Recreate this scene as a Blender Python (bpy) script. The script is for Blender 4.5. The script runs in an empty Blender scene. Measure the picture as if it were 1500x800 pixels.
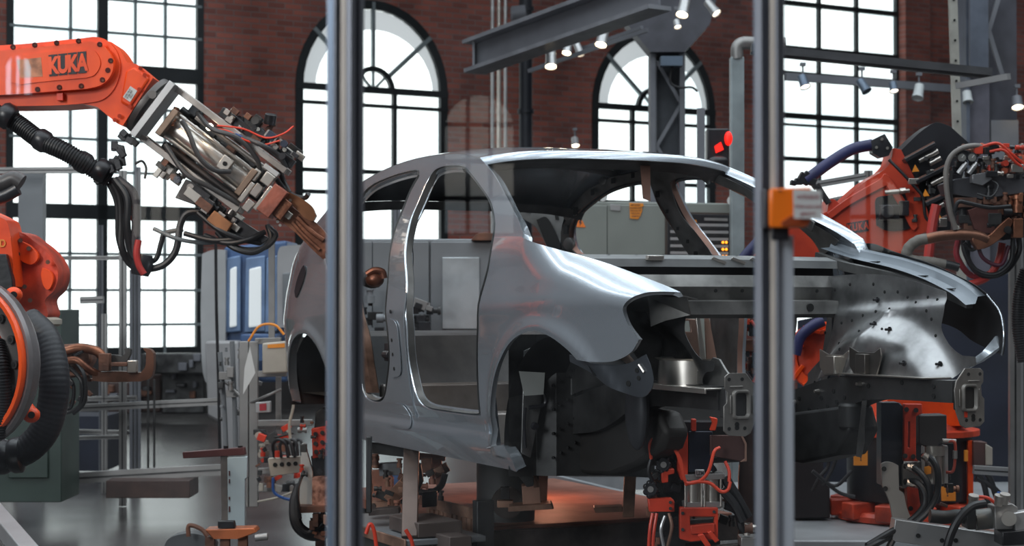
import bpy, bmesh, math, random
from mathutils import Vector, Matrix
from mathutils.geometry import tessellate_polygon
random.seed(7)
V = Vector
C = bpy.context.scene.collection
F = 2700.0; PITCH = .014; H = 1.5
cp_, sp_ = math.cos(PITCH), math.sin(PITCH)

def P(px, py, d):
    """world point seen at (px, py) of the photograph, d metres in front of the camera"""
    a = (px-750)/F*d; b = -(py-400)/F*d
    return V((a, cp_*d-b*sp_, H+sp_*d+b*cp_))
def ray(px, py): return P(px, py, 1)-V((0, 0, H))
def PZ(px, py, z=0):
    r = ray(px, py); return V((0, 0, H))+r*((z-H)/r.z)

# ---------------------------------------------------------------- materials
MATS = {}
def mat(name, col, metal=0., rough=.5, var=.12, scale=6., bump=.0, emit=0., col2=None, spec=.5, coat=0., bscale=None):
    if name in MATS: return MATS[name]
    m = bpy.data.materials.new(name); m.use_nodes = True
    nt = m.node_tree; b = nt.nodes['Principled BSDF']
    tc = nt.nodes.new('ShaderNodeTexCoord')
    nz = nt.nodes.new('ShaderNodeTexNoise'); nz.inputs['Scale'].default_value = scale; nz.inputs['Detail'].default_value = 5
    nt.links.new(tc.outputs['Object'], nz.inputs['Vector'])
    cr = nt.nodes.new('ShaderNodeValToRGB')
    c = V(col[:3]); d = V(col2) if col2 else c*(1-var*2.2)
    cr.color_ramp.elements[0].position = .35; cr.color_ramp.elements[1].position = .62
    cr.color_ramp.elements[0].color = (*d, 1); cr.color_ramp.elements[1].color = (*c, 1)
    nt.links.new(nz.outputs['Fac'], cr.inputs['Fac']); nt.links.new(cr.outputs['Color'], b.inputs['Base Color'])
    b.inputs['Metallic'].default_value = metal; b.inputs['Roughness'].default_value = rough
    b.inputs['Specular IOR Level'].default_value = spec
    if coat: b.inputs['Coat Weight'].default_value = coat; b.inputs['Coat Roughness'].default_value = .03
    if emit: b.inputs['Emission Strength'].default_value = emit; nt.links.new(cr.outputs['Color'], b.inputs['Emission Color'])
    if bump:
        bp = nt.nodes.new('ShaderNodeBump'); bp.inputs['Strength'].default_value = bump; bp.inputs['Distance'].default_value = .02
        n2 = nt.nodes.new('ShaderNodeTexNoise'); n2.inputs['Scale'].default_value = bscale or scale*4; n2.inputs['Detail'].default_value = 3
        nt.links.new(tc.outputs['Object'], n2.inputs['Vector'])
        nt.links.new(n2.outputs['Fac'], bp.inputs['Height']); nt.links.new(bp.outputs['Normal'], b.inputs['Normal'])
    MATS[name] = m; return m

M_paint = mat('body_paint', (.52, .57, .62), .75, .25, .05, 3, coat=1.0)
M_post = mat('post_aluminium', (.24, .25, .28), .5, .5, .08, 4)
M_orange_r = mat('robot_red_orange', (.60, .062, .025), 0, .38, .15, 5, .03, col2=(.42, .04, .02), coat=.2)
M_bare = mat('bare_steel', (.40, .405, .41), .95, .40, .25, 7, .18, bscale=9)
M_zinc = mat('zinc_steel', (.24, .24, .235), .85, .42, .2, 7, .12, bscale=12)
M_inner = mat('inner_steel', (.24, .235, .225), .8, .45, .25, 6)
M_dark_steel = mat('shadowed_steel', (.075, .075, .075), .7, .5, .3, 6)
M_black = mat('black_rubber', (.012, .012, .014), 0, .45, .2, 12)
M_blackp = mat('black_plastic', (.018, .018, .022), 0, .35, .3, 8, .05)
M_hole = mat('dark_hole', (.006, .006, .006), 0, .9)
M_orange = mat('robot_orange', (.93, .085, .004), 0, .4, .2, 5, .03, col2=(.68, .05, .004), spec=.35)
M_orange_d = mat('worn_orange', (.66, .055, .014), .1, .45, .3, 9, .1, col2=(.30, .028, .01))
M_red = mat('clamp_red', (.62, .045, .015), 0, .5, .2, 9)
M_copper = mat('copper', (.36, .15, .085), .8, .42, .3, 9, .1, col2=(.13, .05, .03))
M_rust = mat('rusty_brown', (.20, .085, .05), .2, .65, .3, 10, .2, col2=(.07, .035, .025))
M_alu = mat('aluminium', (.50, .50, .50), .7, .38, .08, 4)
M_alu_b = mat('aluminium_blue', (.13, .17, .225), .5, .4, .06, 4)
M_alu_d = mat('dull_aluminium', (.30, .29, .28), .6, .45, .12, 4)
M_silver = mat('machined_silver', (.60, .56, .51), .92, .3, .06, 5)
M_greyp = mat('grey_paint', (.20, .22, .23), .1, .5, .1, 4)
M_beam = mat('beam_paint', (.17, .175, .195), .2, .55, .12, 2)
M_white = mat('white_paint', (.55, .58, .58), 0, .45, .06, 4)
M_beige = mat('beige_enamel', (.42, .38, .32), 0, .5, .08, 6)
M_navy = mat('navy_cloth', (.010, .014, .030), 0, .8, .2, 3, .1)
M_bluehose = mat('blue_hose', (.022, .024, .10), 0, .5, .15, 8)
M_glassy = mat('switch_orange', (.95, .20, .01), 0, .35, .05, 5, col2=(.85, .17, .01))
M_cable_red = mat('red_cable', (.7, .05, .02), 0, .4)
M_cable_blue = mat('blue_cable', (.02, .09, .32), 0, .4)
M_yellow = mat('warning_yellow', (.80, .27, .02), 0, .5, .1)
M_paper = mat('paper', (.62, .62, .60), 0, .7, .04)
M_lamp = mat('lamp_glow', (1, .78, .5), 0, .5, 0, emit=22)
M_lampw = mat('lamp_soft', (1, .80, .6), 0, .5, 0, emit=6)
M_redglow = mat('red_glow', (1, .012, .005), 0, .5, 0, emit=1.3)
M_green = mat('cabinet_green', (.035, .055, .045), 0, .5, .15, 3)
M_greycab = mat('cabinet_grey', (.20, .215, .195), 0, .5, .06, 3)
M_machine = mat('machine_grey', (.20, .21, .22), .1, .45, .1, 2)
M_bluem = mat('machine_blue', (.06, .12, .26), .1, .4, .15, 4)
M_wood = mat('dark_wood', (.05, .025, .02), 0, .6, .2, 8)
M_amber = mat('amber_led', (1, .33, .02), 0, .5, 0, emit=2.5)
M_ink = mat('print_ink', (.35, .08, .09), 0, .7)
M_inkd = mat('dark_ink', (.03, .03, .035), 0, .6)

# ---------------------------------------------------------------- objects
WM = {}
def tag(o, label=None, cat=None, group=None, kind=None):
    if label: o['label'] = label
    if cat: o['category'] = cat
    if group: o['group'] = group
    if kind: o['kind'] = kind
    return o
def thing(name, label, cat, loc=(0, 0, 0), mtx=None, group=None):
    o = bpy.data.objects.new(name, None); C.objects.link(o); o.empty_display_size = .1
    m = mtx or Matrix.Translation(V(loc)); o.matrix_world = m; WM[o.name] = m
    return tag(o, label, cat, group)
def finish(me, name, m, parent, local, sharp=35, bevel=0):
    o = bpy.data.objects.new(name, me); C.objects.link(o)
    if m: me.materials.append(m)
    if parent is not None:
        pm = WM[parent.name]; WM[o.name] = pm
        if not local: me.transform(pm.inverted())
        o.parent = parent
    else: WM[o.name] = Matrix.Identity(4)
    if bevel:
        b = o.modifiers.new('Bevel', 'BEVEL'); b.width = bevel; b.segments = 2; b.limit_method = 'ANGLE'; b.angle_limit = math.radians(40)
    return o
def frame3(d):
    d = d.normalized(); a = V((0, 0, 1)) if abs(d.z) < .9 else V((1, 0, 0))
    u = d.cross(a).normalized(); return u, d.cross(u).normalized(), d
def catmull(pts, k=6):
    if len(pts) < 3: return [V(p) for p in pts]
    p = [V(a) for a in pts]; p = [p[0]*2-p[1]]+p+[p[-1]*2-p[-2]]; out = []
    for i in range(1, len(p)-2):
        for j in range(k):
            t = j/k; a, b, c, d = p[i-1:i+3]
            out.append(.5*((2*b)+(c-a)*t+(2*a-5*b+4*c-d)*t*t+(3*b-a-3*c+d)*t**3))
    out.append(p[-2]); return out
SPLIT = {'screw_hole', 'pillar_hole', 'ledge_slot', 'pressed_hole', 'bracket', 'pressed_dome', 'cowl_clip', 'stud', 'mounting_hole', 'spot_weld', 'bolt_hole', 'hole', 'rail_hole', 'locating_pin', 'stiffening_bead', 'grommet', 'spot_hole', 'floor_hole', 'punched_hole', 'seat_cross_member', 'brace', 'lock_bracket', 'rail', 'flange', 'mounting_arm', 'housing', 'underbody_beam', 'lamp_bracket', 'lamp_shelf', 'gusset', 'socket_row', 'lattice_bar'}
class MB:
    def __init__(s): s.v = []; s.f = []; s.k = []
    def add(s, vs, fs):
        n = len(s.v); s.k.append((n, len(s.f))); s.v += [V(v) for v in vs]; s.f += [tuple(i+n for i in f) for f in fs]; return s
    def box(s, c, sz, R=None):
        c = V(c); h = V(sz)*.5; vs = []
        for x in (-1, 1):
            for y in (-1, 1):
                for z in (-1, 1):
                    p = V((x*h.x, y*h.y, z*h.z)); vs.append(c+(R @ p if R else p))
        return s.add(vs, [(0, 1, 3, 2), (4, 6, 7, 5), (0, 4, 5, 1), (2, 3, 7, 6), (0, 2, 6, 4), (1, 5, 7, 3)])
    def cyl(s, a, b, r, r2=None, n=18, caps=True):
        a = V(a); b = V(b); r2 = r if r2 is None else r2; u, w, d = frame3(b-a); vs = []; fs = []
        for p, q in ((a, r), (b, r2)):
            for i in range(n):
                t = 2*math.pi*i/n; vs.append(p+(u*math.cos(t)+w*math.sin(t))*q)
        fs = [(i, (i+1) % n, n+(i+1) % n, n+i) for i in range(n)]
        if caps: fs += [tuple(range(n-1, -1, -1)), tuple(range(n, 2*n))]
        return s.add(vs, fs)
    def lathe(s, prof, o, axis, n=28):
        """prof: (radius, height along axis)"""
        o = V(o); u, w, d = frame3(V(axis)); vs = []; fs = []
        for r, h in prof:
            for i in range(n):
                t = 2*math.pi*i/n; vs.append(o+d*h+(u*math.cos(t)+w*math.sin(t))*max(r, 1e-4))
        for j in range(len(prof)-1):
            fs += [(j*n+i, j*n+(i+1) % n, (j+1)*n+(i+1) % n, (j+1)*n+i) for i in range(n)]
        return s.add(vs, fs)
    def tube(s, pts, r, n=10, k=6, rib=0, ribstep=.012):
        c = catmull(pts, k)
        if rib:
            # resample at even spacing for corrugations
            L = [0]
            for i in range(1, len(c)): L.append(L[-1]+(c[i]-c[i-1]).length)
            m = int(L[-1]/ribstep*4); out = []; j = 0
            for i in range(m+1):
                t = L[-1]*i/m
                while j < len(L)-2 and L[j+1] < t: j += 1
                q = (t-L[j])/max(1e-9, L[j+1]-L[j]); out.append(c[j].lerp(c[j+1], min(1, q)))
            c = out
        rs = r if callable(r) else (lambda t: r)
        u, w, d = frame3(c[1]-c[0]); vs = []; N = len(c)
        for i, p in enumerate(c):
            d2 = (c[min(i+1, N-1)]-c[max(i-1, 0)]).normalized()
            u = (u-d2*u.dot(d2)).normalized(); w = d2.cross(u)
            q = rs(i/(N-1))*(1+(rib if (i//2) % 2 else 0))
            for j in range(n):
                t = 2*math.pi*j/n; vs.append(p+(u*math.cos(t)+w*math.sin(t))*q)
        fs = [(i*n+j, i*n+(j+1) % n, (i+1)*n+(j+1) % n, (i+1)*n+j) for i in range(N-1) for j in range(n)]
        fs += [tuple(range(n-1, -1, -1)), tuple(range((N-1)*n, N*n))]
        return s.add(vs, fs)
    def sphere(s, c, r, sc=(1, 1, 1), n=16, m=10):
        c = V(c); vs = []; fs = []
        for i in range(m+1):
            a = math.pi*i/m
            for j in range(n):
                t = 2*math.pi*j/n; vs.append(c+V((math.sin(a)*math.cos(t)*sc[0], math.sin(a)*math.sin(t)*sc[1], math.cos(a)*sc[2]))*r)
        fs = [(i*n+j, (i+1)*n+j, (i+1)*n+(j+1) % n, i*n+(j+1) % n) for i in range(m) for j in range(n)]
        return s.add(vs, fs)
    def prism(s, pts, ext, holes=()):
        """pts: 3-D polygon, extruded by vector ext; holes likewise"""
        loops = [[V(p) for p in pts]]+[[V(p) for p in h] for h in holes]; ext = V(ext)
        flat = [p for l in loops for p in l]; n = len(flat); tr = tessellate_polygon(loops)
        # orientation test
        fs = [tuple(t) for t in tr]+[tuple(i+n for i in reversed(t)) for t in tr]; k = 0
        for l in loops:
            m = len(l); fs += [(k+i, k+(i+1) % m, k+(i+1) % m+n, k+i+n) for i in range(m)]; k += m
        return s.add(flat+[p+ext for p in flat], fs)
    def each(s, name, m, parent=None, **kw):
        """every added piece becomes a part of its own"""
        ks = s.k+[(len(s.v), len(s.f))]; out = []
        for (v0, f0), (v1, f1) in zip(ks, ks[1:]):
            q = MB(); q.v = s.v[v0:v1]; q.f = [tuple(i-v0 for i in f) for f in s.f[f0:f1]]
            out.append(q.build(name, random.choice(m) if isinstance(m, (list, tuple)) else m, parent, **kw))
        return out
    def build(s, name, m, parent=None, bevel=0, sharp=35, local=False):
        if name in SPLIT and len(s.k) > 1: return s.each(name, m, parent, bevel=bevel, sharp=sharp, local=local)[0]
        me = bpy.data.meshes.new(name); me.from_pydata([tuple(v) for v in s.v], [], s.f); me.validate()
        bm = bmesh.new(); bm.from_mesh(me)
        bmesh.ops.remove_doubles(bm, verts=bm.verts, dist=1e-6)
        bmesh.ops.recalc_face_normals(bm, faces=bm.faces)
        bm.to_mesh(me); bm.free()
        me.polygons.foreach_set('use_smooth', [True]*len(me.polygons)); me.set_sharp_from_angle(angle=math.radians(sharp))
        return finish(me, name, m, parent, local, bevel=bevel)
def seg(a, b, w, t, mb=None, up=None):
    """bar from a to b, w wide across the picture, t deep"""
    mb = mb or MB(); a = V(a); b = V(b); d = (b-a); L = d.length; d.normalize()
    up = up or V((0, 1, 0)); u = d.cross(up).normalized(); n = d.cross(u)
    return mb.box((a+b)/2, (L, w, t), Matrix((d, u, n)).transposed())
def pbox(mb, x0, y0, x1, y1, d, t):
    """upright box whose front face fills that part of the photograph at depth d"""
    a = P(x0, y0, d); b = P(x1, y1, d)
    return mb.box(((a.x+b.x)/2, (a.y+b.y)/2+t/2, (a.z+b.z)/2), (abs(b.x-a.x), t, abs(a.z-b.z)))
def rb(mb, cx, cy, L, W, ang, d, t, off=0):
    """box turned in the picture plane: centre, length, width in pixels at depth d, thickness t metres"""
    k = d/F; c = P(cx, cy, d)+V((0, off, 0)); a = math.radians(ang)
    u = V((math.cos(a), 0, -math.sin(a))); w = V((math.sin(a), 0, math.cos(a))); n = V((0, 1, 0))
    return mb.box(c, (L*k, W*k, t), Matrix((u, w, n)).transposed())
def pp(pts, d): return [P(a, b, d) for a, b in pts]
def poly(mb, pts, d, t, holes=()):
    return mb.prism(pp(pts, d), (0, t, 0), [pp(h, d) for h in holes])
def ptube(mb, pts, r, n=10, k=6, **kw): return mb.tube([P(*p) for p in pts], r, n, k, **kw)
def lettering(name, body, m, origin, u, v, size, parent=None, w=1., bold=.0, thick=.001, align='CENTER', spacing=1.):
    """flat raised letters in the plane u (reading direction), v (up)"""
    cu = bpy.data.curves.new(name, 'FONT'); cu.body = body; cu.size = 1; cu.align_x = align; cu.align_y = 'CENTER'
    cu.offset = bold; cu.extrude = .01; cu.space_character = spacing
    t = bpy.data.objects.new(name, cu); C.objects.link(t)
    bpy.context.view_layer.update()
    me = bpy.data.meshes.new_from_object(t.evaluated_get(bpy.context.evaluated_depsgraph_get())); me.name = name
    bpy.data.objects.remove(t)
    u = V(u).normalized(); v = V(v).normalized(); n = u.cross(v)
    me.transform(Matrix.Translation(V(origin)) @ Matrix((u*size*w, v*size, n*thick*100)).transposed().to_4x4())
    return finish(me, name, m, parent, False)
def bolts(mb, pts, r, h=.012, axis=(0, -1, 0), n=6):
    for p in pts: mb.cyl(p, V(p)+V(axis)*h, r, n=n)
    return mb

# ---------------------------------------------------------------- camera
cam = bpy.data.cameras.new('camera'); co = bpy.data.objects.new('camera', cam); C.objects.link(co)
co.location = (0, 0, H); co.rotation_euler = (math.pi/2+PITCH, 0, 0)
cam.sensor_width = 36; cam.lens = F/1500*36; cam.clip_end = 200; cam.clip_start = .05
cam.dof.use_dof = True; cam.dof.focus_distance = 6.6; cam.dof.aperture_fstop = 5.6
bpy.context.scene.camera = co
sc = bpy.context.scene
sc.view_settings.view_transform = 'Standard'; sc.view_settings.exposure = 0.0
try: sc.view_settings.look = 'Medium Contrast'
except Exception: pass

# ---------------------------------------------------------------- world and lamps
w = bpy.data.worlds.new('hall_light'); sc.world = w; w.use_nodes = True; nt = w.node_tree
tc = nt.nodes.new('ShaderNodeTexCoord'); sx = nt.nodes.new('ShaderNodeSeparateXYZ'); cr = nt.nodes.new('ShaderNodeValToRGB')
nt.links.new(tc.outputs['Generated'], sx.inputs[0]); nt.links.new(sx.outputs['Z'], cr.inputs[0])
e = cr.color_ramp.elements; e[0].position = 0; e[0].color = (.030, .029, .032, 1); e[1].position = 1; e[1].color = (.44, .48, .54, 1)
x = e.new(.5); x.color = (.15, .155, .17, 1)
x = e.new(.05); x.color = (.09, .088, .095, 1)
nt.links.new(cr.outputs['Color'], nt.nodes['Background'].inputs['Color']); nt.nodes['Background'].inputs['Strength'].default_value = 1.0
def area(name, loc, target, sx, sy, power, col):
    l = bpy.data.lights.new(name, 'AREA'); l.shape = 'RECTANGLE'; l.size = sx; l.size_y = sy; l.energy = power; l.color = col
    o = bpy.data.objects.new(name, l); C.objects.link(o); o.location = loc
    o.rotation_euler = (V(target)-V(loc)).to_track_quat('-Z', 'Y').to_euler(); return o
def spot(name, loc, target, power, col, ang=60, r=.05, blend=.6):
    l = bpy.data.lights.new(name, 'SPOT'); l.energy = power; l.color = col; l.spot_size = math.radians(ang); l.spot_blend = blend; l.shadow_soft_size = r
    o = bpy.data.objects.new(name, l); C.objects.link(o); o.location = loc
    o.rotation_euler = (V(target)-V(loc)).to_track_quat('-Z', 'Y').to_euler(); return o
for i in range(9):
    area('skylight', (-8+i*2.1, 8, 9.5), (-8+i*2.1, 8.01, 0), .7, 16, 215, (.86, .94, 1))
area('side_fill_light', (-7, -2, 5), (0, 7, 1), 3, 4, 520, (.9, .95, 1))  # added fill from the left that lightens the car's sides
spot('warm_spotlight', (-2.5, 5.5, 4.5), (-.8, 8.7, 1.3), 150, (1, .62, .36), 30)
spot('gun_key_light', (-4.5, 4.0, 4.2), (-1.9, 8.7, 1.9), 230, (1, .86, .72), 34)  # added warm key light aimed at the welding gun
spot('warm_spotlight', (3.5, 3.5, 4.5), (2.2, 6.2, 1.2), 90, (1, .72, .5), 28)
spot('warm_spotlight', (.3, 7.6, 3.2), (-.1, 8.6, .5), 0, (1, .4, .2), 50)
lp = bpy.data.lights.new('jig_work_lamp', 'POINT'); lp.energy = 6; lp.color = (1, .42, .26); lp.shadow_soft_size = .08
lo = bpy.data.objects.new('jig_work_lamp', lp); C.objects.link(lo); lo.location = (.15, 9.1, .75)
# ================================================================ the hall
WO = V((0, 27, 0)); WU = V((1.65, 1, 0)).normalized(); WN = V((WU.y, -WU.x, 0))
def wl(px, py, off=0):
    r = ray(px, py); o = V((0, 0, H))-(WO+WN*off)
    t = -o.dot(WN)/r.dot(WN); p = V((0, 0, H))+r*t; return ((p-WO).dot(WU), p.z)
def wp(s, z, off=0): return WO+WU*s+V((0, 0, z))+WN*off

def brick_mat():
    m = bpy.data.materials.new('red_brick'); m.use_nodes = True; nt = m.node_tree; b = nt.nodes['Principled BSDF']
    tc = nt.nodes.new('ShaderNodeTexCoord'); sx = nt.nodes.new('ShaderNodeSeparateXYZ'); cb = nt.nodes.new('ShaderNodeCombineXYZ')
    nt.links.new(tc.outputs['Object'], sx.inputs[0]); nt.links.new(sx.outputs['X'], cb.inputs['X']); nt.links.new(sx.outputs['Z'], cb.inputs['Y'])
    br = nt.nodes.new('ShaderNodeTexBrick'); br.inputs['Scale'].default_value = 1; br.inputs['Brick Width'].default_value = .25
    br.inputs['Row Height'].default_value = .078; br.inputs['Mortar Size'].default_value = .009; br.inputs['Mortar Smooth'].default_value = .3
    br.inputs['Color1'].default_value = (.40, .115, .08, 1); br.inputs['Color2'].default_value = (.22, .068, .052, 1); br.inputs['Mortar'].default_value = (.26, .17, .15, 1)
    nt.links.new(cb.outputs[0], br.inputs['Vector'])
    nz = nt.nodes.new('ShaderNodeTexNoise'); nz.inputs['Scale'].default_value = .9; nz.inputs['Detail'].default_value = 6
    nt.links.new(tc.outputs['Object'], nz.inputs['Vector'])
    mr = nt.nodes.new('ShaderNodeMapRange'); mr.inputs['From Min'].default_value = .3; mr.inputs['From Max'].default_value = .7
    mr.inputs['To Min'].default_value = .55; mr.inputs['To Max'].default_value = 1.25
    nt.links.new(nz.outputs['Fac'], mr.inputs[0])
    mx = nt.nodes.new('ShaderNodeMix'); mx.data_type = 'RGBA'; mx.blend_type = 'MULTIPLY'; mx.inputs['Factor'].default_value = 1
    nt.links.new(br.outputs['Color'], mx.inputs['A']); nt.links.new(mr.outputs[0], mx.inputs['B']); nt.links.new(mx.outputs['Result'], b.inputs['Base Color'])
    bp = nt.nodes.new('ShaderNodeBump'); bp.inputs['Distance'].default_value = .02; bp.invert = True
    nt.links.new(br.outputs['Fac'], bp.inputs['Height']); nt.links.new(bp.outputs['Normal'], b.inputs['Normal']); b.inputs['Roughness'].default_value = .85
    return m
def floor_mat():
    m = bpy.data.materials.new('polished_concrete'); m.use_nodes = True; nt = m.node_tree; b = nt.nodes['Principled BSDF']
    tc = nt.nodes.new('ShaderNodeTexCoord'); nz = nt.nodes.new('ShaderNodeTexNoise'); nz.inputs['Scale'].default_value = 1.3; nz.inputs['Detail'].default_value = 7
    nt.links.new(tc.outputs['Object'], nz.inputs['Vector'])
    cr = nt.nodes.new('ShaderNodeValToRGB'); cr.color_ramp.elements[0].color = (.028, .026, .026, 1); cr.color_ramp.elements[1].color = (.075, .07, .068, 1)
    cr.color_ramp.elements[0].position = .3; cr.color_ramp.elements[1].position = .7
    nt.links.new(nz.outputs['Fac'], cr.inputs[0]); nt.links.new(cr.outputs[0], b.inputs['Base Color'])
    b.inputs['Roughness'].default_value = .27; b.inputs['Specular IOR Level'].default_value = .5
    bp = nt.nodes.new('ShaderNodeBump'); bp.inputs['Strength'].default_value = .06; nt.links.new(nz.outputs['Fac'], bp.inputs['Height']); nt.links.new(bp.outputs[0], b.inputs['Normal'])
    return m
def daylight_mat(name, strength, c1, c2):
    m = bpy.data.materials.new(name); m.use_nodes = True; nt = m.node_tree; b = nt.nodes['Principled BSDF']
    tc = nt.nodes.new('ShaderNodeTexCoord'); nz = nt.nodes.new('ShaderNodeTexNoise'); nz.inputs['Scale'].default_value = .35; nz.inputs['Detail'].default_value = 2
    nt.links.new(tc.outputs['Object'], nz.inputs['Vector'])
    cr = nt.nodes.new('ShaderNodeValToRGB'); cr.color_ramp.elements[0].color = (*c1, 1); cr.color_ramp.elements[1].color = (*c2, 1)
    cr.color_ramp.elements[0].position = .38; cr.color_ramp.elements[1].position = .55
    nt.links.new(nz.outputs['Fac'], cr.inputs[0]); nt.links.new(cr.outputs[0], b.inputs['Emission Color']); b.inputs['Emission Strength'].default_value = strength
    b.inputs['Base Color'].default_value = (.5, .5, .5, 1); b.inputs['Roughness'].default_value = .2
    return m
M_brick = brick_mat(); M_floor = floor_mat()
M_day = daylight_mat('daylit_frosted_glass', 2.0, (.62, .72, .74), (.93, 1.0, .99))
M_dayhaze = daylight_mat('hazy_glass', .62, (.60, .66, .68), (.75, .8, .82))
M_frame = mat('window_iron', (.012, .016, .018), .3, .5, .1)
M_muntin = mat('window_muntin', (.24, .28, .29), .3, .5, .1)

WMTX = Matrix.Translation(WO) @ Matrix((WU, -WN, V((0, 0, 1)))).transposed().to_4x4()   # local x along the wall, y away from us, z up
def wall_obj(name, mb, m, **kw):
    o = mb.build(name, m, **kw); return o
MBL = MB
def build_wall_local(name, mb, m, kind=None, parent=None, bevel=0):
    """mesh written in wall coordinates"""
    me = bpy.data.meshes.new(name); me.from_pydata([tuple(v) for v in mb.v], [], mb.f)
    bm = bmesh.new(); bm.from_mesh(me); bmesh.ops.recalc_face_normals(bm, faces=bm.faces); bm.to_mesh(me); bm.free()
    o = bpy.data.objects.new(name, me); C.objects.link(o); me.materials.append(m)
    if parent is None: o.matrix_world = WMTX; WM[o.name] = WMTX
    else: o.parent = parent; WM[o.name] = WMTX
    if kind: o['kind'] = kind
    return o
# window outlines (s, z)
def s_of(px): return wl(px, 400)[0]
def z_of(px, py): return wl(px, py)[1]
WIN = {}
zb = z_of(250, 518)
WIN[1] = [(s_of(8), zb), (s_of(297), zb), (s_of(297), 7.4), (s_of(8), 7.4)]
def arch(xl, xr, yspring, bottom, n=20):
    a, b = s_of(xl), s_of(xr); r = (b-a)/2; c = (a+b)/2; z = z_of((xl+xr)/2, yspring)
    return [(a, bottom), (b, bottom)]+[(c+r*math.cos(t*math.pi/n), z+r*1.06*math.sin(t*math.pi/n)) for t in range(n+1)], c, r, z
WIN[2], c2, r2, z2 = arch(432, 655, 132, zb)
WIN[3], c3, r3, z3 = arch(867, 1047, 160, zb)
WIN[4] = [(s_of(1140), zb), (s_of(1317), zb), (s_of(1317), 7.9), (s_of(1140), 7.9)]
mb = MB()
mb.prism([(x, 0, z) for x, z in [(-14, -.02), (26, -.02), (26, 9), (-14, 9)]], (0, .5, 0), [[(x, 0, z) for x, z in WIN[k]] for k in (1, 2, 3, 4)])
build_wall_local('wall_back', mb, M_brick, 'structure')
# brick pilaster beside the right window
mb = MB(); a, b = s_of(1316), s_of(1352); mb.box(((a+b)/2, -.09, 4.5), (b-a, .2, 9)); 
build_wall_local('trim_1', mb, M_brick, 'structure')

def pane_and_frame(k, fw):
    """outer frame ring and the pane"""
    pts = WIN[k]; n = len(pts); cx = sum(p[0] for p in pts)/n; zs = [p[1] for p in pts]
    x0, x1 = min(p[0] for p in pts), max(p[0] for p in pts); w = x1-x0
    inner = []
    for x, z in pts:
        fx = 1-2*fw/w; 
        zz = z+fw if z == min(zs) else z
        if k in (2, 3) and z > min(zs):
            c, r, zsps = (c2, r2, z2) if k == 2 else (c3, r3, z3)
            zz = zsps+(z-zsps)*(r-fw)/r if z > zsps else z
        elif k in (1, 4) and z == max(zs): zz = z-fw
        inner.append((cx_(x, x0, x1, fw, k), zz))
    return inner
def cx_(x, x0, x1, fw, k):
    c = (x0+x1)/2; return c+(x-c)*(1-2*fw/(x1-x0))
def window(k, fw):
    pts = WIN[k]; inner = pane_and_frame(k, fw)
    mb = MB(); mb.prism([(x, .06, z) for x, z in inner], (0, .02, 0))
    pane = build_wall_local('window_%d' % k, mb, M_day, 'structure')
    mb = MB(); mb.prism([(x, -.02, z) for x, z in pts], (0, .16, 0), [[(x, -.02, z) for x, z in inner]])
    fr = build_wall_local('window_frame', mb, M_frame, parent=pane); 
    return pane
def bars(pane, name, m, items, dep=.07):
    mb = MB()
    for (sa, za, sb, zb_, wd) in items:
        a = V((sa, .0, za)); b = V((sb, .0, zb_)); d = (b-a); L = d.length; d.normalize(); n = V((0, 1, 0)); u = n.cross(d)
        mb.box((a+b)/2, (L, wd, dep), Matrix((d, u, n)).transposed())
    return build_wall_local(name, mb, m, parent=pane)
w1 = window(1, .09); sl, sr = s_of(12), s_of(294)
zy = lambda y: z_of(150, y)
th = [(s_of(149), zb, s_of(149), 7.4, .13), (sl, zy(104), sr, zy(104), .20), (sl, zy(311), sr, zy(311), .19)]
bars(w1, 'mullion', M_frame, th)
tn = [(s_of(x), zb, s_of(x), 7.4, .035) for x in (102, 197, 241)]+[(sl, zy(y), sr, zy(y), .035) for y in (-2, 47, 157, 205, 252, 372, 425, 476)]
bars(w1, 'glazing_bar', M_muntin, tn, .05)
def arched(k, c, r, z, rin):
    p = window(k, .115)
    it = [(c-r, z, c+r, z, .09), (c-r, z-.22, c+r, z-.22, .05)]
    for f in (-.36, .28): it.append((c+f*r, zb, c+f*r, z, .06))
    for y in (z-1.15, z-1.45, z-2.15, z-2.9): it.append((c-r, y, c+r, y, .06))
    bars(p, 'mullion', M_frame, it)
    it = [(c, z+rin, c, z+r*1.04, .05)]
    for a in (40, 140): it.append((c+rin*math.cos(math.radians(a)), z+rin*math.sin(math.radians(a)), c+r*math.cos(math.radians(a)), z+r*1.05*math.sin(math.radians(a)), .06))
    for a in (45, 90, 135): it.append((c, z, c+rin*math.cos(math.radians(a)), z+rin*math.sin(math.radians(a)), .03))
    bars(p, 'glazing_bar', M_muntin, it, .05)
    mb = MB(); n = 16; o = [(c+(rin+.035)*math.cos(math.pi*i/n), z+(rin+.035)*math.sin(math.pi*i/n)) for i in range(n+1)]
    q = [(c+(rin-.035)*math.cos(math.pi*i/n), z+(rin-.035)*math.sin(math.pi*i/n)) for i in range(n, -1, -1)]
    mb.prism([(a, -.03, b) for a, b in o+q], (0, .07, 0)); build_wall_local('inner_arch', mb, M_frame, parent=p)
    # hazy upper band, the roller screen seen behind the arch glass
    mb = MB(); ro = r-.12
    o = [(c+ro*math.cos(math.pi*i/n), z+ro*1.06*math.sin(math.pi*i/n)) for i in range(n+1)]
    q = [(c+ro*.86*math.cos(math.pi*i/n)+.05*ro, z-.0+ro*.80*math.sin(math.pi*i/n)) for i in range(n, -1, -1)]
    mb.prism([(a, .04, b) for a, b in o+q], (0, .01, 0)); build_wall_local('hazy_pane', mb, M_dayhaze, parent=p)
arched(2, c2, r2, z2, .30); arched(3, c3, r3, z3, .30)
w4 = window(4, .06); zy = lambda y: z_of(1228, y)
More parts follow.
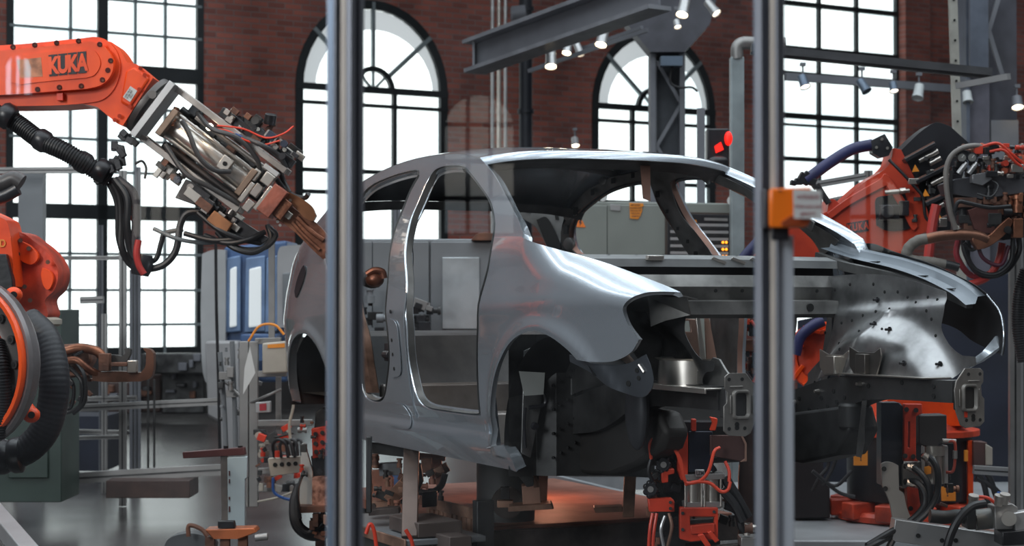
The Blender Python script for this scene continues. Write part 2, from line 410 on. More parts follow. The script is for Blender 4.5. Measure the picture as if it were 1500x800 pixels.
it = [(s_of(x), zb, s_of(x), 7.9, .055) for x in (1200, 1255)]+[(s_of(1142), zy(y), s_of(1315), zy(y), wd) for y, wd in ((12, .08), (76, .06), (113, .07), (174, .09), (187, .04), (236, .07), (300, .07), (360, .07), (430, .07))]
bars(w4, 'glazing_bar', M_frame, it)

mb = MB(); mb.box((4, 16, -.05), (70, 60, .1)); tag(mb.build('floor', M_floor), kind='structure')
# ---- dark plinth under the left window
mb = MB(); a, b = s_of(-40), s_of(640); zt = z_of(240, 522); mb.box(((a+b)/2, -.06, zt/2), (b-a, .1, zt)); build_wall_local('baseboard_back', mb, mat('plinth', (.03, .026, .025), 0, .6), 'structure')

# ---- steel column, beams and pipes
def tagged(name, mb, m, label, cat, group=None, **kw):
    return tag(mb.build(name, m, **kw), label, cat, group)
D = 24
t = thing('steel_column', 'grey riveted steel column with flared gusset head before the right arched window', 'column', PZ(980, 650))
t.location = (P(978, 400, 18).x, P(978, 400, 18).y, 0); WM[t.name] = Matrix.Translation(t.location)
mb = MB(); pbox(mb, 956, 40, 962, 700, 18, .02); pbox(mb, 998, 40, 1004, 700, 18, .02); 
for x in (953, 996): pbox(mb, x, 60, x+7, 560, 17.98, .3)
mb.build('flange', M_beam, t)
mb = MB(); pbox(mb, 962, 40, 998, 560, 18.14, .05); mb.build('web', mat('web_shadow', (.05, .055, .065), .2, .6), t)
mb = MB()
for i in range(7):
    y0 = 90+i*62; a = P(962, y0, 18.05); b = P(998, y0+62, 18.05)
    if i % 2: a, b = P(998, y0, 18.05), P(962, y0+62, 18.05)
    seg(a, b, .035, .015, mb)
mb.build('lattice_bar', M_beam, t)
mb = MB(); poly(mb, [(912, -12), (1052, -12), (1040, 35), (1003, 76), (953, 76), (918, 34)], 17.9, .35)
mb.build('gusset', mat('gusset_paint', (.07, .07, .085), .2, .55), t)
mb = MB(); pbox(mb, 968, 82, 1000, 96, 17.8, .15); mb.build('junction_box', M_alu_b, t)
mb = MB(); ptube(mb, [(985, 96, 17.9), (982, 120, 17.9), (995, 128, 17.9), (1013, 128, 17.9), (1022, 134, 17.9)], .012); mb.build('cable', M_black, t)

t = thing('crane_beam', 'grey steel I beam crossing above the car roof toward the column', 'beam', P(700, 80, 19))
a = P(693, 84, 20); b = P(985, -20, 15.5)
def ibeam(a, b, h, w, parent):
    up = V((0, 0, 1)); d = (b-a).normalized(); sd = d.cross(up).normalized(); upv = sd.cross(d)
    R = Matrix((d, sd, upv)).transposed(); L = (b-a).length; c = (a+b)/2
    for nm, mbx in (('web', MB().box(c, (L, .02, h-.04), R)), ('flange', MB().box(c+upv*h/2, (L, w, .035), R)), ('flange', MB().box(c-upv*h/2, (L, w, .035), R))):
        mbx.build(nm, M_beam if nm == 'web' else mat('beam_flange', (.22, .225, .245), .2, .5), parent)
a = P(694, 84, 16.5); b = P(965, -13, 14.5)
ibeam(a, b, .26, .24, t)
mb = MB(); mb.box(a, (.02, .24, .27)); mb.build('end_plate', M_beam, t)

t = thing('lighting_track', 'grey ceiling track running below the steel beam and carrying the spotlights', 'track', P(860, 80, 16))
mb = MB(); seg(P(775, 104, 17), P(948, 44, 16.3), .035, .05, mb); seg(P(845, 74, 17), P(940, 40, 16.4), .03, .04, mb); mb.build('rail', M_beam, t)
def spotlight(px, py, d, ang, label, glow=M_lamp, r=.055, L=.17, m=None, lit=True):
    t = thing('spotlight', label, 'spotlight', P(px, py, d))
    a = math.radians(ang); dr = V((math.sin(a), -.45, -math.cos(a))).normalized(); c = P(px, py, d)
    b = c-dr*L
    MB().lathe([(r*.5, 0), (r*.8, .01), (r*.85, L*.7), (r, L), (r*.9, L), (r*.8, L-.02)], b, dr, 16).build('housing', m or M_alu, t)
    MB().lathe([(0.001, 0), (r*.8, .001)], c-dr*.012, dr, 14).build('lamp_face', glow, t)
    mb = MB(); mb.cyl(b+dr*.05, b+dr*.05+V((0, 0, .13)), .009, n=8); mb.box(b+dr*.05+V((0, 0, .14)), (.05, .05, .03)); mb.build('mounting_arm', M_beam, t)
    return t
spotlight(807, 98, 16, 0, 'vertical white spotlight, the leftmost lamp hanging under the steel beam')
spotlight(830, 78, 16.5, -10, 'small lit spotlight between the two brighter lamps under the beam', r=.045)
spotlight(851, 80, 16.8, 20, 'dim copper coloured spotlight beside the bright tilted lamp under the beam', M_lampw, .04)
spotlight(880, 66, 15.8, -14, 'tilted white spotlight, nearest to the column of those under the beam', M_lamp)
spotlight(999, 22, 15.2, -14, 'bright spotlight hanging in front of the column gusset')
spotlight(993, 40, 16.2, 10, 'faint orange lamp just under the bright gusset spotlight', M_lampw, .035, .08)
spotlight(1050, 20, 17.2, 35, 'spotlight pointing right just left of the right fence post', M_lampw, .05)
spotlight(843, 214, 22, 5, 'warm lit lamp low in front of the brick wall above the car roof', M_lamp, .05, .12)
spotlight(998, 216, 22, 5, 'faint warm lamp low beside the steel column above the car roof', M_lampw, .045, .1)
spotlight(1180, 128, 16.5, 15, 'unlit track spotlight hanging before the left panes of the right window', M_lampw, .05, .13, M_alu_b)
spotlight(1270, 134, 16.8, 28, 'unlit track spotlight hanging before the centre of the right window', M_alu_b, .05, .14, M_alu_b)
spotlight(1310, 134, 16.9, 5, 'small lit spotlight at the right edge of the right window', M_lampw, .045, .1, M_alu_b)
spotlight(1344, 144, 17, -15, 'white spotlight hanging before bare brick right of the window', M_paper, .055, .15, M_white)
spotlight(1491, 158, 17, 0, 'bright round lamp near the right picture edge', M_lamp, .06, .12, M_beam)
spotlight(1418, 150, 17, 0, 'pale unlit spotlight between the drilled post and the big grey column', M_paper, .05, .12, M_white)
mb = MB(); seg(P(1150, 112, 17), P(1425, 132, 17.6), .07, .06, mb)
tagged('conduit', mb, M_beam, 'grey conduit bar running behind the spotlights across the right window', 'conduit')

def pipe(px0, px1, y0, y1, d, m, label, cat='pipe', name='pipe', group=None):
    mb = MB(); r = (px1-px0)/2*d/F; x = (px0+px1)/2; mb.cyl(P(x, y0, d), P(x, y1, d), r, n=14)
    for y in range(int(y0)+40, int(y1), 150): mb.cyl(P(x, y, d), P(x, y+6, d), r*1.25, n=14)
    return tagged(name, mb, m, label, cat, group)
pipe(719, 724, -30, 470, 25, M_alu, 'thin pale vertical pipe, leftmost of the pipe bundle between the arched windows')
pipe(728, 734, -30, 470, 25.2, M_silver, 'bright shiny vertical pipe in the middle of the bundle between the arched windows')
pipe(738, 743, -30, 470, 25, M_alu, 'pale vertical pipe, rightmost of the bundle between the arched windows')
pipe(760, 780, -30, 470, 25.2, mat('black_pipe', (.01, .012, .02), .2, .5), 'thick black vertical downpipe right of the pipe bundle')
mb = MB(); pbox(mb, 748, 12, 770, 28, 24.5, .3); mb.cyl(P(750, 20, 24.3), P(770, 18, 24.3), .1, n=16)
tagged('motor_box', mb, M_beam, 'small grey box fixed at the top of the pipe bundle', 'box')
# ---- bent grey post, traffic beacon
t = thing('bent_post', 'thick pale grey square post with a rounded elbow top behind the car roof', 'post', P(1084, 420, 13))
mb = MB(); pbox(mb, 1071, 82, 1091, 750, 13, .1); mb.build('upright', mat('pale_post', (.26, .30, .31), .2, .45), t, bevel=.008)
mb = MB(); pts = [(1080, 86, 13.05), (1080, 70, 13.05), (1088, 63, 13.05), (1104, 63, 13.05), (1150, 64, 13.05)]
ptube(mb, pts, .045, 12); mb.build('elbow', M_alu_d, t)
t = thing('signal_beacon', 'black signal lamp housing glowing red beside the bent grey post', 'signal lamp', P(1055, 220, 12.5))
mb = MB(); pbox(mb, 1036, 188, 1068, 246, 12.5, .14); mb.build('housing', M_blackp, t, bevel=.01)
mb = MB(); mb.sphere(P(1067, 203, 12.48), .036, (.75, .6, 1.35)); mb.build('lens', M_redglow, t)
mb = MB(); poly(mb, [(1047, 214), (1056, 208), (1060, 219), (1049, 224)], 12.45, .02); mb.build('lens', M_redglow, t)
mb = MB(); mb.sphere(P(1052, 236, 12.45), .07, (1, .5, .5)); mb.build('visor', M_blackp, t)
mb = MB(); pbox(mb, 1022, 158, 1033, 640, 14.6, .06)
tagged('slim_post', mb, M_beam, 'slim dark upright between the steel column and the red signal lamp', 'post')
# horizontal profile crossing the right window
mb = MB(); seg(P(1100, 72, 12.4), P(1452, 108, 12.4), .072, .05, mb); seg(P(1100, 74, 12.36), P(1452, 109, 12.36), .02, .05, mb)
tagged('fence_rail', mb, mat('rail_dark', (.075, .075, .08), .5, .45), 'dark long rail crossing in front of the right window at the top', 'rail')
mb = MB(); seg(P(1402, 126, 12.3), P(1478, 112, 12.0), .04, .04, mb)
tagged('short_profile', mb, M_alu, 'short bright aluminium profile ending against the big grey column', 'rail')
# drilled upright, grey column on the right
mb = MB(); a = P(1395, -20, 13); b = P(1419, 750, 13); seg(a, b, .055, .05, mb)
o = tagged('drilled_post', mb, mat('cream_post', (.38, .37, .33), .3, .5), 'narrow cream upright with drilled holes right of the window', 'post')
mb = MB()
for i in range(14):
    c = a.lerp(b, (i+.7)/26)+V((0, -.03, 0)); mb.cyl(c, c+V((0, -.004, 0)), .009, n=8)
mb.build('screw_hole', M_hole, o)
t = thing('wide_column', 'broad grey steel column with diagonal braces at the far right', 'column', (P(1460, 400, 17).x, P(1460, 400, 17).y, 0))
mb = MB(); pbox(mb, 1416, -20, 1421, 560, 17, .4); pbox(mb, 1421, -20, 1448, 100, 16.9, .05); mb.build('flange', mat('column_blue', (.10, .115, .15), .3, .5), t)
mb = MB(); pbox(mb, 1421, 105, 1450, 560, 17.1, .1); mb.build('web', mat('column_mauve', (.12, .115, .145), .2, .6), t)
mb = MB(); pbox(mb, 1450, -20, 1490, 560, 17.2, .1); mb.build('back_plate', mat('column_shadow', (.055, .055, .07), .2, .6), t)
mb = MB(); seg(P(1468, -20, 17), P(1448, 45, 17), .04, .03, mb); seg(P(1448, 45, 17), P(1468, 110, 17), .04, .03, mb); pbox(mb, 1452, 176, 1492, 240, 17.1, .12); mb.build('brace', M_beam, t)
# ================================================================ the car body
CARM = Matrix.Translation((.898, 6.775, .706)) @ Matrix.Rotation(-1.122, 4, 'Z')
car = thing('car_body', 'silver grey unfinished car body shell without doors, hood or wheels, standing on the jig', 'car', mtx=CARM)
def herm(T, v):
    if v <= T[0][0]: return T[0][1]
    if v >= T[-1][0]: return T[-1][1]
    n = len(T)
    for i in range(n-1):
        if v <= T[i+1][0]:
            x0, y0 = T[i]; x1, y1 = T[i+1]; h = x1-x0
            m0 = (y1-T[i-1][1])/(x1-T[i-1][0]) if i else (y1-y0)/h
            m1 = (T[i+2][1]-y0)/(T[i+2][0]-x0) if i+2 < n else (y1-y0)/h
            t = (v-x0)/h; t2 = t*t; t3 = t2*t
            return (2*t3-3*t2+1)*y0+(t3-2*t2+t)*h*m0+(-2*t3+3*t2)*y1+(t3-t2)*h*m1
YZ = [(.10, .745), (.18, .775), (.24, .792), (.30, .796), (.45, .815), (.62, .832), (.78, .830), (.9, .808), (1.0, .783), (1.1, .738), (1.2, .683), (1.37, .60), (1.45, .555)]
YX = [(-3.4, .42), (-3.2, .13), (-3.05, .045), (-2.9, .012), (-2.7, 0), (-.25, 0), (-.05, .008), (.1, .03), (.3, .078), (.5, .14), (.8, .3)]
ZT = [(-.6, 1.03), (-.36, 1.02), (-.19, .98), (.08, .93), (.29, .88), (.41, .85), (.51, .82)]
def ybody(x, z, sgn=-1, off=0, fender=False):
    y = herm(YZ, z)-herm(YX, x)-off
    # rocker crease below the door openings
    y -= .010*math.exp(-((z-.30)/.035)**2)
    # the shoulder below the belt line
    y += .006*math.exp(-((z-.78-.03*x)/.05)**2)
    # flared wheel arch lips
    for cx, cz, r in ((-2.62, .29, .34), (-.13, .26, .42)):
        d = math.hypot(x-cx, z-cz)
        if z > .2: y += .014*math.exp(-((d-r-.012)/.035)**2)
    if fender:
        s = max(0, min(1.2, (z-(herm(ZT, x)-.11))/.11)); y -= .055*s*s*max(0, min(1, (x+.33)/.3))
    return sgn*y
def fside(sgn=-1, off=0, fender=False): return lambda u, v: V((u, ybody(u, v, sgn, off, fender), v))
def smooth_loop(segs, k=5):
    """segs: runs of points; each run is smoothed, the joints between runs stay sharp"""
    out = []
    for i, s in enumerate(segs):
        if len(s) > 2:
            c = catmull([V((a, b, 0)) for a, b in s], k); c = [(p.x, p.y) for p in c]
        else: c = list(s)
        if out and (abs(out[-1][0]-c[0][0])+abs(out[-1][1]-c[0][1])) < 1e-5: c = c[1:]
        out += c
    if abs(out[0][0]-out[-1][0])+abs(out[0][1]-out[-1][1]) < 1e-5: out.pop()
    return out
def panel(name, outer, holes, fn, t, m, parent, step=.03, inward=None, local=True):
    """a sheet t thick: outline and holes in surface coordinates (u, v), fn maps them to space; exact edges, true surface normals"""
    bm = bmesh.new(); loops = [outer]+list(holes); flat = [p for l in loops for p in l]
    vs = [bm.verts.new((a, b, 0)) for a, b in flat]
    for tr in tessellate_polygon([[V((a, b, 0)) for a, b in l] for l in loops]):
        try: bm.faces.new([vs[i] for i in tr])
        except ValueError: pass
    us = [p[0] for p in flat]; ws = [p[1] for p in flat]
    for lo, hi, n in ((min(us), max(us), V((1, 0, 0))), (min(ws), max(ws), V((0, 1, 0)))):
        a = math.floor(lo/step)*step
        while a < hi:
            a += step
            if a >= hi: break
            bmesh.ops.bisect_plane(bm, geom=bm.verts[:]+bm.edges[:]+bm.faces[:], dist=1e-6, plane_co=n*a, plane_no=n)
    bmesh.ops.remove_doubles(bm, verts=bm.verts, dist=2e-5)
    bmesh.ops.recalc_face_normals(bm, faces=bm.faces)
    if bm.faces and sum(f.normal.z*f.calc_area() for f in bm.faces) < 0: bmesh.ops.reverse_faces(bm, faces=bm.faces)
    bm.verts.index_update(); h = 2e-3; P0 = []; N0 = []
    for v in bm.verts:
        u, w = v.co.x, v.co.y; p = fn(u, w); n = (fn(u+h, w)-fn(u-h, w)).cross(fn(u, w+h)-fn(u, w-h)).normalized()
        P0.append(p); N0.append(n)
    n = len(P0); verts = P0+[p-q*t for p, q in zip(P0, N0)]; faces = []; nor = []
    for f in bm.faces:
        i = [v.index for v in f.verts]; faces.append(i); nor += [N0[k] for k in i]
        j = [k+n for k in reversed(i)]; faces.append(j); nor += [-N0[k-n] for k in j]
    for e in bm.edges:
        if len(e.link_faces) == 1:
            l = e.link_loops[0]; a, b = l.vert.index, l.link_loop_next.vert.index
            f = [b, a, a+n, b+n]; faces.append(f)
            q = (verts[a]-verts[b]).cross(verts[a+n]-verts[a]); q = q.normalized() if q.length > 0 else V((0, 0, 1)); nor += [q]*4
    bm.free()
    me = bpy.data.meshes.new(name); me.from_pydata([tuple(v) for v in verts], [], faces)
    me.polygons.foreach_set('use_smooth', [True]*len(me.polygons))
    me.normals_split_custom_set([tuple(q) for q in nor])
    return finish(me, name, m, parent, local)
def flange(mb, loop, fn, prof, inside=True, sgn=1):
    """strip following the loop: prof gives (inset across the sheet, depth below it)"""
    n = len(loop); A = sum(loop[i][0]*loop[(i+1) % n][1]-loop[(i+1) % n][0]*loop[i][1] for i in range(n)); s = 1 if A > 0 else -1
    rows = []; h = 2e-3
    for i in range(n):
        a, b, c = loop[i-1], loop[i], loop[(i+1) % n]; t = V((c[0]-a[0], c[1]-a[1])); t.normalize(); q = V((-t.y, t.x))*s
        if not inside: q = -q
        row = []
        for ins, dep in prof:
            u, w = b[0]+q.x*ins, b[1]+q.y*ins; p = fn(u, w); nn = (fn(u+h, w)-fn(u-h, w)).cross(fn(u, w+h)-fn(u, w-h)).normalized()
            row.append(p-nn*dep*sgn)
        rows.append(row)
    m = len(prof); vs = [p for r in rows for p in r]
    mb.add(vs, [(i*m+j, ((i+1) % n)*m+j, ((i+1) % n)*m+j+1, i*m+j+1) for i in range(n) for j in range(m-1)]); return mb

fd = smooth_loop([
    [(-.685, .36), (-.67, .48), (-.645, .62), (-.62, .80), (-.605, .93), (-.65, 1.06), (-.80, 1.165), (-1.04, 1.265), (-1.17, 1.315), (-1.26, 1.345), (-1.40, 1.36), (-1.55, 1.355), (-1.60, 1.31), (-1.60, 1.22), (-1.585, 1.14), (-1.53, 1.05), (-1.46, .95), (-1.38, .83), (-1.35, .70), (-1.35, .56), (-1.33, .45), (-1.29, .375), (-1.20, .345), (-1.05, .34), (-.80, .34), (-.70, .345), (-.685, .36)]])
def rear_opening(mid): return smooth_loop([
    [(-1.72, 1.33), (-1.74, 1.25), (-1.70, 1.11), (-1.63, .96), (-1.58, .82), (-1.55, .66), (-1.55, .55), (-1.60, .45), (-1.66, .375), (-1.74, .345), (-1.84, .345), (-1.91, .37), (-1.94, .45), (-1.95, .58), (-2.02, .72), (-2.14, .83)]+mid+[(-2.30, 1.32), (-2.10, 1.352), (-1.90, 1.365), (-1.77, 1.362), (-1.72, 1.33)]])
rd = rear_opening([(-2.30, .89), (-2.44, .95), (-2.52, 1.04), (-2.50, 1.15), (-2.42, 1.24)])
rd_far = rear_opening([(-2.38, .90), (-2.62, .95), (-2.80, 1.03), (-2.78, 1.14), (-2.60, 1.24)])
arch_r = [(-2.62+.34*math.cos(t), .29+.34*math.sin(t)) for t in [math.pi*i/24 for i in range(25)]]
bs = smooth_loop([
    [(-.62, .24), (-.62, .45)], [(-.62, .45), (-.50, .78)], [(-.50, .78), (-.50, .95)], [(-.50, .95), (-.37, .985)], [(-.37, .985), (-.385, 1.035)], [(-.385, 1.035), (-.50, 1.10), (-.73, 1.205), (-.90, 1.285), (-1.03, 1.335), (-1.13, 1.37)],
    [(-1.13, 1.37), (-1.20, 1.385), (-1.36, 1.405), (-1.64, 1.42), (-1.87, 1.42), (-2.10, 1.405), (-2.31, 1.375), (-2.48, 1.335), (-2.66, 1.275), (-2.80, 1.20), (-2.91, 1.10), (-3.0, .99), (-3.06, .93)],
    [(-3.06, .93), (-3.15, .90), (-3.20, .84), (-3.17, .78), (-3.10, .72), (-3.07, .62), (-3.06, .5), (-3.06, .34), (-3.02, .28), (-2.96, .29)]])
bs += [p for p in reversed(arch_r)][0:] + smooth_loop([[(-2.28, .29), (-2.26, .20), (-2.20, .165)], [(-2.20, .165), (-.50, .155)], [(-.50, .155), (-.45, .152)], [(-.45, .152), (-.46, .20), (-.50, .245)], [(-.50, .245), (-.61, .24)]])
fe = smooth_loop([
    [(-.57, .99), (-.50, 1.005), (-.42, 1.02), (-.36, 1.018), (-.28, 1.0), (-.19, .982), (-.03, .952), (.08, .932), (.18, .91), (.29, .882), (.41, .85), (.47, .832), (.52, .815)],
    [(.52, .815), (.46, .818), (.41, .815), (.37, .80), (.345, .775), (.34, .75), (.36, .71), (.41, .66)],
    [(.41, .66), (.37, .615), (.29, .585), (.20, .58), (.12, .585)],
    [(.12, .585), (.07, .62), (-.02, .66), (-.12, .68), (-.20, .673), (-.29, .65), (-.38, .60), (-.48, .505), (-.545, .39), (-.575, .28), (-.58, .235)],
    [(-.58, .235), (-.655, .225)], [(-.655, .225), (-.66, .29), (-.635, .48), (-.61, .63), (-.60, .73), (-.575, .81), (-.555, .89), (-.57, .99)]])
def body_side(sgn, skin, inner, nm):
    rd = rear_opening([(-2.30, .89), (-2.44, .95), (-2.52, 1.04), (-2.50, 1.15), (-2.42, 1.24)]) if sgn < 0 else rd_far
    f = fside(sgn, .004)
    o = panel(nm, bs, [fd, rd], f, .0015, skin, car, .035)
    mb = MB(); ds = 1 if sgn < 0 else -1
    # loops run in (x, z); the sheet's own normal points to -y, hence the sign
    flange(mb, fd, f, [(0, 0), (.004, .004), (.007, .012), (.009, .026), (.018, .030)], True, ds)
    flange(mb, rd, f, [(0, 0), (.004, .004), (.007, .012), (.009, .026), (.018, .030)], True, ds)
    mb.build('door_flange', skin, o, sharp=50, local=True)
    mb = MB(); wsl = [p for p in bs]; flange(mb, wsl, f, [(0, 0), (.003, .008), (.004, .045)], True, ds); mb.build('edge_flange', skin, o, sharp=60, local=True)
    return o
body = body_side(-1, M_paint, M_inner, 'body_side')
far = body_side(1, M_paint, M_inner, 'body_side')

# second crease loop pressed round the door openings of the near side
def offset_loop(loop, d):
    n = len(loop); A = sum(loop[i][0]*loop[(i+1) % n][1]-loop[(i+1) % n][0]*loop[i][1] for i in range(n)); s = 1 if A > 0 else -1; out = []
    for i in range(n):
        a, b, c = loop[i-1], loop[i], loop[(i+1) % n]; t = V((c[0]-a[0], c[1]-a[1])); t.normalize(); q = V((-t.y, t.x))*s; out.append((b[0]+q.x*d, b[1]+q.y*d))
    return out
mb = MB(); f = fside(-1, -.0012)
mb.tube([f(-1.395+.045*math.cos(a)-.02*(z-.5), z) for a, z in [(0, .30), (0, .42), (0, .55), (0, .70), (0, .82)]], .004, 8)
mb.build('seal_ridge', M_paint, body, local=True)
# pressed patch at the foot of the centre pillar with its holes
mb = MB(); f = fside(-1, .0)
for z in (.50, .56, .62, .74): 
    p = f(-1.50, z); mb.cyl(p, p+V((0, -.0035, 0)), .008, n=12)
p = f(-1.525, .66)
mb.build('pillar_hole', M_hole, body, local=True)
patch = smooth_loop([[(-1.53, .46), (-1.44, .48), (-1.42, .56), (-1.43, .66), (-1.46, .70), (-1.53, .71)], [(-1.53, .71), (-1.53, .46)]])
panel('pillar_patch', patch, [], fside(-1, -.002), .002, M_paint, body, .03)
patch = smooth_loop([[(-1.62, .255), (-1.42, .25), (-1.40, .29), (-1.45, .345), (-1.57, .345), (-1.62, .30), (-1.62, .255)]])
panel('sill_patch', patch, [], fside(-1, -.0025), .002, M_paint, body, .03)

# front fenders
ff = fside(-1, -.003, True); fen = panel('front_fender', fe, [], ff, .0012, M_paint, car, .03)
mb = MB(); flange(mb, fe, ff, [(0, 0), (.003, .004), (.005, .022)], True, 1); mb.build('hem', mat('hem_light', (.60, .64, .68), .6, .3, .05), fen, sharp=50, local=True)
ff2 = fside(1, -.003, True)
fe2 = smooth_loop([[(-.57, .99), (-.50, 1.005), (-.36, 1.018), (-.19, .982), (.08, .932), (.29, .882), (.41, .85), (.52, .81)], [(.52, .81), (.565, .75), (.60, .69), (.605, .64), (.585, .595)], [(.585, .595), (.50, .60), (.40, .615)], [(.40, .615), (.28, .64), (.16, .68), (.02, .70), (-.12, .69), (-.29, .65), (-.42, .57), (-.52, .42), (-.575, .24)], [(-.575, .24), (-.655, .225)], [(-.655, .225), (-.635, .48), (-.60, .73), (-.555, .89), (-.57, .99)]])
fen2 = panel('front_fender', fe2, [], ff2, .0012, mat('fender_inside', (.014, .014, .016), .3, .5), car, .04)
# bright drip ledge along the far fender's top
mb = MB(); top = [(-.55, 1.03), (-.36, .985), (-.08, .945), (.14, .905), (.29, .872), (.40, .838), (.47, .80)]
led = [V((x, ybody(x, z, 1, 0, True)-.008, z+.006)) for x, z in top]; led = catmull(led, 4)
vs = []; n = len(led)
for p in led: vs += [p, p+V((0, -.035, -.004)), p+V((0, -.045, -.028)), p+V((0, -.048, -.030)), p+V((0, -.09, -.034))]
mb.add(vs, [(i*5+j, i*5+5+j, i*5+6+j, i*5+1+j) for i in range(n-1) for j in range(4)]); mb.build('fender_ledge', mat('ledge_silver', (.20, .23, .26), .3, .55, .05), car, local=True)
mb = MB()
for i in (6, 12, 18):
    if i < n: p = led[i]+V((0, -.068, -.031)); mb.box(p, (.05, .016, .004))
mb.build('ledge_slot', M_hole, car, local=True)
# inner reinforcement rail of far fender and its bracket
mb = MB(); pts = [V((x, .66, z-.062)) for x, z in top[:6]]
for a, b in zip(pts, pts[1:]): seg(a, b, .035, .03, mb)
mb.build('upper_rail', M_zinc, car, local=True)
mb = MB(); mb.prism([(.50, .69, .66), (.46, .66, .60), (.42, .60, .55), (.40, .58, .53), (.44, .56, .53), (.50, .62, .57), (.53, .68, .62)], (.006, .012, .0)); mb.tube([(.53, .70, .70), (.52, .69, .62), (.47, .62, .56), (.42, .57, .53)], .006, 8)
mb.build('lamp_bracket', M_paint, car, local=True)
# rim of the far fender
mb = MB(); rim = [(.52, .81), (.565, .75), (.60, .69), (.605, .64), (.585, .595)]
mb.tube([V((x, ybody(x, z, 1, 0, True)-.004, z)) for x, z in rim], .003, 8); mb.build('rim', M_paint, fen2, local=True)

# ---- inner side panels with their own openings (seen through the windscreen)

iouter = smooth_loop([[(-.62, .17), (-.62, .98)], [(-.62, .98), (-.47, 1.03)], [(-.47, 1.03), (-.75, 1.17), (-1.05, 1.30), (-1.15, 1.34)], [(-1.15, 1.34), (-1.6, 1.39), (-2.1, 1.375), (-2.45, 1.31), (-2.78, 1.18), (-2.98, .97), (-3.1, .85)], [(-3.1, .85), (-3.05, .6), (-2.98, .55)]])
iouter += [(-2.62+.37*math.cos(t), .29+.37*math.sin(t)) for t in [math.pi*(.85-.85*i/16) for i in range(17)]]+[(-2.2, .17)]
def frelief(sgn, off):
    def g(u, v):
        b = .012*math.sin(u*19)*math.sin(v*17)*(1 if v > .9 else .4)
        return V((u, ybody(u, v, sgn, off+b), v))
    return g
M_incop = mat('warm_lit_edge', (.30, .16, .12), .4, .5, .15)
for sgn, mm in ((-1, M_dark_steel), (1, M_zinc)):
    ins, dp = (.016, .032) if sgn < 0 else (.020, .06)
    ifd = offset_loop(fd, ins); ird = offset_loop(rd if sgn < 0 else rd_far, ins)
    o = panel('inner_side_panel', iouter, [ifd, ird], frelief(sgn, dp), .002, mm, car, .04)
    mb = MB(); ds = 1 if sgn < 0 else -1
    flange(mb, ifd, fside(sgn, dp), [(0, .0), (.0, -.028)], True, ds); flange(mb, ird, fside(sgn, dp), [(0, .0), (.0, -.028)], True, ds)
    mb.build('opening_edge', M_incop if sgn > 0 else M_inner, o, local=True)
    if sgn > 0:
        mb = MB(); fz = fside(1, .074); random.seed(3)
        for x, z, r in [(-1.62, 1.06, .012), (-1.66, 1.12, .010), (-1.59, 1.0, .018), (-1.68, 1.20, .012), (-1.70, 1.28, .02), (-1.85, 1.375, .016), (-2.05, 1.365, .022), (-2.3, 1.32, .02), (-2.55, 1.24, .026), (-2.75, 1.15, .03), (-2.85, 1.05, .03), (-2.8, .97, .02), (-1.35, 1.355, .014), (-.9, 1.26, .01), (-.8, 1.22, .01), (-.7, 1.17, .008), (-2.93, .92, .03), (-2.6, .93, .015), (-2.4, .86, .02)]:
            p = fz(x, z); mb.box(p, (r*1.7, .004, r*1.5))
        mb.build('pressed_hole', M_hole, o, local=True)
        mb = MB()
        for x, z, a, b in [(-1.25, 1.335, .11, .035), (-.86, 1.235, .10, .045), (-.62, 1.11, .10, .045)]:
            p = fz(x, z); mb.box(p+V((0, -.003, 0)), (a, .008, b), Matrix.Rotation(.45, 3, 'Y'))
        mb.build('bracket', M_inner, o, bevel=.004, local=True)
        mb = MB()
        for x, z, a in ((-2.78, 1.08, .10), (-2.66, 1.22, .07), (-2.15, 1.37, .06)): p = fz(x, z); mb.sphere(p, a*.5, (1.2, .35, .7))
        mb.build('pressed_dome', M_zinc, o, local=True)

# ---- roof
RZ = [(-1.13, 1.372), (-1.36, 1.405), (-1.64, 1.42), (-1.87, 1.42), (-2.10, 1.405), (-2.31, 1.375), (-2.48, 1.335), (-2.66, 1.275), (-2.80, 1.20)]
RZ = RZ[::-1]
def froof(u, v):
    x = u; e = 1-(v/.60)**2; xs = x+.11*e*max(0, min(1, (x+1.9)/.77)); hy = -ybody(x, herm(RZ, x), -1)
    return V((xs, v/.6*(hy-.002), herm(RZ, x)+.040*(1-(v/.6)**4)**1.0*.9+.0))
roof_o = [(-1.13, -.6), (-1.13, .6), (-2.72, .6), (-2.72, -.6)]
rf = panel('roof_panel', roof_o, [], froof, .0015, M_paint, car, .04)
me = rf.data
mb = MB(); n = 24; rows = []
for i in range(n+1):
    v = -.6+1.2*i/n; p = froof(-1.13, v); rows += [p+V((.014, 0, -.034)), p+V((-.012, 0, -.045)), p+V((-.05, 0, -.05)), p+V((-.09, 0, -.068)), p+V((-.16, 0, -.05)), p+V((-.20, 0, -.008))]
mb.add(rows, [(i*6+j, i*6+6+j, i*6+7+j, i*6+1+j) for i in range(n) for j in range(5)]); mb.build('roof_header', M_dark_steel, car, local=True)
mb = MB(); rows = []
for i in range(n+1):
    v = -.6+1.2*i/n; p = froof(-1.13, v); rows += [p, p+V((.008, 0, -.004)), p+V((.014, 0, -.014)), p+V((.020, 0, -.034)), p+V((.012, 0, -.036))]
mb.add(rows, [(i*5+j, i*5+5+j, i*5+6+j, i*5+1+j) for i in range(n) for j in range(4)]); mb.build('windscreen_edge', M_paint, car, local=True)
mb = MB(); rows = []
for i in range(n+1):
    v = -.6+1.2*i/n; p = froof(-2.72, v); rows += [p+V((0, 0, -.002)), p+V((.0, 0, -.04)), p+V((.10, 0, -.05)), p+V((.14, 0, -.01))]
mb.add(rows, [(i*4+j, i*4+4+j, i*4+5+j, i*4+1+j) for i in range(n) for j in range(3)]); mb.build('rear_header', M_dark_steel, car, local=True)
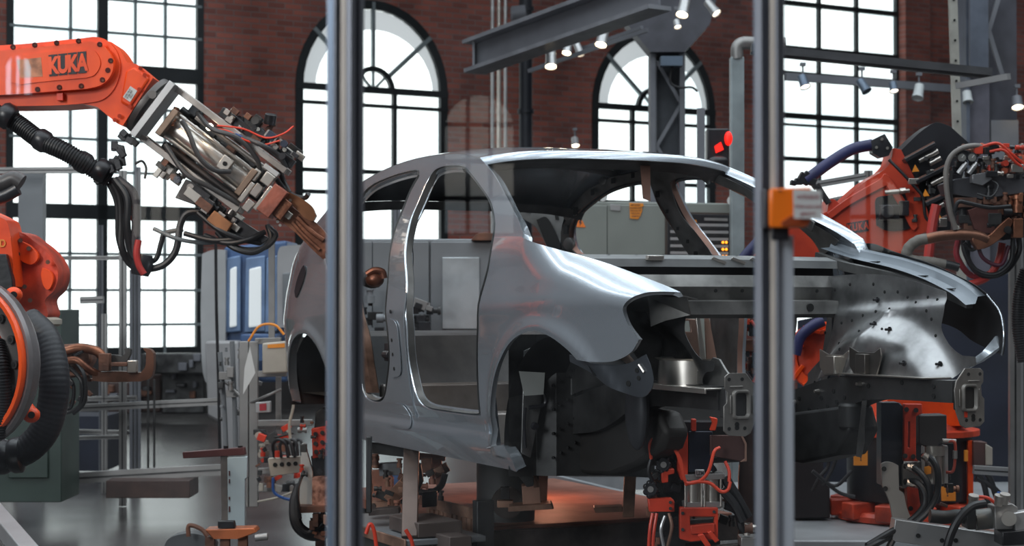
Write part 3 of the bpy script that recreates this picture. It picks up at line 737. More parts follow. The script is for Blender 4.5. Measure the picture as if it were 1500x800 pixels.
for x in (-1.62, -2.1):
    mb = MB(); rows = []
    for i in range(n+1):
        v = -.58+1.16*i/n; p = froof(x, v); rows += [p+V((-.05, 0, -.006)), p+V((-.03, 0, -.025)), p+V((.03, 0, -.025)), p+V((.05, 0, -.006))]
    mb.add(rows, [(i*4+j, i*4+4+j, i*4+5+j, i*4+1+j) for i in range(n) for j in range(3)]); mb.build('roof_bow', M_dark_steel, car, local=True)
mb = MB(); p = froof(-1.13, .12); mb.prism([p+V((-.05, 0, -.03)), p+V((-.05, .05, -.03)), p+V((-.04, .045, -.20)), p+V((-.04, .01, -.19))], (.004, 0, 0)); mb.build('hanging_strip', M_incop, car, local=True)

# ---- cowl and dashboard cross members
def strip(prof_fn, y0, y1, n, name, m, parent=car, t=None):
    """prof_fn(y) -> list of points; swept across the car"""
    rows = [prof_fn(y0+(y1-y0)*i/n) for i in range(n+1)]; k = len(rows[0]); vs = [p for r in rows for p in r]
    return MB().add(vs, [(i*k+j, i*k+k+j, i*k+k+1+j, i*k+1+j) for i in range(n) for j in range(k-1)]).build(name, m, parent, local=True, sharp=30)
def bow(y): return .13*(1-(y/.75)**2)
M_cowl = mat('cowl_grey', (.34, .35, .35), .55, .42, .12, 5)
cw = strip(lambda y: [V((-.55+bow(y), y, .955)), V((-.50+bow(y), y, .962)), V((-.43+bow(y), y, .945)), V((-.425+bow(y), y, .915))], -.73, .75, 30, 'cowl_panel', M_cowl)
strip(lambda y: [V((-.52+bow(y), y, .92)), V((-.50+bow(y), y, .80)), V((-.46+bow(y), y, .78))], -.70, .70, 30, 'firewall_upper', mat('firewall_dark', (.055, .05, .05), .5, .5))
strip(lambda y: [V((-.46+bow(y), y, .885)), V((-.40+bow(y), y, .885)), V((-.375+bow(y), y, .84)), V((-.385+bow(y), y, .79)), V((-.33+bow(y), y, .785)), V((-.325+bow(y), y, .735)), V((-.36+bow(y), y, .72))], -.55, .62, 30, 'cross_member', M_inner)
mb = MB()
for y in (-.38, -.2, -.02, .1, .3, .48): p = V((-.382+bow(y), y, .825)); mb.cyl(p, p+V((.006, 0, 0)), .007, n=10)
for y in (-.27, .16, .22, .4): p = V((-.327+bow(y), y, .76)); mb.cyl(p, p+V((.005, 0, 0)), .016, n=12)
mb.build('mounting_hole', M_hole, car, local=True)
mb = MB()
for y in (.02, .11, .2, .29): p = V((-.428+bow(y), y, .935)); mb.prism([p+V((0, -.03, .01)), p+V((.004, .03, -.012)), p+V((.004, .036, -.004)), p+V((0, -.024, .016))], (.006, 0, .004))
mb.box(V((-.425+bow(-.25), -.25, .948)), (.02, .07, .018)); mb.build('cowl_clip', M_silver, car, bevel=.002, local=True)
mb = MB()
for i in range(12): y = -.62+i*.11; p = V((-.49+bow(y), y, .9625)); mb.cyl(p, p+V((0, 0, .001)), .005, n=8)
mb.build('spot_weld', M_dark_steel, car, local=True)

# ---- near wheel house: dark stampings behind the arch
strip(lambda z: [V((-.50, -.77, z)), V((-.49, -.66, z)), V((-.44, -.60, z)), V((-.44, -.50, z)), V((-.40, -.42, z)), V((-.40, -.2, z-.02))], .13, .66, 14, 'splash_panel', M_dark_steel)
strip(lambda y: [V((-.50, y, .42)), V((-.40, y, .40)), V((-.36, y, .30)), V((-.42, y, .16)), V((-.60, y, .135)), V((-.8, y, .16))], -.42, .74, 20, 'toe_board', mat('toe_dark', (.05, .047, .045), .5, .55))
mb = MB(); rows = []
for i in range(19):
    a = math.pi*(.24+.82*i/18); rows += [V((-.13+.41*math.cos(a), -.77, .25+.41*math.sin(a))), V((-.13+.41*math.cos(a), -.56, .25+.41*math.sin(a)))]
mb.add(rows, [(i*2, i*2+2, i*2+3, i*2+1) for i in range(18)]); mb.build('wheel_house', mat('liner_dark', (.03, .03, .032), .4, .6), car, local=True)
apr = smooth_loop([[(-.42, .88), (-.10, .89), (.14, .87), (.38, .82)], [(.38, .82), (.40, .76), (.385, .69), (.42, .64), (.46, .61), (.50, .592)], [(.50, .592), (.57, .59)], [(.57, .59), (.57, .56), (.52, .55), (.47, .51)], [(.47, .51), (-.15, .50)], [(-.15, .50), (-.30, .47), (-.58, .39)], [(-.58, .39), (-.44, .50), (-.33, .58), (-.28, .68), (-.27, .75)], [(-.27, .75), (-.42, .80)], [(-.42, .80), (-.42, .88)]], 5)
def fapr(sgn):
    def g(x, z):
        r = math.hypot((x-.08)/1.15, z-.33); b = .13/(1+math.exp((r-.36)/.018))
        t = .025/(1+math.exp((z-.765-.05*x)/.008)) if x > -.45 else 0
        y = .565-b*.8-.35*(z-.6)*0-t-.02*math.exp(-((x-.02-.5*(z-.6))/.03)**2)*(1 if z < .75 else 0)
        y += .012*math.exp(-(((x-.25)/.05)**2+((z-.60)/.03)**2))
        return V((x, sgn*y, z))
    return g
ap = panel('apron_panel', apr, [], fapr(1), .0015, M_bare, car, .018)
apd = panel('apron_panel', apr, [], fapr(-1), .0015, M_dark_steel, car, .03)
mb = MB(); g = fapr(1); random.seed(5)
hl = [(-.38, .84), (-.3, .83), (-.2, .85), (-.05, .85), (.02, .82), (.1, .82), (.16, .80), (.22, .78), (.28, .80), (.3, .75), (.33, .72), (.34, .79), (-.22, .70), (-.15, .71), (-.08, .73), (.0, .745), (.08, .755), (-.2, .62), (-.1, .6), (.05, .56), (.15, .55), (-.02, .67), (.12, .68), (-.33, .66), (.36, .66), (-.4, .46), (-.35, .5), (-.22, .55)]
for x, z in hl: p = g(x, z); mb.sphere(p, .007, (1, .5, 1), 8, 5)
mb.build('punched_hole', M_hole, ap, local=True)
mb = MB()
for x, z in ((-.02, .79), (.07, .70), (.16, .68), (.30, .56), (.06, .53), (.42, .56)): p = g(x, z); mb.cyl(p, p+V((0, -.022, 0)), .005, n=8); mb.cyl(p, p+V((0, -.004, 0)), .011, n=10)
mb.build('stud', M_blackp, ap, local=True)
mb = MB(); ps = [V((.47, .40, .513)), V((.02, .40, .513))]; mb.box((.22, .45, .512), (.50, .13, .004)); mb.build('apron_foot', M_silver, ap, local=True)
M_br = mat('bracket_dark', (.13, .12, .11), .8, .4, .2)
def bracket(x0, x1, z0, z1, y, m):
    mb = MB(); mb.prism([(x0, y, z0+.03), (x0+.03, y, z0), (x1-.03, y, z0), (x1, y, z1-.03), (x1-.01, y, z1), (x1-.05, y, z1-.02), (x0+.06, y, z1-.02), (x0, y, z1)], (0, -.006, 0)); mb.box(((x0+x1)/2, y-.015, (z0+z1)/2-.01), ((x1-x0)*.3, .03, (z1-z0)*.7))
    return mb.build('bracket', m, car, bevel=.003, local=True)
b1 = bracket(.0, .20, .51, .615, .42, M_br); b2 = bracket(-.22, -.02, .50, .60, .44, M_silver)
mb = MB()
for x in (.055, .12): mb.cyl((x, .414, .575), (x, .411, .575), .009, n=10)
mb.build('hole', M_hole, b1, local=True)
# curved pillar gusset at the far side, with big round holes
mb = MB(); gp = smooth_loop([[(-.60, .40), (-.50, .47), (-.40, .56), (-.34, .66), (-.33, .76), (-.36, .80), (-.42, .80), (-.46, .76), (-.45, .66), (-.47, .58), (-.56, .48), (-.62, .42), (-.60, .40)]])
hole = [(-.398+.035*math.cos(a), .70+.055*math.sin(a)) for a in [i*math.pi/8 for i in range(16)]]
h2 = [(-.40+.018*math.cos(a), .60+.024*math.sin(a)) for a in [i*math.pi/6 for i in range(12)]]
mb.prism([(x, .40, z) for x, z in gp], (0, .006, 0), [[(x, .40, z) for x, z in hole], [(x, .40, z) for x, z in h2]]); mb.build('gusset', M_zinc, car, local=True)

# ---- longitudinal rails with the crash plates
rl = smooth_loop([[(-.62, .40), (-.50, .41), (-.32, .45), (-.17, .485), (.0, .50), (.58, .508)], [(.58, .508), (.58, .43)], [(.58, .43), (.15, .422), (-.02, .39), (-.12, .35), (-.25, .31), (-.40, .29), (-.62, .27)], [(-.62, .27), (-.62, .40)]])
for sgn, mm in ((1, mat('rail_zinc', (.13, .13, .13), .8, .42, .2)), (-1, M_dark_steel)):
    mb = MB(); mb.prism([(x, sgn*.43, z) for x, z in rl], (0, sgn*.10, 0)); rr = mb.build('front_rail', mm, car, bevel=.008, local=True)
    mb = MB()
    for x, z in ((-.35, .40), (-.28, .36), (-.2, .41), (-.12, .44), (-.22, .36), (-.1, .40), (-.05, .42), (-.16, .38), (.1, .47), (.48, .485), (.48, .45), (.3, .49), (-.42, .36), (-.30, .32)):
        y = sgn*.43; mb.cyl((x, y, z), (x, y-.004, z), .009, n=10)
    mb.build('rail_hole', M_hole, rr, local=True)
    mb = MB()
    for x, z in ((-.22, .435), (.05, .475), (-.38, .385)): y = .43*sgn; mb.cyl((x, y, z), (x, y-.02, z), .010, .006, n=10)
    mb.build('locating_pin', M_silver, rr, local=True)
    # plate
    o = [(-.534, .541), (-.52, .552), (-.452, .552), (-.415, .508), (-.407, .477), (-.413, .404), (-.434, .355), (-.455, .345), (-.52, .350), (-.538, .365), (-.538, .444), (-.527, .456), (-.524, .492), (-.534, .504)]
    o = [(a+.003, b) for a, b in o]
    def rrect(x0, x1, z0, z1, r=.01, n=4):
        out = []
        for cx, cz, a0 in ((x1-r, z1-r, 0), (x0+r, z1-r, 90), (x0+r, z0+r, 180), (x1-r, z0+r, 270)):
            out += [(cx+r*math.cos(math.radians(a0+90*i/n)), cz+r*math.sin(math.radians(a0+90*i/n))) for i in range(n+1)]
        return out
    h = rrect(-.492, -.446, .412, .486)
    if sgn > 0: o = [(-a, b) for a, b in o]; h = [(-a, b) for a, b in h]
    mb = MB(); mb.prism([(.618, y, z) for y, z in o], (.006, 0, 0), [[(.618, y, z) for y, z in h]])
    M_plate = mat('crash_plate_steel', (.30, .285, .265), .75, .42, .15, 12)
    pl = mb.build('crash_plate', M_plate, car, bevel=.002, local=True)
    mb = MB(); cyy = sum(p[0] for p in h)/len(h)
    rows = []
    for y, z in h:
        for e, dx in ((0, .002), (.10, .012), (.22, .012), (.32, .001)): rows.append(V((.624+dx-.001, cyy+(y-cyy)*(1+e*1.6), .449+(z-.449)*(1+e))))
    k = len(h); mb.add(rows, [(i*4+j, ((i+1) % k)*4+j, ((i+1) % k)*4+j+1, i*4+j+1) for i in range(k) for j in range(3)]); mb.build('raised_collar', M_plate, pl, local=True)
    mb = MB(); s = sgn
    for y, z in ((.515, .532), (.465, .532), (.515, .372), (.455, .372)): mb.cyl((.624, s*y, z), (.6255, s*y, z), .006, n=10)
    mb.cyl((.624, s*.485, .375), (.6255, s*.485, .375), .0085, n=10); mb.cyl((.624, s*.485, .385), (.6255, s*.485, .385), .0085, n=10)
    mb.build('bolt_hole', M_hole, pl, local=True)
    mb = MB(); mb.box((.626, s*.487, .508), (.004, .05, .005)); mb.box((.626, s*.425, .45), (.004, .005, .06)); mb.box((.626, s*.51, .45), (.004, .005, .06)); mb.build('stiffening_bead', M_plate, pl, bevel=.0015, local=True)
    if s > 0:
        mb = MB(); mb.box((.6255, .452, .392), (.002, .012, .02)); mb.build('red_mark', M_redglow if 0 else M_red, pl, local=True)
    mb = MB(); mb.box((.595, s*.48, .455), (.045, .085, .10)); mb.build('crush_box', M_dark_steel, car, bevel=.005, local=True)
# ---- near side: bright rail flange, strut cup, gusset, bracket
mb = MB(); mb.box((.38, -.50, .500), (.42, .16, .006)); mb.box((.38, -.582, .494), (.42, .006, .018)); mb.build('rail_flange', M_silver, car, bevel=.002, local=True)
mb = MB(); rows = []
for i in range(15):
    a = math.pi*(1.02+i/14*.96); rows += [V((.29+.125*math.cos(a), -.44+.13*math.sin(a), .503)), V((.29+.12*math.cos(a), -.44+.125*math.sin(a), .585)), V((.29+.135*math.cos(a), -.44+.14*math.sin(a), .592))]
mb.add(rows, [(i*3+j, i*3+3+j, i*3+4+j, i*3+1+j) for i in range(14) for j in range(2)]); mb.build('strut_cup', M_silver, car, local=True)
mb = MB(); mb.prism([(.02, -.68, .665), (.08, -.66, .665), (.20, -.58, .52), (.22, -.57, .49), (.17, -.58, .49), (.08, -.63, .55), (.02, -.68, .60)], (.01, .01, 0)); mb.build('gusset', mat('gusset_warm_lit', (.42, .30, .24), .7, .4, .15), car, bevel=.002, local=True)  # steel plate, the copper light falling on it is put into the colour
mb = MB(); mb.prism([(.40, -.50, .51), (.40, -.50, .55), (.46, -.50, .575), (.50, -.50, .60), (.54, -.50, .595), (.58, -.50, .56), (.61, -.50, .54), (.61, -.50, .50)], (0, .008, 0)); mb.build('rail_web', M_inner, car, bevel=.002, local=True)
br = smooth_loop([[(.02, .575), (.12, .545), (.22, .50), (.32, .47), (.38, .47), (.42, .51), (.42, .56), (.40, .61)], [(.40, .61), (.30, .575), (.15, .575), (.02, .60)], [(.02, .60), (.02, .575)]])
mb = MB(); bo = fside(-1, .03)
panel('bumper_bracket', br, [], fside(-1, .03), .003, mat('bracket_bluegrey', (.09, .10, .115), .6, .4), car, .03)
mb = MB(); 
for x, z, r in ((.31, .51, .010), (.36, .53, .008), (.355, .555, .008)): p = bo(x, z); mb.cyl(p, p+V((0.001, -.003, 0)), r, n=10)
mb.build('hole', M_hole, car, local=True)
mb = MB(); p = bo(.37, .575); q = bo(.39, .55); mb.cyl(p+V((0, -.004, 0)), q+V((0, -.004, 0)), .005, n=8); mb.build('clip', M_silver, car, local=True)
# headlamp cavity sheet
mb = MB(); mb.prism([(.36, -.60, .80), (.50, -.60, .80), (.44, -.55, .74), (.36, -.60, .72), (.30, -.62, .70), (.28, -.62, .80)], (0, .004, 0)); mb.prism([(.30, -.69, .83), (.48, -.64, .81), (.44, -.52, .79), (.28, -.55, .80)], (0, 0, .004)); mb.build('lamp_shelf', M_inner, car, local=True)
# near strut details inside the arch
mb = MB(); mb.prism([(-.46, -.74, .22), (-.46, -.70, .20), (-.45, -.66, .40), (-.45, -.65, .56), (-.46, -.68, .62), (-.46, -.73, .60)], (.008, 0, 0)); mb.build('hinge_pillar', M_zinc, car, bevel=.004, local=True)
mb = MB()
for z in (.32, .46, .56): mb.cyl((-.455, -.69, z), (-.43, -.69, z), .016, .012, n=12)
mb.tube([(-.44, -.69, .46), (-.42, -.66, .44), (-.42, -.66, .40), (-.43, -.72, .39)], .008, 8); mb.tube([(-.44, -.73, .39), (-.44, -.735, .33), (-.44, -.73, .24)], .006, 8)
mb.build('grommet', M_blackp, car, local=True)
mb = MB()
for i in range(22): mb.cyl((-.435, -.62+.03*(i % 5)+.01*random.random(), .2+.018*i), (-.43, -.62+.03*(i % 5), .2+.018*i), .006, n=8)
mb.build('spot_hole', M_hole, car, local=True)
# oval cover, sub frame and sump-like underbody
mb = MB(); mb.sphere((.10, -.56, .40), .09, (.75, .35, 1.5), 20, 12); mb.build('oval_cover', mat('oval_dark', (.04, .042, .048), .4, .5), car, local=True)
mb = MB(); mb.prism([(-.5, 0, .135), (-.36, 0, .14), (-.20, 0, .15), (-.02, 0, .20), (.16, 0, .27), (.20, 0, .33), (.14, 0, .40), (-.5, 0, .42)], (0, .10, 0)); 
for v in mb.v: v.y -= .50
mb.build('underbody_beam', mat('under_dark', (.035, .032, .03), .5, .6), car, bevel=.02, local=True)
mb = MB(); mb.prism([(-.7, .40, .16), (-.3, .40, .15), (-.06, .40, .20), (.02, .40, .30), (-.02, .40, .39), (-.7, .40, .30)], (0, .14, 0)); mb.cyl((-.02, .44, .30), (-.02, .44, .40), .05, n=20); mb.build('underbody_beam', M_dark_steel, car, bevel=.012, local=True)
mb = MB(); mb.prism([(.06, .43, .42), (.085, .43, .42), (.07, .43, .33), (.07, .43, .26), (.05, .43, .20), (.02, .43, .20), (.03, .43, .27), (.045, .43, .34)], (0, .004, 0)); mb.build('lashing_hook', M_zinc, car, local=True)
# ---- cabin floor
strip(lambda y: [V((-.62, y, .20)), V((-.9, y, .17)), V((-1.9, y, .17)), V((-2.2, y, .24)), V((-2.6, y, .33)), V((-3.15, y, .33))], -.72, .72, 6, 'floor_pan', M_inner)
strip(lambda y: [V((-.6, y, .175+.13*math.exp(-(y/.11)**4))), V((-2.1, y, .175+.13*math.exp(-(y/.11)**4)))], -.2, .2, 24, 'tunnel', M_inner)
mb = MB(); mb.box((-1.45, 0, .24), (.10, 1.36, .14)); mb.box((-2.02, 0, .30), (.05, 1.36, .22)); mb.build('seat_cross_member', mat('floor_warm', (.34, .31, .29), .7, .42, .12), car, bevel=.012, local=True)
mb = MB(); mb.box((-1.4, .70, .27), (1.75, .12, .20)); mb.build('sill_inner', mat('floor_warm', (.3, .3, .3)), car, bevel=.015, local=True)
mb = MB()
for y in (-.3, .02, .12, .36): mb.cyl((-1.398, y, .26), (-1.394, y, .26), .014, n=12)
for x in (-1.1, -1.3, -1.6, -1.8, -.9): mb.cyl((x, .64, .30), (x, .637, .30), .012, n=10)
mb.build('floor_hole', M_hole, car, local=True)
strip(lambda y: [V((-2.15, y, .33)), V((-2.22, y, .45)), V((-2.30, y, .62)), V((-2.55, y, .64))], -.66, .66, 8, 'rear_bulkhead', mat('bulkhead', (.20, .205, .21), .6, .45, .15))
mb = MB(); rows = []
for sgn in (-1, 1):
    rows = []; mb = MB()
    for i in range(19):
        a = math.pi*i/18; rows += [V((-2.62+.36*math.cos(a), sgn*.78, .27+.37*math.sin(a))), V((-2.62+.36*math.cos(a), sgn*.52, .27+.37*math.sin(a))), V((-2.62, sgn*.52, .27))]
    mb.add(rows, [(i*3+j, i*3+3+j, i*3+4+j, i*3+1+j) for i in range(18) for j in range(2)]); mb.build('rear_wheel_house', mat('liner_dark', (.03, .03, .03)), car, local=True)
# rear jamb with lock bracket, steel with warm copper light put into its colour
jf = fside(-1, .10)
jl = [(-1.90, .38), (-1.92, .5), (-1.94, .62), (-2.02, .75), (-2.14, .86)]
mb = MB(); rows = []
for x, z in catmull([V((a, b, 0)) for a, b in jl], 4) and [(p.x, p.y) for p in catmull([V((a, b, 0)) for a, b in jl], 4)]:
    rows += [V((x+.0, ybody(x, z)+.012, z)), V((x+.03, ybody(x, z)+.03, z)), V((x+.035, ybody(x, z)+.06, z)), V((x-.02, ybody(x, z)+.085, z))]
k = len(rows)//4; mb.add(rows, [(i*4+j, i*4+4+j, i*4+5+j, i*4+1+j) for i in range(k-1) for j in range(3)]); mb.build('lock_jamb', mat('jamb_warm_lit', (.26, .16, .12), .8, .4, .3, 14), car, local=True)
mb = MB(); mb.box((-1.83, -.70, .56), (.05, .06, .08)); mb.box((-1.80, -.70, .50), (.07, .03, .05)); mb.cyl((-1.78, -.70, .60), (-1.78, -.70, .46), .014, n=10); mb.cyl((-1.82, -.74, .55), (-1.76, -.74, .55), .018, n=10); mb.build('lock_bracket', M_blackp, car, bevel=.004, local=True)
# fuel filler pocket on the rear quarter
fl = smooth_loop([[(-2.80, .83), (-2.75, .80), (-2.70, .86), (-2.69, .93), (-2.74, .955), (-2.79, .90), (-2.80, .83)]])
panel('filler_pocket', fl, [], fside(-1, -.001), .002, M_blackp, car, .03)
# rear cross panel
strip(lambda y: [V((-3.2+.10*abs(y)**2, y, .60)), V((-3.22+.10*abs(y)**2, y, .52)), V((-3.18+.10*abs(y)**2, y, .32))], -.68, .68, 12, 'rear_panel', M_inner)
# ================================================================ guard fence in front: posts, panes, safety switch
def extrusion(px, d, rot, label, w=.045):
    base = P(px, 400, d); M = Matrix.Translation((base.x, base.y, 0)) @ Matrix.Rotation(rot, 4, 'Z')
    t = thing('fence_post', label, 'post', mtx=M)
    h = w/2; s = .006; q = .012
    def side(k):
        pts = [(-h, -h), (-s, -h), (-s, -h+.004), (-q, -h+.010), (-s*.5, -h+.015), (s*.5, -h+.015), (q, -h+.010), (s, -h+.004), (s, -h), (h, -h)]
        c, n = math.cos(k*math.pi/2), math.sin(k*math.pi/2); return [(x*c-y*n, x*n+y*c) for x, y in pts[:-1]]
    pts = sum([side(k) for k in range(4)], [])
    mb = MB(); mb.prism([(x, y, 0) for x, y in pts], (0, 0, 2.6)); mb.build('profile', M_post, t, local=True, bevel=.0012)
    mb = MB(); mb.prism([(-h-.0012, -h*.96, .02), (-h-.0012, h*.96, .02), (-h-.0002, h*.96, .02), (-h-.0002, -h*.96, .02)], (0, 0, 2.56)); mb.build('side_facing', M_alu_b, t, local=True)  # thin strip carrying the bluish shade of the left face as colour
    mb = MB(); mb.box((0, 0, .006), (.09, .09, .012)); mb.build('foot_plate', M_alu, t, local=True)
    return t, M
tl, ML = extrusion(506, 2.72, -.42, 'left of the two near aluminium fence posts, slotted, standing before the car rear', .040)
mb = MB(); mb.box((.0075, -.0204, 1.3), (.009, .0012, 2.5)); mb.build('slot_strip', mat('beige_strip', (.42, .37, .32), .2, .5), tl, local=True)
mb = MB(); mb.box((-.0135, -.0204, 1.3), (.009, .0012, 2.5)); mb.build('slot_strip', M_alu_b, tl, local=True)
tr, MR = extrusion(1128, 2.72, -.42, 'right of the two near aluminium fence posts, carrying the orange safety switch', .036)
mb = MB(); mb.box((.0095, -.0184, 1.3), (.008, .0012, 2.5)); mb.build('slot_strip', mat('beige_strip', (.5, .5, .5)), tr, local=True)
mb = MB(); pbox(mb, 1136, 345, 1163, 830, 2.70, .012); mb.build('cover_plate', mat('cover_white', (.47, .50, .54), .1, .4, .03), tr, bevel=.001)
sw = thing('safety_switch', 'orange door safety switch with a black back clamped to the right fence post', 'switch', P(1150, 330, 2.68))
mb = MB(); pbox(mb, 1121, 276, 1128, 333, 2.66, .05); mb.build('back_plate', M_blackp, sw, bevel=.001)
mb = MB(); poly(mb, [(1127, 276), (1190, 274), (1190, 316), (1182, 333), (1127, 333)], 2.655, .045); mb.build('housing', M_glassy, sw, bevel=.004)
mb = MB(); poly(mb, [(1144, 326), (1158, 316), (1190, 316), (1184, 331), (1146, 331)], 2.652, .01); mb.build('recess', mat('switch_shadow', (.30, .05, .01), 0, .5), sw, bevel=.001)
mb = MB(); pbox(mb, 1132, 333, 1156, 352, 2.67, .02); mb.build('bracket', M_blackp, sw, bevel=.001)
mb = MB(); mb.cyl(P(1142, 279, 2.654), P(1142, 279, 2.652), .0018, n=10); mb.build('screw', M_blackp, sw)
pn = tag(poly(MB(), [(1162, 277), (1203, 279), (1205, 321), (1163, 320)], 2.645, .0012).build('paper_note', M_paper), 'white paper note with red print stuck on the orange safety switch', 'note')
WM[pn.name] = Matrix.Identity(4)
for y, s, tx in ((289, .0082, 'INTENSIVE'), (302.5, .0078, 'Wahrweit sind'), (312.5, .0078, 'gesperrt')):
    lettering('printed_text', tx, M_ink, P(1183.5, y, 2.6440), (1, 0, 0), (0, 0, 1), s, pn, .82, .01, .00004)

def glass_mat():
    m = bpy.data.materials.new('guard_glass'); m.use_nodes = True; nt = m.node_tree; nt.nodes.clear()
    out = nt.nodes.new('ShaderNodeOutputMaterial'); tr = nt.nodes.new('ShaderNodeBsdfTransparent'); gl = nt.nodes.new('ShaderNodeBsdfGlossy'); df = nt.nodes.new('ShaderNodeBsdfDiffuse')
    tr.inputs[0].default_value = (.97, .985, .98, 1); gl.inputs['Roughness'].default_value = .01; df.inputs[0].default_value = (.8, .85, .9, 1)
    m1 = nt.nodes.new('ShaderNodeMixShader'); m2 = nt.nodes.new('ShaderNodeMixShader')
    tc = nt.nodes.new('ShaderNodeTexCoord'); nz = nt.nodes.new('ShaderNodeTexNoise'); nz.inputs['Scale'].default_value = 7; nz.inputs['Detail'].default_value = 6
    mr = nt.nodes.new('ShaderNodeMapRange'); mr.inputs['From Min'].default_value = .35; mr.inputs['From Max'].default_value = .75; mr.inputs['To Min'].default_value = .0; mr.inputs['To Max'].default_value = .025
    nt.links.new(tc.outputs['Object'], nz.inputs[0]); nt.links.new(nz.outputs['Fac'], mr.inputs[0]); nt.links.new(mr.outputs[0], m1.inputs[0])
    fr = nt.nodes.new('ShaderNodeFresnel'); fr.inputs[0].default_value = 1.45
    nt.links.new(tr.outputs[0], m1.inputs[1]); nt.links.new(df.outputs[0], m1.inputs[2]); nt.links.new(fr.outputs[0], m2.inputs[0]); nt.links.new(m1.outputs[0], m2.inputs[1]); nt.links.new(gl.outputs[0], m2.inputs[2])
    nt.links.new(m2.outputs[0], out.inputs[0]); return m
M_glass = glass_mat()
def pane(x0, x1, label, d0=2.725, d1=2.725):
    a = P(x0, 400, d0); b = P(x1, 400, d1)
    mb = MB(); mb.add([(a.x, a.y, .04), (b.x, b.y, .04), (b.x, b.y, 2.5), (a.x, a.y, 2.5)], [(0, 1, 2, 3)])
    return tag(mb.build('glass_panel', M_glass), label, 'glass panel')
pane(-160, 489, 'clear guard glass panel left of the left near fence post')
pane(525, 1112, 'clear guard glass panel between the two near fence posts')
pane(1146, 1700, 'clear guard glass panel right of the right near fence post')

# ================================================================ left robot with its dress pack
D = 8.7; K = D/F
def fn_prism(name, pts, d, t, m, parent, bevel=.0, holes=()):
    mb = MB(); poly(mb, pts, d, t, holes); return mb.build(name, m, parent, bevel=bevel)
rob = thing('industrial_robot', 'orange industrial robot arm with its logo plate reaching in from the upper left', 'robot arm', P(-30, 110, D))
body1 = fn_prism('forearm', smooth_loop([[(-120, 68), (8, 66), (120, 56)], [(120, 56), (140, 54), (158, 60), (172, 78), (176, 102), (168, 128), (150, 146), (120, 152)], [(120, 152), (60, 155), (-120, 156)]]), D, .24, M_orange, rob, .035)
cov = fn_prism('side_facing', smooth_loop([[(-120, 78), (0, 74), (118, 62)], [(118, 62), (134, 61), (152, 68), (163, 82), (166, 98), (160, 114), (147, 125), (128, 130)], [(128, 130), (0, 139), (-120, 140)]]), D-.045, .06, M_orange, rob, .014)
fn_prism('raised_panel', smooth_loop([[(14, 84), (66, 76)], [(66, 76), (126, 72)], [(126, 72), (138, 74), (146, 86), (146, 98), (138, 110), (126, 114)], [(126, 114), (60, 120), (30, 124)], [(30, 124), (14, 120)], [(14, 120), (14, 84)]]), D-.052, .02, M_orange, cov, .005)
mb = MB()
for x, y in [(19, 69), (51, 66), (83, 63), (115, 60), (146, 65), (162, 89), (158, 103), (150, 117), (119, 126), (87, 128), (55, 131)]: mb.cyl(P(x, y, D-.046), P(x, y, D-.05), .013, .012, n=12)
for o in mb.each('bolt_recess', mat('recess_dark', (.10, .012, .008), 0, .5), cov): pass
mb = MB()
for x, y in [(19, 69), (51, 66), (83, 63), (115, 60), (146, 65), (162, 89), (150, 117), (119, 126), (87, 128), (55, 131)]: mb.cyl(P(x+.7, y+.7, D-.050), P(x+.7, y+.7, D-.056), .006, n=6)
mb.each('bolt', M_rust, cov)
fn_prism('name_plate', [(24, 88), (60, 84), (62.5, 112), (30, 114)], D-.0535, .002, mat('faded_label', (.62, .25, .13), 0, .6, .25, 20), cov)
# logo: four black tiles with orange letters
th = -.053
for i, ch in enumerate('KUKA'):
    x0 = 71.5+i*14.1; y0 = 80.6-i*1.45
    tile = fn_prism('logo_tile', [(x0-.5, y0), (x0+12.3, y0-1.3), (x0+13.0, y0+30.2), (x0+.6, y0+31.3)], D-.0555, .004, M_inkd, cov)
    lettering('logo_letter', ch, M_orange, P(x0+6.5, y0+16.4, D-.057), (1, 0, .085), (-.02, 0, 1), .108, tile, .66, .045, .0004)
fn_prism('tab', [(83, 137), (92, 136), (92, 147), (83, 147)], D-.03, .04, mat('tab_red', (.9, .05, .01), 0, .4), rob, .001)
wr = fn_prism('wrist', smooth_loop([[(150, 60), (164, 62), (176, 74), (186, 91)], [(186, 91), (200, 94)], [(200, 94), (224, 114)], [(224, 114), (180, 184)], [(180, 184), (172, 181), (150, 163), (140, 156), (118, 152)], [(118, 152), (150, 128), (160, 100), (150, 60)]]), D+.01, .21, M_orange, rob, .03)
fn_prism('wrist_facet', [(184, 104), (197, 98), (219, 115), (190, 158), (176, 150)], D-.004, .03, M_orange, wr, .010)
fn_prism('rating_plate', [(191, 126), (201, 133), (190.5, 149.5), (180, 142)], D-.0075, .003, M_paper, wr)
a = math.radians(54)
for i, tx in enumerate(('4-500 106-59', '07-008 3820', '250-21')):
    lettering('printed_text', tx, M_inkd, P(188.2+i*2.9-1.2, 138.2+i*2.0-1.6, D-.0083), (math.cos(-math.radians(-57)), 0, math.sin(math.radians(57))), (-math.sin(math.radians(57)), 0, math.cos(math.radians(57))), .0125, wr, .7, .01, .0001)
mb = MB()
for x, y in ((212, 110), (204, 131), (190, 156), (206, 100), (175, 170), (168, 176)): mb.cyl(P(x, y, D-.004), P(x, y, D-.012), .010, n=14)
mb.each('cap_screw', M_orange_d, wr)
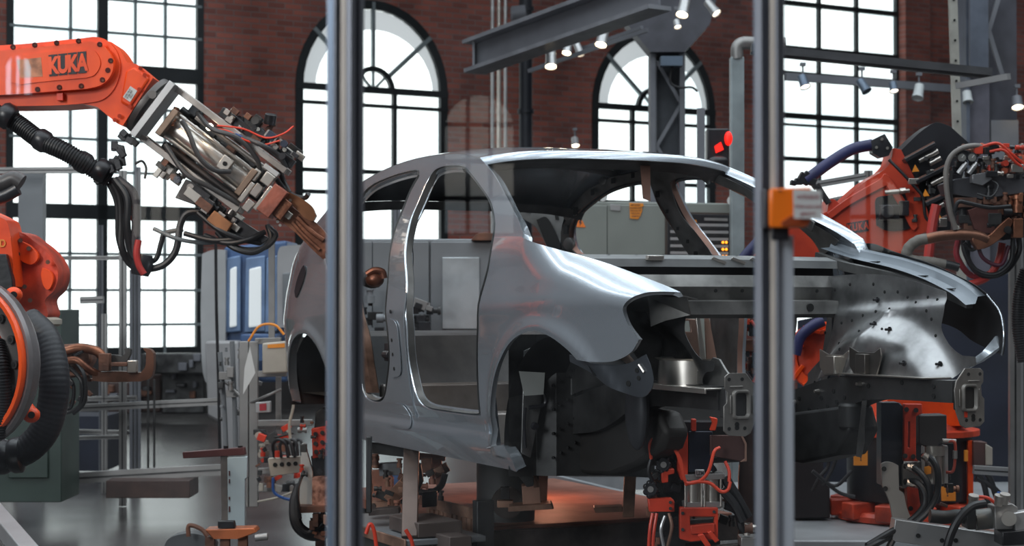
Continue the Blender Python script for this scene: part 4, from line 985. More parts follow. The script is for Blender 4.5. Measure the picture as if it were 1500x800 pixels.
# tool axis frame: s along the axis, t across it (pixels at depth D)
AX = math.radians(37)
def T(s, t, d=D): return (212+s*math.cos(AX)+t*math.sin(AX), 152+s*math.sin(AX)-t*math.cos(AX), d)
def TP(s, t, off=0.): return P(*T(s, t))+V((0, off, 0))
def tb(mb, s0, s1, t0, t1, off, th):
    x, y, _ = T((s0+s1)/2, (t0+t1)/2); return rb(mb, x, y, abs(s1-s0), abs(t1-t0), 37, D, th, off)
fl = MB().lathe([(.001, 0), (.150, 0), (.152, .012), (.150, .028), (.12, .030), (.12, .055), (.09, .058), (.001, .058)], TP(-6, 0, .12), (math.cos(AX), 0, -math.sin(AX)), 36)
fl.build('flange', mat('flange_dark', (.11, .10, .095), .7, .45), rob)
mb = MB()
for i in range(9): tb(mb, 8, 15, -38+i*9.5, -33+i*9.5, .01+.02*(i % 2), .03)
mb.each('flange_block', M_blackp, rob, bevel=.003)
mb = MB(); c = TP(4, 18, -.02); mb.cyl(c, c+V((0, -.03, 0)), .02, n=16); mb.build('plug', mat('flange_dark', (.1, .1, .1)), rob)

gun = thing('welding_gun', 'large silver and copper spot welding gun mounted on the left robot wrist', 'welding gun', TP(120, 0))
tb(MB(), 17, 27, -46, 50, -.03, .20).build('base_bar', M_alu, gun, bevel=.002)
tb(MB(), 19, 21, -30, 30, -.034, .01).build('slot', M_dark_steel, gun)
M_rail = mat('gun_rail', (.46, .42, .39), .8, .35, .2)
for off in (-.03, .13):
    tb(MB(), 20, 226, 41, 50, off, .035).build('side_rail', M_rail, gun, bevel=.002)
    tb(MB(), 20, 205, -46, -37, off, .035).build('side_rail', M_rail, gun, bevel=.002)
ax = V((math.cos(AX), 0, -math.sin(AX)))
def along(mb, s0, s1, t, off, r, r2=None, n=20): return mb.cyl(TP(s0, t, off), TP(s1, t, off), r, r2, n)
mb = MB(); mb.lathe([(.001, 0), (.058, 0), (.060, .004), (.060, .44), (.058, .445), (.001, .445)], TP(50, -2, .04), ax, 28); mb.build('cylinder', M_silver, gun)
mb = MB()
for t, off in ((17, -.01), (-20, -.01), (17, .09), (-20, .09)): along(mb, 46, 194, t, off, .0085, n=10)
mb.each('tie_rod', M_silver, gun)
for s0, s1 in ((42, 52), (186, 196)):
    tb(MB(), s0, s1, -24, 21, .04-.06, .12).build('end_cap', mat('cap_bronze', (.28, .20, .15), .8, .4, .2), gun, bevel=.004)
tb(MB(), 140, 158, -10, 12, -.03, .03).build('centre_clamp', M_silver, gun, bevel=.004)
mb = MB(); c = TP(149, 1, -.046); mb.cyl(c, c+V((0, -.004, 0)), .011, n=12); mb.build('clamp_hole', M_hole, gun)
mb = MB(); along(mb, 60, 195, -30, .02, .017); mb.build('lower_cylinder', mat('dark_tube', (.10, .085, .08), .8, .35, .2), gun)
mb = MB(); along(mb, 70, 200, 30, .03, .014); mb.build('upper_rod', M_rail, gun)
mb = MB(); along(mb, 40, 200, 24, .12, .02); along(mb, 50, 190, -32, .12, .02); mb.each('back_tube', M_dark_steel, gun)
# copper fitting, and an added glowing ball on a stub for a reflected glint
mb = MB(); mb.lathe([(.001, 0), (.012, 0), (.012, .02), (.017, .022), (.017, .04), (.011, .042), (.011, .07), (.015, .072), (.015, .09), (.001, .092)], P(250, 184, D-.03), (.35, 0, 1), 14); mb.build('copper_fitting', M_copper, gun)
mb = MB(); mb.sphere(P(307, 186, D-.06), .017, n=14); mb.build('glint_ball', mat('glint_glow', (1, .85, .62), 0, .4, 0, emit=16), gun)
mb = MB(); mb.cyl(P(307, 186, D-.05), P(309, 187, D-.01), .018, n=14); mb.build('glint_base', M_alu, gun)
# silver blocks near the working end
M_blk = [M_silver, M_alu, M_rail]
mb = MB()
for s0, s1, t0, t1, o, th in ((196, 204, -30, 4, -.05, .05), (206, 222, 12, 30, -.06, .06), (204, 216, -12, 8, -.05, .04), (208, 220, -36, -18, -.05, .05), (196, 222, 30, 38, -.04, .04), (222, 229, -26, 16, -.06, .06), (190, 200, 6, 24, -.05, .04)): tb(mb, s0, s1, t0, t1, o, th)
mb.each('clamp_block', M_blk, gun, bevel=.004)
tb(MB(), 229, 251, -23, 23, -.06, .16).build('insulator_block', mat('brick_block', (.36, .10, .06), .1, .5, .2, 10, .1), gun, bevel=.003)
tb(MB(), 251, 266, -16, 14, -.05, .12).build('copper_clamp', M_copper, gun, bevel=.004)
mb = MB(); tb(mb, 254, 274, -8, 2, -.06, .03); mb.build('type_plate', M_silver, gun, bevel=.002)
mb = MB()
for s, t in ((240, 10), (240, -12), (258, 16), (262, 10), (256, -16), (262, -20), (268, -22)): c = TP(s, t, -.062); mb.cyl(c, c+V((0, -.008, 0)), .007, n=8)
mb.each('bolt', M_silver, gun)
fn_prism('electrode_arm', smooth_loop([[(424, 300), (440, 312), (462, 326), (479, 343)], [(479, 343), (486, 358), (486, 384), (478, 384)], [(478, 384), (462, 370), (448, 356), (432, 340), (416, 328), (404, 322)], [(404, 322), (424, 300)]]), D-.03, .06, M_copper, gun, .01)
fn_prism('copper_shunt', smooth_loop([[(420, 280), (440, 290), (456, 302), (463, 316)], [(463, 316), (457, 324), (444, 318)], [(444, 318), (432, 304), (416, 296)], [(416, 296), (420, 280)]]), D-.06, .05, mat('bright_copper', (.55, .24, .12), .9, .3, .2), gun, .006)
mb = MB(); ptube(mb, [(435, 318, D-.04), (455, 338, D-.04), (474, 352, D-.04)], .012); ptube(mb, [(428, 326, D-.04), (446, 346, D-.04), (468, 366, D-.04)], .009); mb.each('water_pipe', M_copper, gun)
# far electrode reaching into the rear door opening
mb = MB(); P3a = [(486, 384, 9.15), (510, 398, 9.1), (540, 412, 8.95), (552, 412, 8.9)]; ptube(mb, P3a, .032, 12); mb.build('lower_electrode', mat('sooty_steel', (.09, .07, .065), .5, .6, .3), gun)
mb = MB(); ptube(mb, [(537, 402, 8.8), (548, 396, 8.8), (560, 398, 8.8), (563, 408, 8.8)], .016, 10); mb.sphere(P(549, 410, 8.82), .045, (1, 1, .8)); mb.build('electrode_holder', mat('sooty_copper', (.20, .08, .05), .6, .4, .3), gun)
# small valves and blocks, packed
def pack(parent, names, n, pos, mats, size, seed, bev=.002):
    random.seed(seed)
    for i in range(n):
        s, t, off = pos(); k = random.random(); nm = random.choice(names); m = random.choice(mats); mb = MB(); z = size*(.6+random.random()*.8)
        if k < .62:
            x, y, _ = T(s, t); rb(mb, x, y, z*(1+random.random()), z, 37+random.choice((0, 0, 0, 90)), D, z*K*1.2, off)
            mb.build(nm, m, parent, bevel=bev)
        else:
            c = TP(s, t, off); dr = random.choice((V((0, -1, 0)), ax, V((math.sin(AX), 0, math.cos(AX))))); r = z*K*.42
            mb.lathe([(.001, 0), (r, 0), (r, z*K*.5), (r*.72, z*K*.52), (r*.72, z*K*.9), (r*1.1, z*K*.92), (r*1.1, z*K*1.2), (.001, z*K*1.2)], c, dr, 12); mb.build(nm, m, parent)
M_mix = [M_blackp, M_blackp, M_dark_steel, M_rust, M_rail, M_silver, mat('navy_plastic', (.02, .03, .06), .1, .4)]
tb(MB(), 96, 228, 52, 66, -.0, .05).build('valve_plate', M_blackp, gun, bevel=.003)
pack(gun, ['valve', 'fitting', 'connector'], 64, lambda: (98+random.random()*130, 56+random.random()*22, -.06+random.random()*.1), M_mix, 9, 11)
mb = MB(); c = TP(165, 86, -.02); mb.lathe([(.001, 0), (.028, 0), (.028, .045), (.024, .05), (.001, .05)], c, (math.sin(AX)*.3, -.2, 1), 20); mb.build('regulator_knob', M_blackp, gun)
pack(gun, ['valve', 'fitting', 'bracket', 'connector'], 46, lambda: (75+random.random()*145, -50-random.random()*22, -.05+random.random()*.12), M_mix, 11, 12)
pack(gun, ['bracket', 'spacer', 'fitting'], 40, lambda: (60+random.random()*150, random.uniform(-36, 36), .06+random.random()*.08), [M_dark_steel, M_rust, M_blackp], 13, 13)
fn_prism('solenoid_box', [(256, 290), (272, 262), (298, 276), (284, 300)], D-.05, .08, mat('solenoid', (.07, .065, .065), .2, .5), gun, .004)
fn_prism('orange_brown_box', [(302, 322), (314, 308), (340, 328), (330, 344)], D-.07, .06, mat('ochre_box', (.40, .17, .07), .3, .5, .2), gun, .004)
fn_prism('mounting_plate', [(300, 300), (345, 318), (395, 350), (380, 360), (330, 345), (292, 318)], D, .05, M_blackp, gun, .004)
mb = MB()
for pts, r in (([(331, 345, D-.06), (350, 358, D-.08), (372, 356, D-.05)], .012),): ptube(mb, pts, r)
# hoses over the gun
M_hose = mat('grey_hose', (.05, .05, .052), 0, .45, .2)
hz = [[T(60, 12, D-.06), T(75, 6, D-.1), T(110, -14, D-.11), T(140, -16, D-.09), T(160, -4, D-.05)], [T(70, 36, D-.02), T(100, 30, D-.09), T(140, 42, D-.1), T(180, 34, D-.06), T(196, 20, D-.02)],
      [T(140, 46, D-.06), T(170, 54, D-.10), T(200, 58, D-.06), T(222, 50, D-.03)], [T(60, -30, D-.05), T(110, -46, D-.08), T(150, -40, D-.07), T(200, -34, D-.05)]]
for h in hz: ptube(MB(), h, .012).build('air_hose', M_hose, gun)
for h, m in (([(318, 184, D-.08), (340, 186, D-.09), (360, 190, D-.08), (390, 202, D-.08), (415, 196, D-.08), (430, 185, D-.06)], M_cable_red), ([(316, 189, D-.08), (334, 192, D-.09), (356, 204, D-.1), (384, 212, D-.08), (410, 206, D-.08)], M_cable_red), ([(345, 196, D-.07), (372, 208, D-.08), (396, 214, D-.07)], M_cable_blue)):
    ptube(MB(), h, .0045, 8).build('signal_wire', m, gun)
mb = MB()
for h in ([(318, 340, D), (340, 362, D-.05), (372, 370, D-.05), (396, 352, D), (392, 330, D+.03)], [(330, 346, D), (350, 364, D-.03), (385, 364, D-.02), (404, 346, D), (396, 334, D+.02)], [(300, 345, D), (330, 356, D-.05), (360, 352, D-.05), (388, 340, D)], [(270, 342, D-.02), (310, 352, D-.04), (350, 350, D-.05)], [(290, 312, D-.02), (320, 336, D-.06), (352, 350, D-.05), (380, 356, D)]): ptube(mb, h, .013, 10)
mb.each('loop_hose', M_black, gun)
mb = MB()
for h in ([(405, 262, D), (416, 276, D+.02), (428, 286, D+.02), (446, 290, D), (452, 284, D-.02)], [(408, 240, D), (414, 262, D+.03), (424, 282, D+.02)]): ptube(mb, h, .012, 10)
mb.each('rubber_hose', M_black, gun)

pk = thing('hose_package', 'thick ribbed black hose bundle hanging under the left robot arm', 'hose', P(80, 210, D))
ptube(MB(), [(-20, 168, D), (5, 168, D), (30, 184, D), (60, 206, D-.03), (95, 222, D-.05), (130, 243, D-.04), (160, 262, D)], .040, 16, rib=.13, ribstep=.013).build('corrugated_hose', M_black, pk)
for x, y, r in ((10, 170, .062), (62, 206, .054), (122, 238, .052), (150, 250, .056)):
    i = V((1, 0, -.6)).normalized(); mb = MB(); mb.lathe([(.03, -.035), (r*.85, -.033), (r, -.02), (r, .02), (r*.85, .033), (.03, .035)], P(x, y, D-.03), i, 12); mb.build('hose_clamp', M_blackp, pk)
random.seed(21)
for i in range(26):
    x, y = random.choice(((150, 258), (165, 250), (178, 222), (182, 205), (172, 236), (190, 200))); x += random.uniform(-10, 10); y += random.uniform(-9, 9)
    mb = MB(); rb(mb, x, y, 12*random.uniform(.6, 1.4), 9, random.uniform(0, 90), D, .03, random.uniform(-.05, .03)); mb.build('clamp_piece', random.choice((M_blackp, M_blackp, M_dark_steel)), pk, bevel=.003)
cabs = [([(162, 262, D), (176, 290, D), (178, 330, D), (178, 362, D-.02), (192, 388, D), (214, 394, D), (240, 388, D), (258, 366, D), (264, 330, D), (275, 312, D), (300, 310, D)], .017, M_black),
        ([(168, 262, D-.03), (186, 290, D-.05), (186, 330, D-.05), (192, 368, D-.03), (206, 388, D-.03)], .018, M_black), ([(160, 268, D), (172, 300, D), (174, 350, D), (186, 376, D), (204, 392, D)], .014, M_black),
        ([(172, 262, D-.02), (196, 285, D-.03), (199, 330, D-.03), (197, 362, D-.03), (206, 392, D-.03)], .020, mat('smoked_hose', (.07, .065, .07), 0, .4)), ([(206, 388, D), (228, 380, D), (236, 356, D), (242, 342, D), (268, 336, D)], .012, M_black),
        ([(203, 352, D-.06), (200, 372, D-.07), (204, 390, D-.07), (211, 402, D-.07)], .016, mat('pink_red_hose', (.42, .035, .03), 0, .4)), ([(225, 335, D), (260, 350, D-.02), (300, 356, D), (330, 352, D)], .010, mat('grey_cable', (.12, .14, .15), 0, .4)), ([(198, 240, D), (208, 236, D), (214, 246, D), (212, 262, D)], .006, M_black), ([(180, 300, D), (196, 330, D), (186, 360, D), (206, 398, D)], .006, M_cable_red)]
for h, r, m in cabs: ptube(MB(), h, r, 10).build('cable', m, pk)
mb = MB(); mb.lathe([(.001, -.05), (.04, -.05), (.05, -.02), (.05, .02), (.04, .05), (.001, .05)], P(208, 388, D-.02), (.2, 0, 1), 14); mb.build('cable_tie_block', M_blackp, pk)

# ================================================================ lower left robot: round joint housing, orange arm and gripper
D2 = 7.3; RC = P(-38, 532, D2); RA = V((-.50, -.86, 0)); k2 = D2/F
r2 = thing('robot_joint', 'big round orange rimmed robot joint with a ring of bolts cut by the left edge', 'robot', RC)
MB().lathe([(.10, .14), (.20, .13), (.27, .10), (.315, .04), (.332, -.02), (.33, -.04), (.318, -.045), (.315, -.02), (.30, -.01)][::-1] if 0 else [(.0, -.10), (.22, -.09), (.30, -.06), (.33, -.02), (.34, .02), (.332, .035), (.30, .035)], RC, RA, 48).build('housing', mat('grey_housing', (.22, .20, .20), .5, .35, .15), r2)
MB().lathe([(.318, .03), (.322, .05), (.318, .06), (.302, .06), (.296, .05), (.296, .02)], RC, RA, 48).build('orange_rim', mat('rim_orange', (.95, .10, .015), 0, .3, .1), r2)
MB().lathe([(.30, .02), (.22, .022), (.20, .03)], RC, RA, 48).build('bolt_flange', mat('flange_dark', (.1, .1, .1)), r2)
MB().lathe([(.205, .0), (.205, .05), (.18, .06), (.10, .06), (.09, .075), (.0, .078)], RC, RA, 48).build('inner_hub', M_orange_d, r2)
u, w_, d_ = frame3(RA)
mb = MB(); mc = MB()
for i in range(16):
    a = 2*math.pi*i/16; c = RC+(u*math.cos(a)+w_*math.sin(a))*.25+d_*.021; mb.cyl(c, c+d_*.014, .017, n=16); c2_ = c+d_*.0141; mc.cyl(c2_, c2_+d_*.002, .009, n=6)
mb.each('flange_bolt', M_dark_steel, r2); mc.each('bolt_socket', M_hole, r2)
for px, py in ((20, 432), (46, 608)):
    mb = MB(); mb.sphere(P(px, py, D2-.02), .035, (1, 1, .9)); mb.cyl(P(px, py, D2-.02), P(px-8, py+(10 if py < 500 else -10), D2), .03, n=14); mb.build('lifting_lug', M_orange, r2)
    mb = MB(); mb.cyl(P(px, py, D2-.055), P(px, py, D2-.058), .014, n=12); mb.build('lug_hole', M_hole, r2)
mb = MB(); ptube(mb, [(-5, 500, D2-.12), (2, 540, D2-.16), (4, 590, D2-.15), (-4, 640, D2-.12)], .028, 14, rib=.16, ribstep=.011); tag(mb.build('corrugated_hose', M_black), 'ribbed black hose crossing the round orange joint at the left edge', 'hose')
mb = MB(); ptube(mb, [(40, 470, 7.7), (68, 500, 7.65), (80, 560, 7.6), (70, 620, 7.6), (44, 655, 7.6), (10, 668, 7.6), (-20, 672, 7.6)], .062, 16, rib=.012, ribstep=.02); tag(mb.build('thick_hose', mat('thick_hose_black', (.014, .014, .018), 0, .5)), 'very thick smooth black hose curving down behind the round orange joint', 'hose')
mb = MB(); mb.lathe([(.05, -.06), (.075, -.05), (.075, -.02), (.065, 0), (.075, .02), (.075, .05), (.05, .06)], P(14, 668, 7.6), (1, 0, .1), 18); tag(mb.build('hose_coupling', M_blackp), 'black coupling at the lower end of the thick hose, far left', 'coupling')
r3 = thing('second_robot', 'worn orange robot wrist partly hidden behind the round joint on the left', 'robot', P(45, 410, 8.1))
fn_prism('upper_link', smooth_loop([[(-40, 300), (0, 318), (12, 330), (18, 372), (20, 420)], [(20, 420), (-40, 430)], [(-40, 430), (-40, 300)]]), 7.9, .2, M_orange, r3, .02)
fn_prism('wrist_body', smooth_loop([[(16, 338), (34, 342), (48, 352), (66, 366), (80, 384), (85, 402), (80, 424), (66, 440), (70, 462), (58, 472), (40, 470), (26, 440), (18, 400), (16, 338)]]), 8.05, .22, M_orange_d, r3, .03)
fn_prism('wrist_panel', smooth_loop([[(62, 392), (74, 398), (78, 410), (72, 424), (64, 420), (60, 404), (62, 392)]]), 8.03, .03, M_orange, r3, .006)
fn_prism('wrist_cap', smooth_loop([[(22, 350), (44, 360), (56, 376), (46, 388), (28, 380), (20, 366), (22, 350)]]), 8.02, .04, M_orange, r3, .012)
fn_prism('black_cover', [(-20, 372), (8, 372), (18, 410), (20, 440), (-20, 440)], 7.86, .05, M_blackp, r3, .004)
lettering('printed_letter', 'D', M_yellow, P(4, 357, 7.895), (1, 0, 0), (0, 0, 1), .045, r3, .8, .02, .001)
mb = MB(); mb.lathe([(.07, 0), (.085, .01), (.085, .03), (.06, .04)], P(62, 478, 8.1), (0, 0, 1), 20); mb.build('seal_ring', M_beige, r3)
mb = MB()
for x, y in ((30, 352), (42, 364), (26, 372), (36, 420), (44, 440), (70, 384)): mb.cyl(P(x, y, 8.02), P(x, y, 8.005), .010, n=10)
mb.each('cap_screw', M_rust, r3)
mb = MB(); ptube(mb, [(-20, 268, 7.9), (4, 268, 7.9), (20, 262, 7.9), (32, 268, 7.9)], .036, 14); tag(mb.build('rubber_elbow', mat('rubber_brown', (.05, .045, .045), 0, .4)), 'short dark rubber elbow at the left edge under the orange arm', 'hose')
mb = MB(); ptube(mb, [(-10, 292, 7.9), (8, 286, 7.9), (26, 276, 7.9)], .03, 14); tag(mb.build('rubber_elbow', M_blackp), 'lower of two dark rubber pieces at the left edge under the arm', 'hose')

gr = thing('gripper', 'dark copper gripper with upturned fingers pointing right from the lower left robot', 'gripper', P(150, 535, 8.5))
fn_prism('body', [(80, 506), (100, 504), (132, 512), (134, 530), (118, 552), (84, 556)], 8.45, .12, M_rust, gr, .01)
ptube(MB(), [(92, 516, 8.4), (115, 510, 8.4), (140, 514, 8.4), (150, 522, 8.4)], .022, 12).build('upper_tube', M_copper, gr)
ptube(MB(), [(92, 530, 8.38), (112, 528, 8.36), (128, 540, 8.36), (146, 550, 8.38)], .018, 12).build('side_tube', M_copper, gr)
fn_prism('lower_finger', smooth_loop([[(134, 546), (170, 544), (206, 546)], [(206, 546), (213, 536), (214, 516)], [(214, 516), (210, 512), (211, 510), (220, 512), (225, 518)], [(225, 518), (225, 540), (220, 554), (206, 559)], [(206, 559), (160, 560), (136, 558)], [(136, 558), (134, 546)]]), 8.36, .05, mat('finger_bronze', (.20, .10, .07), .7, .4, .25), gr, .006)
fn_prism('upper_finger', smooth_loop([[(146, 520), (168, 520), (178, 522)], [(178, 522), (183, 518), (182, 511)], [(182, 511), (190, 511), (191, 518)], [(191, 518), (184, 530), (170, 532), (146, 530)], [(146, 530), (146, 520)]]), 8.40, .04, M_dark_steel, gr, .005)
mb = MB(); pbox(mb, 144, 518, 160, 544, 8.34, .05); pbox(mb, 186, 528, 200, 546, 8.34, .04); pbox(mb, 162, 531, 186, 537, 8.33, .04); mb.each('knuckle_block', [M_rust, M_silver], gr, bevel=.004)
for h in ([(100, 536, 8.4), (120, 560, 8.35), (118, 592, 8.38), (100, 604, 8.4), (88, 600, 8.4)], [(96, 548, 8.4), (108, 566, 8.38), (104, 596, 8.4), (90, 596, 8.4)], [(110, 528, 8.36), (124, 552, 8.34), (124, 588, 8.36), (108, 606, 8.4)], [(92, 556, 8.4), (98, 574, 8.38), (92, 592, 8.4)]): ptube(MB(), h, .009, 8).build('hose', M_black, gr)
random.seed(31)
for i in range(22):
    mb = MB(); rb(mb, random.uniform(84, 132), random.uniform(506, 590), random.uniform(6, 14), random.uniform(4, 8), random.uniform(-30, 60), 8.42, .03, random.uniform(-.05, .02)); mb.build('fitting', random.choice((M_rust, M_copper, M_blackp, M_blackp)), gr, bevel=.002)

# ================================================================ left background: frame of aluminium profiles, cabinet, stands
def prof(x0, y0, x1, y1, d, label, w=None, m=M_alu_d, th=.04, name='aluminium_profile'):
    mb = MB(); w = w or .045
    a, b = P(x0, y0, d), P(x1, y1, d); seg(a, b, w, th, mb)
    o = tagged(name, mb, m, label, 'profile')
    n = (b-a).normalized(); g = MB(); seg(a+V((0, -th/2-.001, 0)), b+V((0, -th/2-.001, 0)), w*.16, .002, g); g.build('slot', M_dark_steel, o); return o
gc = thing('green_cabinet', 'dark green steel cabinet standing behind the lower left robot', 'cabinet', P(40, 700, 12))
fn_prism('body', [(-60, 470), (76, 470), (76, 454), (90, 454), (90, 736), (-60, 736)], 12, .5, M_green, gc, .006)
mb = MB(); pbox(mb, 12, 560, 70, 700, 11.98, .02); mb.build('door', M_green, gc, bevel=.004)
prof(-20, 604, 324, 588, 13.2, 'upper aluminium foot rail running left to right behind the green cabinet', .05)
prof(-20, 708, 326, 688, 12.6, 'low wide aluminium foot rail on the floor at the left', .075)
prof(180, 250, 180, 741, 13.3, 'tall aluminium upright nearest the copper gripper', .05)
prof(196, 395, 196, 716, 14.5, 'darker aluminium upright just right of the gripper upright', .06, M_beam)
prof(153, 460, 153, 722, 14.2, 'short aluminium upright left of the gripper upright', .04)
prof(148, 707, 148, 330, 15, 'slim upright before the thick window mullion on the left', .03, M_beam)
prof(-20, 250, 168, 249, 13.4, 'horizontal aluminium rail crossing the left window under the hose', .045)
prof(70, 378, 176, 378, 13.6, 'thin rail joining the gripper upright at window height', .03)
prof(118, 440, 152, 439, 13.2, 'short stub rail in front of the left window', .05)
prof(90, 642, 176, 640, 13.8, 'low thin cross rail behind the green cabinet edge', .03)
prof(90, 585, 200, 583, 14.2, 'mid height cross rail right of the green cabinet', .035)
prof(90, 632, 200, 634, 14.6, 'lower cross rail right of the green cabinet', .035)
prof(202, 245, 202, 716, 14.5, 'upper grey upright in front of the left window centre', .04, M_beam)
mb = MB(); pbox(mb, 26, 250, 62, 733, 13.7, .1); tagged('sheet_panel', mb, M_machine, 'grey sheet panel at the left edge beneath the horizontal rail', 'panel')
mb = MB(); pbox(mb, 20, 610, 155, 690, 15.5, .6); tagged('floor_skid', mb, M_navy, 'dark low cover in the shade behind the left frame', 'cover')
mb = MB(); pbox(mb, 155, 704, 278, 730, 12.4, .35); tagged('timber_block', mb, M_wood, 'long dark timber block lying on the floor behind the rail', 'block', bevel=.005)
for x, w2 in ((217, 'left'), (226, 'right')):
    mb = MB(); mb.cyl(P(x, 556, 13), P(x, 692, 13), .008, n=10); mb.cyl(P(x, 690, 13), P(x, 696, 13), .03, n=12); tagged('thin_rod', mb, M_dark_steel, '%s of the two thin dark vertical rods on the left floor' % w2, 'rod')
mb = MB(); ptube(mb, [(316, 350, 13), (317, 450, 13), (320, 560, 13), (322, 658, 13)], .011, 8); tagged('hanging_cable', mb, M_black, 'thin black cable hanging down left of the blue and white machine', 'cable')
# dark equipment along the wall foot
random.seed(44)
lab = ['squat dark machine under the left window, behind the two thin rods', 'brown and black machine by the wall, left of the hanging cable', 'low dark crate by the wall below the left window corner', 'long dark bench by the wall left of the white machine']
for i, (x0, x1, y0, y1) in enumerate(((196, 236, 548, 604), (236, 300, 530, 606), (150, 196, 560, 606), (206, 318, 518, 548))):
    mb = MB(); pbox(mb, x0, y0, x1, y1, 22.2-.2*i, .3); t = tagged('wall_machine', mb, [M_wood, M_dark_steel][i % 2], lab[i], 'machine', bevel=.02)
    mb = MB()
    for j in range(5): x = random.uniform(x0, x1-8); y = random.uniform(y0, y1-10); pbox(mb, x, y, x+random.uniform(5, 14), y+random.uniform(4, 12), 22.1-.2*i, .1)
    mb.each('housing', [M_rust, M_blackp, M_beam], t, bevel=.01)

# white and blue machine
wm = thing('processing_machine', 'white and blue enclosed machine with tall windows left of the car', 'machine', P(400, 560, 15))
fn_prism('white_shell', smooth_loop([[(296, 372), (312, 366), (330, 366)], [(330, 366), (330, 560)], [(330, 560), (300, 558), (294, 470), (296, 372)]]), 15, .8, mat('machine_white', (.42, .42, .42), 0, .4, .05), wm, .03)
fn_prism('blue_shell', [(328, 362), (420, 352), (420, 560), (328, 560)], 15.1, .8, M_bluem, wm, .02)
for x0, x1 in ((334, 350), (362, 386), (392, 404)):
    fn_prism('window_frame', [(x0-2, 378), (x1+2, 374), (x1+2, 486), (x0-4, 488)], 15.05, .05, mat('machine_light_blue', (.16, .25, .42), 0, .4), wm, .01)
    fn_prism('window_pane', [(x0+3, 394), (x1-4, 390), (x1-4, 478), (x0+2, 480)], 15.02, .04, M_dayhaze, wm, .01)
fn_prism('grey_shell', smooth_loop([[(406, 390), (408, 366), (420, 360), (470, 358)], [(470, 358), (470, 480)], [(470, 480), (406, 480)], [(406, 480), (406, 390)]]), 14.9, .6, mat('machine_pale', (.34, .33, .33), 0, .45, .05), wm, .03)
fn_prism('cover_panel', [(414, 400), (462, 396), (462, 470), (414, 470)], 14.87, .04, M_machine, wm, .01)
fn_prism('lower_shell', [(300, 500), (350, 500), (350, 690), (326, 690), (322, 620), (304, 610)], 14.6, .3, mat('machine_pale', (.3, .3, .3)), wm, .02)
mb = MB(); fn_prism('blue_base', [(352, 490), (404, 490), (404, 530), (352, 530)], 14.6, .3, M_bluem, wm, .01)

# service column with valves
co1 = thing('service_column', 'aluminium frame with control box, valves and cables left of the car rear arch', 'frame', P(362, 740, 10.5))
for x in (358, 372): seg(P(x, 500, 10.5), P(x, 742, 10.5), .05, .045).build('upright', M_alu_d, co1, bevel=.003)
seg(P(398, 352, 10.8), P(398, 520, 10.8), .035, .03).build('upright', M_alu_d, co1)
for y, x1 in ((500, 412), (548, 420), (620, 458), (690, 440), (716, 440)): seg(P(374, y, 10.5), P(x1, y-1, 10.5), .035, .04).build('cross_rail', M_alu_d, co1, bevel=.003)
seg(P(408, 552, 10.6), P(408, 640, 10.6), .03, .03).build('upright', M_alu_d, co1)
fn_prism('control_box', [(384, 503), (417, 500), (421, 546), (384, 548)], 10.3, .12, M_beige, co1, .008)
fn_prism('warning_strip', [(392, 505), (417, 503), (417, 509), (392, 510)], 10.295, .006, M_yellow, co1)
fn_prism('switch_box', [(374, 590), (396, 588), (396, 604), (374, 605)], 10.35, .05, M_alu, co1, .003)
fn_prism('red_display', [(380, 592), (390, 591), (390, 601), (380, 602)], 10.345, .005, mat('display_red', (.35, .03, .04), 0, .4), co1)
fn_prism('white_sheet', [(366, 508), (374, 546), (356, 578), (358, 540)], 10.3, .005, M_paper, co1)
fn_prism('valve_block', [(392, 672), (440, 668), (442, 692), (396, 698)], 10.1, .06, M_beige, co1, .004)
mb = MB()
for i in range(4): c = P(403+i*10, 681-i*.6, 10.1); mb.cyl(c, c+V((0, -.006, 0)), .012, n=14)
mb.each('port', M_hole, co1)
mb = MB()
for i in range(4): ptube(mb, [(402+i*10, 670, 10.1), (400+i*10, 652, 10.08), (408+i*10, 644, 10.06), (418+i*8, 650, 10.05), (424+i*6, 668, 10.05)], .009, 8)
mb.each('valve_hose', [M_black, M_hose], co1)
mb = MB(); c = P(406, 670, 10.05); mb.cyl(c, c+V((0, 0, .035)), .014, n=10); mb.build('red_knob', M_cable_red, co1)
for h, r, m in (([(364, 500, 10.4), (380, 478, 10.4), (402, 476, 10.4), (416, 490, 10.4)], .007, M_yellow), ([(424, 552, 10.2), (430, 590, 10.2), (424, 622, 10.2), (426, 650, 10.2)], .008, M_beige), ([(330, 560, 10.6), (350, 578, 10.5), (362, 590, 10.5), (390, 580, 10.4), (412, 570, 10.4)], .008, M_alu_d), ([(400, 700, 10.2), (402, 722, 10.2), (424, 732, 10.2), (436, 728, 10.2)], .008, M_cable_blue), ([(378, 735, 10.4), (410, 728, 10.3), (440, 716, 10.3)], .006, M_beige), ([(380, 630, 10.4), (400, 640, 10.3), (430, 634, 10.3)], .007, M_black)): ptube(MB(), h, r, 8).build('cable', m, co1)
random.seed(52)
def scatter(parent, names, n, box, d, mats, size, dd=.1, k=None):
    for i in range(n):
        x = random.uniform(box[0], box[2]); y = random.uniform(box[1], box[3]); z = size*random.uniform(.5, 1.4); kk = d/F; nm = random.choice(names); m = random.choice(mats); off = random.uniform(-dd, dd); mb = MB()
        if random.random() < .6: rb(mb, x, y, z*random.uniform(.8, 1.8), z*random.uniform(.6, 1.2), random.choice((0, 0, 0, 90, 20, -30)), d, z*kk, off); mb.build(nm, m, parent, bevel=.002)
        else:
            dr = random.choice((V((0, -1, 0)), V((1, 0, 0)), V((0, 0, 1)), V((0, 0, 1)))); r = z*kk*.4; c = P(x, y, d)+V((0, off, 0))
            mb.lathe([(.001, 0), (r, 0), (r, z*kk*.6), (r*.7, z*kk*.62), (r*.7, z*kk), (r*1.05, z*kk*1.02), (r*1.05, z*kk*1.3), (.001, z*kk*1.3)], c, dr, 12); mb.build(nm, m, parent)
